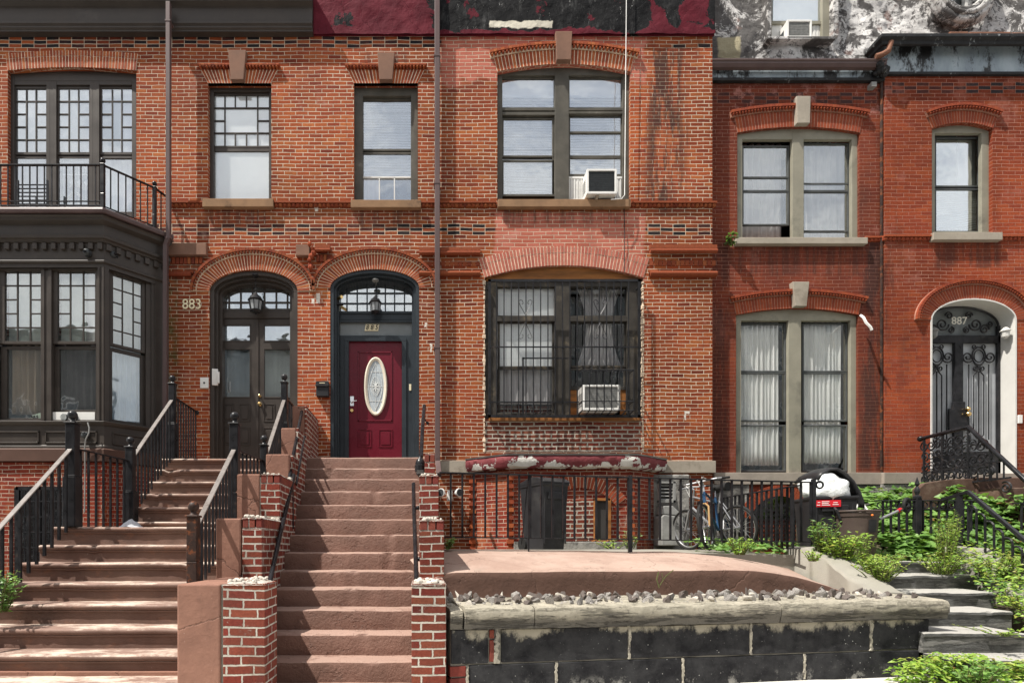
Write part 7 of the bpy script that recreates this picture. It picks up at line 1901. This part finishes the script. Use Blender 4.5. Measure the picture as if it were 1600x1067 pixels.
bag(P(1288, 765, 8.02), .285, 'large bulging white rubbish bag filling the open black bin', 3, sc=(1.08, .9, .78))
bag(P(1308, 764, 8.12), .15, 'smaller white rubbish bag wedged under the pushed-back lid', 8, sc=(1, .9, .8))
# brown round bin
c = P(1338, 855, 7.75); c.z = EYE-.14
t = thing('dustbin', 'round brown plastic dustbin with a worn panel, standing among the weeds', 'bin', c, 0, 'rubbish bins')
kk = 7.75/F; H_ = .62
mb = MB(); mb.lathe(c, [(.19, 0), (.205, .05), (.245, H_-.07)], 32); mb.lathe((c.x, c.y, c.z+H_-.07), [(.255, 0), (.258, .03), (.262, .05)], 32); part('body', mb, M_BINBR, t, smooth=True)
mb = MB(); mb.torus((c.x, c.y, c.z+H_), .262, .014, 'z', 36, 8); part('rim', mb, M_BINBR, t, smooth=True)
mb = MB(); pts = [(c.x+.252*sin(a), c.y-.252*cos(a), z) for a in (-.25, 0, .25) for z in (0,)]
for i in range(6):
    a0, a1 = -.1+i*.08, -.1+(i+1)*.08
    mb.poly([(c.x+.240*sin(a0), c.y-.240*cos(a0), c.z+.34), (c.x+.240*sin(a1), c.y-.240*cos(a1), c.z+.34), (c.x+.252*sin(a1), c.y-.252*cos(a1), c.z+.50), (c.x+.252*sin(a0), c.y-.252*cos(a0), c.z+.50)])
part('moulded_panel', mb, M_BIN, t)
mb = MB(); mb.tube([(c.x-.26, c.y-.06, c.z+H_-.10), (c.x-.31, c.y-.06, c.z+H_+.02), (c.x-.29, c.y, c.z+H_+.05), (c.x-.26, c.y+.05, c.z+H_-.06)], .016, 8); part('handle', mb, M_BIN, t, smooth=True)
mb = MB(); mb.ball((c.x+.01, c.y-.262, c.z+H_-.06), .014, 8); part('orange_sticker', mb, simple('orange_dot', (.8,.22,.05), .5, .05, 4, 0), t)
mb = MB()
for s in range(4): mb.tube([Q(1330+s*2, 800, 7.9), Q(1333+s*4, 783-s*3, 8.0), Q(1343+s*3, 777+s*5, 8.0), Q(1352+s*2, 800, 7.9)], .010, 6)
solo('plastic_hoop', mb, M_WHITE, 'thin white plastic loops poking out of the brown dustbin', 'scrap')
# wheel on a metal tube
t = thing('walker_leg', 'silver tube with a red collar and black wheel poking out of the leaves', 'walker leg', P(1390, 800, 7.66))
a, b = P(1374, 811, 7.66), P(1403, 798, 7.7)
mb = MB(); mb.tube([a, b], .018, 10); part('tube', mb, M_SILVER, t, smooth=True)
mb = MB(); mb.tube([b, b+(b-a).normalized()*.05], .026, 10); part('collar', mb, M_REDST, t, smooth=True)
mb = MB(); mb.T = Matrix.Translation(P(1417, 789, 7.7)) @ Matrix.Rotation(.5, 4, 'Z'); mb.torus((0,0,0), .085, .022, 'y', 26, 8); wl = part('wheel', mb, M_RUBBER, t, smooth=True)
mb = MB(); mb.T = Matrix.Translation(P(1417, 789, 7.7)) @ Matrix.Rotation(.5, 4, 'Z'); mb.lathe((0,0,0), [(.03, -.02), (.03, .02)], 12, 'y')
for j in range(5): q = j*2*pi/5; mb.tube([(0,0,0), (.08*cos(q), 0, .08*sin(q))], .008, 6)
part('hub', mb, M_BIN, wl)
mb = MB()
for dy in (-.04, .04): mb.tube([b+Vector((0, dy, 0)), P(1417, 789, 7.7)+Vector((0, dy, 0))], .009, 6)
part('fork', mb, M_BIN, t)

# ================= bicycle
def bicycle(rear, front, lean, lbl, fm, km):
    a, b = Vector(rear), Vector(front); d = (b-a); d.z = 0; Lw = d.length; yaw = atan2(d.y, d.x)
    t = thing('bicycle', lbl, 'bicycle', a, yaw, 'bicycles by the side fence'); t.rotation_euler = (lean, 0, yaw)
    M = Matrix.Translation(a) @ Matrix.Rotation(yaw, 4, 'Z') @ Matrix.Rotation(lean, 4, 'X'); WM[t.name] = M; R_ = .33
    def mk(): m = MB(); m.T = M; return m
    for nm, x in (('wheel', 0), ('wheel', Lw)):
        mb = mk(); mb.torus((0,0,0), R_-.02, .022, 'y', 40, 8); mb.v = [M @ (M.inverted() @ v + Vector((x, 0, R_))) for v in mb.v]
        w = part(nm, mb, M_RUBBER, t, smooth=True)
        mb = mk(); mb.torus((0,0,0), R_-.045, .011, 'y', 36, 6); mb.v = [M @ (M.inverted() @ v + Vector((x, 0, R_))) for v in mb.v]; part('rim', mb, M_SILVER, w, smooth=True)
        mb = mk()
        for k in range(18): q = k*2*pi/18; mb.tube([(x, (-1)**k*.03, R_), (x+(R_-.045)*cos(q), 0, R_+(R_-.045)*sin(q))], .0022, 4)
        mb.lathe((x, 0, R_), [(.02, -.05), (.025, 0), (.02, .05)], 10, 'y'); part('spokes', mb, M_SILVER, w)
    bbk, st_, hd, hb = (.42, 0, .30), (.27, 0, .80), (Lw-.20, 0, .84), (Lw-.15, 0, .68)
    mb = mk(); mb.tube([bbk, st_], .017, 8); mb.tube([bbk, hb], .019, 8); mb.tube([(.30, 0, .70), hd], .016, 8); mb.tube([hd, hb], .021, 8)
    for s in (-.05, .05): mb.tube([bbk, (0, s, R_)], .011, 6); mb.tube([(.28, s*.3, .74), (0, s, R_)], .009, 6)
    part('frame', mb, fm, t, smooth=True)
    mb = mk()
    for s in (-.05, .05): mb.tube([hb, (hb[0]+.03, s, .62), (Lw, s, R_)], .013, 8)
    part('fork', mb, km, t, smooth=True)
    mb = mk(); mb.tube([hd, (hd[0]-.03, 0, .95), (hd[0]+.03, 0, .99)], .014, 8); mb.tube([(hd[0]-.06, -.29, .99), (hd[0]+.03, -.20, .99), (hd[0]+.03, .20, .99), (hd[0]-.06, .29, .99)], .013, 8); part('handlebar', mb, M_SILVER, t, smooth=True)
    for s in (-1, 1): mb = mk(); mb.tube([(hd[0]-.02, s*.24, .99), (hd[0]-.09, s*.34, .985)], .018, 8); part('grip', mb, M_RUBBER, t, smooth=True)
    mb = mk(); mb.tube([st_, (.23, 0, .92)], .013, 8); part('seat_post', mb, M_SILVER, t)
    mb = mk(); mb.tube([(.10, 0, .94), (.18, 0, .945), (.36, 0, .935)], [.07, .055, .02], 10); part('saddle', mb, M_RUBBER, t, smooth=True)
    mb = mk(); mb.lathe((bbk[0], -.05, bbk[2]), [(.09, 0), (.09, .006)], 24, 'y'); mb.tube([(bbk[0], -.07, bbk[2]), (bbk[0]+.10, -.07, bbk[2]-.13)], .010, 6); mb.tube([(bbk[0], .07, bbk[2]), (bbk[0]-.10, .07, bbk[2]+.13)], .010, 6); mb.box(bbk[0]+.05, bbk[0]+.15, -.15, -.07, bbk[2]-.14, bbk[2]-.12); part('crank', mb, M_SILVER, t)
    mb = mk(); mb.tube([(hd[0]-.03, -.1, .99), (hd[0]+.10, -.03, 1.02), (hd[0]+.08, 0, .86)], .005, 5); mb.tube([(hd[0]-.03, .1, .99), (hd[0]+.12, .04, 1.04), (hd[0]+.06, 0, .82)], .005, 5); part('cables', mb, M_WHITE, t)
bicycle((4.66, 8.75, EYE-.04), (3.98, 7.98, EYE-.05), radians(9), 'blue bicycle with a tan fork, front one of the two leaning by the side fence', M_BLUE, M_TAN)
bicycle((4.62, 8.35, EYE-.04), (4.32, 9.3, EYE-.05), radians(-8), 'silver bicycle behind the blue one, its handlebar above the fence rail', M_SILVER, M_SILVER)

# litter
mb = MB(); mb.T = Matrix.Translation(P(205, 821, 6.9)); rg = rngof(6); rows = []
for j in range(9): rows.append([mb.av((-.14+.28*i/12, -.1+.2*j/8, EYE*0+.005+.085*max(0, 1-((i-6)/5.5)**2-((j-4)/4.2)**2)*(1+.6*mnoise.noise(Vector((i*.6, j*.6, 2)))))) for i in range(13)])
for j in range(8):
    for i in range(12): mb.face((rows[j][i], rows[j][i+1], rows[j+1][i+1], rows[j+1][i]))
mb.T = None; o = solo('rag', mb, M_CLOTH, 'crumpled grey rag lying on the landing by the middle railing post', 'rag', smooth=True)
o.location.z = EYE+.24
mb = MB(); mb.T = Matrix.Translation((X(1590, 5.4), 5.45, .002)) @ Matrix.Rotation(.4, 4, 'Z'); mb.box(-.16, .2, -.13, .14, 0, .035); mb.T = None; solo('scrap_paper', mb, M_PAPER, 'sheet of white paper lying on the pavement at the right edge', 'paper', bevel=.01)
mb = MB(); mb.T = Matrix.Translation((X(1552, 5.35), 5.4, .002)) @ Matrix.Rotation(-.1, 4, 'Z'); mb.box(-.09, .09, -.03, .03, 0, .012); mb.T = None; solo('scrap_paper', mb, M_PAPER, 'narrow white paper strip on the pavement left of the larger sheet', 'paper')
mb = MB(); mb.ball((X(1421, 5.25), 5.25, .012), .018, 6); solo('scrap', mb, M_YELL, 'small yellow scrap on the pavement near the bluestone wall', 'scrap')

# ================= plants
def leaf_at(mb, p, dirv, size, rg, wide=.55, droop=.3):
    """folded leaf with four facets"""
    d = Vector(dirv).normalized(); up = Vector((rg.uniform(-.5, .4), rg.uniform(-1.0, .15), 1)).normalized(); s = d.cross(up)
    s = s.normalized() if s.length > 1e-4 else Vector((1, 0, 0)); n = s.cross(d).normalized(); p = Vector(p)
    b = mb.av(p); m1 = mb.av(p+d*size*.45+s*size*wide*.5+n*size*.10); m2 = mb.av(p+d*size*.45-s*size*wide*.5+n*size*.10); c = mb.av(p+d*size*.5); t = mb.av(p+d*size-n*size*droop*.4)
    mb.face((b, m1, c)); mb.face((c, m1, t)); mb.face((b, c, m2)); mb.face((c, t, m2))
def weed(c, h, r, nst, lsize, mat, lbl, seed, cat='weed', per=12, wide=.5, lean=.25, grp=None, name='weed', kind=None, base_r=.3):
    rg = rngof(seed); mb = MB(); st = MB(); c = Vector(c)
    for k in range(nst):
        a = rg.uniform(0, 2*pi); rr = r*sqrt(rg.random()); b = c+Vector((rr*cos(a)*base_r, rr*sin(a)*base_r, 0)); hh = h*rg.uniform(.5, 1)
        tip = c+Vector((rr*cos(a), rr*sin(a), hh)); mid = (b+tip)/2+Vector((rg.uniform(-1, 1)*lean*r*.4, rg.uniform(-1, 1)*lean*r*.4, hh*.1))
        L = [b, mid, tip]; st.tube(L, [.005, .004, .0015], 4)
        for j in range(per):
            f = (j+.5+rg.uniform(-.4, .4))/per; p = b.lerp(mid, f*2) if f < .5 else mid.lerp(tip, f*2-1); q = rg.uniform(0, 2*pi)
            leaf_at(mb, p, (cos(q), sin(q), rg.uniform(-.1, .7)), lsize*rg.uniform(.6, 1.25), rg, wide)
    o = thing(name, lbl, cat, c, group=grp)
    part('leaves', mb, mat, o, fixn=False); part('stems', st, M_STEM, o)
    return o
def mat_cover(name, fn, n, lsize, mat, lbl, seed, wide=.8, cat='ground cover'):
    """leaf carpet: fn(rg) gives a point and a facing direction"""
    rg = rngof(seed); mb = MB()
    for k in range(n):
        p, nn = fn(rg); q = rg.uniform(0, 2*pi); d = Vector((cos(q), sin(q), 0))*.9+Vector(nn)*rg.uniform(.0, .5)+Vector((0, 0, -.25))
        leaf_at(mb, p, d, lsize*rg.uniform(.55, 1.3), rg, wide)
    return solo(name, mb, mat, lbl, cat, kind='stuff', fixn=False)
def mound(x0, x1, y0, y1, zf):
    def fn(rg):
        x, y = rg.uniform(x0, x1), rg.uniform(y0, y1); h = zf(x, y); return (x, y, h*1.0 if rg.random() < .7 else h-rg.uniform(0, .25)), (0, -.6, .8)
    return fn
nz_ = lambda x, y, s=1.5: mnoise.noise(Vector((x*s, y*s, 2)))
# broad-leaved vines between the bins and the right railing
mat_cover('ground_vines', mound(6.35, 8.5, 7.72, 8.0, lambda x, y: EYE-.14+(y-7.72)*1.0+.10*nz_(x, y, 3)+.06), 900, .13, M_LEAF, 'green heart-leaved vines filling the garden bed behind the bluestone steps', 3, .95)
mat_cover('ground_vines', mound(6.6, 11.5, 8.1, 9.9, lambda x, y: EYE+.16+(y-8.1)*.46+.14*nz_(x, y, 2.2)+.10*nz_(x, y, 5)), 5600, .135, M_LEAF, 'pale green climbing vines spreading along the foot of the deep red house', 4, .9)
mat_cover('ground_vines', mound(7.3, 9.8, 7.0, 8.4, lambda x, y: EYE-.45+(y-7)*.42+.16*nz_(x, y, 2.5)), 2200, .10, M_LEAFY, 'yellow-green undergrowth behind the hooped railing', 5, .6)
mat_cover('ground_vines', mound(3.9, 5.2, 7.7, 8.6, lambda x, y: EYE-.02+.10*nz_(x, y, 4)+(y-7.7)*.15), 420, .09, M_LEAF, 'low broad leaves at the foot of the iron side fence', 6, .9)
def cheekfn(rg):
    f = rg.random(); y = 5.45+2.0*f; x = 6.25+.75*f+rg.uniform(-.28, .50); z = EYE-.98+.98*f+rg.uniform(-.12, .10)+(.05 if rg.random() < .5 else 0)
    return (x, y-.05, z), (-.3, -.6, .6)
mat_cover('trailing_ivy', cheekfn, 1100, .06, M_LEAFY, 'yellowing ivy trailing down the right concrete cheek', 7, .55)
def rbank(rg):
    x = rg.uniform(6.5, 8.6); y = rg.uniform(5.9, 7.0); return (x, y, EYE-1.05+(y-5.9)*.72+rg.uniform(-.1, .14)), (0, -.7, .6)
mat_cover('trailing_ivy', rbank, 1700, .06, M_LEAF, 'green ivy bank below the hooped railing at the right edge', 8, .6)
mb = MB(); mb.box(6.6, 9.5, 5.75, 7.9, -.05, .6); mb.box(7.0, 9.5, 6.8, 8.2, -.05, 1.0); solo('garden_bank', mb, M_SOIL, 'soil bank under the ivy right of the steps', 'soil bank', kind='structure')
# low clump along the bottom right
def botfn(rg):
    x = 4.45+2.5*rg.random()**.9; f = (x-4.45)/2.5; hmax = .27*sin(pi*min(1, f*1.15)**.55)*(.75+.5*nz_(x, 1, 3))+.05
    z = hmax*rg.random()**.7; y = 5.12+rg.uniform(-.02, .22)+z*.45+.05; return (x, y+.1, z+.01), (0, -.8, .5)
mat_cover('weed_bank', botfn, 3600, .062, M_LEAFY, 'bright green weeds spilling over the lowest bluestone step onto the pavement', 9, .45)
weed((5.0, 5.2, .0), .26, .22, 26, .07, M_LEAF, 'green leafy clump at the end of the bluestone wall', 10, per=14)
mat_cover('ground_vines', mound(8.0, 12.0, 8.35, 8.95, lambda x, y: EYE+.36+(y-8.3)*.7+.20*nz_(x, y, 2.0)+.12*nz_(x, y, 5)), 2400, .11, M_LEAF, 'large pale climbing leaves heaped against the brown landing', 24, .9)
mat_cover('ground_vines', mound(5.6, 6.9, 7.55, 8.0, lambda x, y: EYE-.16+(y-7.5)*.3+.06*nz_(x, y, 4)), 500, .08, M_LEAF, 'low leaves along the pale concrete pad behind the steps', 25, .9)
# weeds
weed((5.2, 7.15, EYE-.20), .42, .26, 34, .075, M_LEAFY, 'bright weed clump growing over the left concrete cheek in front of the brown dustbin', 11, per=14, wide=.5)
weed((5.45, 7.0, EYE-.38), .30, .30, 34, .07, M_LEAFY, 'low yellow-green weed on the steps below the brown dustbin', 12, per=12, wide=.5)
weed((5.62, 7.35, EYE-.22), .44, .13, 12, .05, M_LEAFY, 'upright feathery weed rising in front of the brown dustbin', 13, per=26, wide=.3)
weed((6.55, 7.2, EYE-.22), .62, .16, 16, .045, M_LEAFY, 'tall feathery yellow-green weed left of the right cheek', 14, per=44, wide=.26)
weed((6.85, 7.45, EYE-.12), .62, .10, 10, .045, M_LEAFY, 'slim feathery weed beside the hooped railing post', 15, per=40, wide=.26)
weed((6.45, 7.15, EYE-.33), .28, .30, 34, .05, M_LEAFY, 'bushy weed spilling over the top bluestone step', 16, per=14)
weed((3.95, 7.15, EYE-.09), .22, .16, 22, .05, M_LEAFY, 'small bright weed at the foot of the fence beside the bicycle', 17, per=12)
weed((.30, 6.85, EYE-.02), .14, .09, 12, .05, M_LEAF, 'small green weed between the brick pier and the pink apron', 18, per=9)
weed(P(1143, 383, 10.1), .20, .11, 8, .085, M_LEAFD, 'small plant growing out of the wall in the corner left of the grey window sill', 19, per=6, wide=.9)
weed((X(4, 5.3), 5.25, Z(955, 5.3)), .42, .22, 16, .055, M_LEAF, 'green bush tip at the left edge beside the lower steps', 20, per=14, wide=.7)
weed((X(347, 4.93), 4.93, Z(1064, 4.93)), .13, .05, 6, .035, M_LEAF, 'tiny weed in the crack beside the lowest brick pier', 21, per=6)
weed((3.25, 9.0, EYE-.02), .34, .18, 14, .05, M_LEAF, 'thin weed in front of the bricked basement bay near the vent', 22, per=7)
weed((3.0, 9.05, EYE-.02), .16, .30, 14, .05, M_LEAFY, 'low scattered weed at the foot of the bricked basement bay', 23, per=5)
weed((4.55, 6.72, EYE-.16), .12, .14, 12, .045, M_LEAFY, 'sparse weed on the pale cheek beside the pink apron', 24, per=8)
for i, (px, py, d) in enumerate(((160, 1030, 0), (90, 0, 0))): pass
weed((5.35, 6.75, EYE-.40), .30, .32, 46, .05, M_LEAFY, 'yellow-green weeds spreading over the end of the left cheek beside the bluestone steps', 31, per=14, wide=.4)
weed((5.1, 7.35, EYE-.10), .50, .22, 26, .06, M_LEAF, 'leafy weed standing between the black bin and the pale cheek', 32, per=14, wide=.4)
weed((5.9, 7.4, EYE-.20), .14, .40, 30, .04, M_LEAFY, 'low line of weeds along the back of the top bluestone step', 33, per=10, wide=.5)
weed((6.45, 6.2, EYE-.66), .16, .25, 20, .05, M_LEAFY, 'creeping weeds on the middle bluestone steps', 34, per=9, wide=.55)
weed((6.95, 7.0, EYE-.38), .30, .26, 24, .055, M_LEAFY, 'loose bright weeds over the right cheek below the hooped rail', 35, per=14, wide=.4)
weed((5.7, 5.66, EYE-.86), .06, .4, 16, .035, M_LEAFY, 'thin row of weeds in the joint of the lowest bluestone steps', 36, per=6, wide=.5)
weed((9.0, 8.5, EYE+.30), .5, .9, 70, .11, M_LEAF, 'tangle of broad leaves covering the front of the brown landing', 37, per=12, wide=.85)
weed((10.2, 8.2, EYE+.10), .7, .9, 70, .11, M_LEAF, 'broad leafy bush at the right edge below the ornate railing', 38, per=12, wide=.85)
mb = MB(); mb.tube([Q(1030, 918, 5.5), Q(1026, 905, 5.5), Q(1029, 893, 5.5)], .004, 4); mb.tube([Q(1031, 914, 5.5), Q(1040, 900, 5.5), Q(1052, 890, 5.5)], .003, 4); mb.tube([Q(1036, 906, 5.5), Q(1034, 895, 5.5)], .002, 4)
solo('dry_twig', mb, M_STEM, 'dry twig sticking up between the stone chips', 'twig')
# ------------------------------------------------------------ far side of the street (seen only in the window panes)
M_OPP = [simple('opposite_wall_grey', (.20,.20,.19), .9, .15, 1, 0), simple('opposite_wall_brown', (.16,.10,.075), .9, .15, 1, 0), simple('opposite_wall_pale', (.34,.33,.31), .9, .15, 1, 0)]
for i, (x0, x1, h, k, lb) in enumerate(((-45, -7.5, 13, 0, 'grey four-storey house across the street, seen in the bay window panes'), (-7.4, 2.5, 8.5, 1, 'brown two-storey house across the street, facing the two stoops'), (2.6, 45, 16.5, 2, 'pale tall house across the street, mirrored in the double upper window'))):
    t = thing('house', lb, 'house', ((x0+x1)/2, -14, 0)); mb = MB(); mb.box(x0, x1, -22, -14, 0, h); part('wall', mb, M_OPP[k], t)
    mb = MB(); mb.box(x0-.1, x1+.1, -14.5, -13.4, h, h+.5); part('cornice', mb, M_WHITEP if k == 2 else M_BROWN, t)
    n = int((x1-x0)/2.6)
    for r in range(int(h/3.3)):
        for c in range(n):
            x = x0+1.3+c*(x1-x0-1)/n; mb = MB(); mb.box(x-.5, x+.5, -14.02, -13.97, 1.2+r*3.3, 3.1+r*3.3); w = part('window', mb, M_WHITE, t)
            mb = MB(); mb.box(x-.42, x+.42, -13.97, -13.95, 1.28+r*3.3, 3.02+r*3.3); part('pane', mb, M_FROST, w)
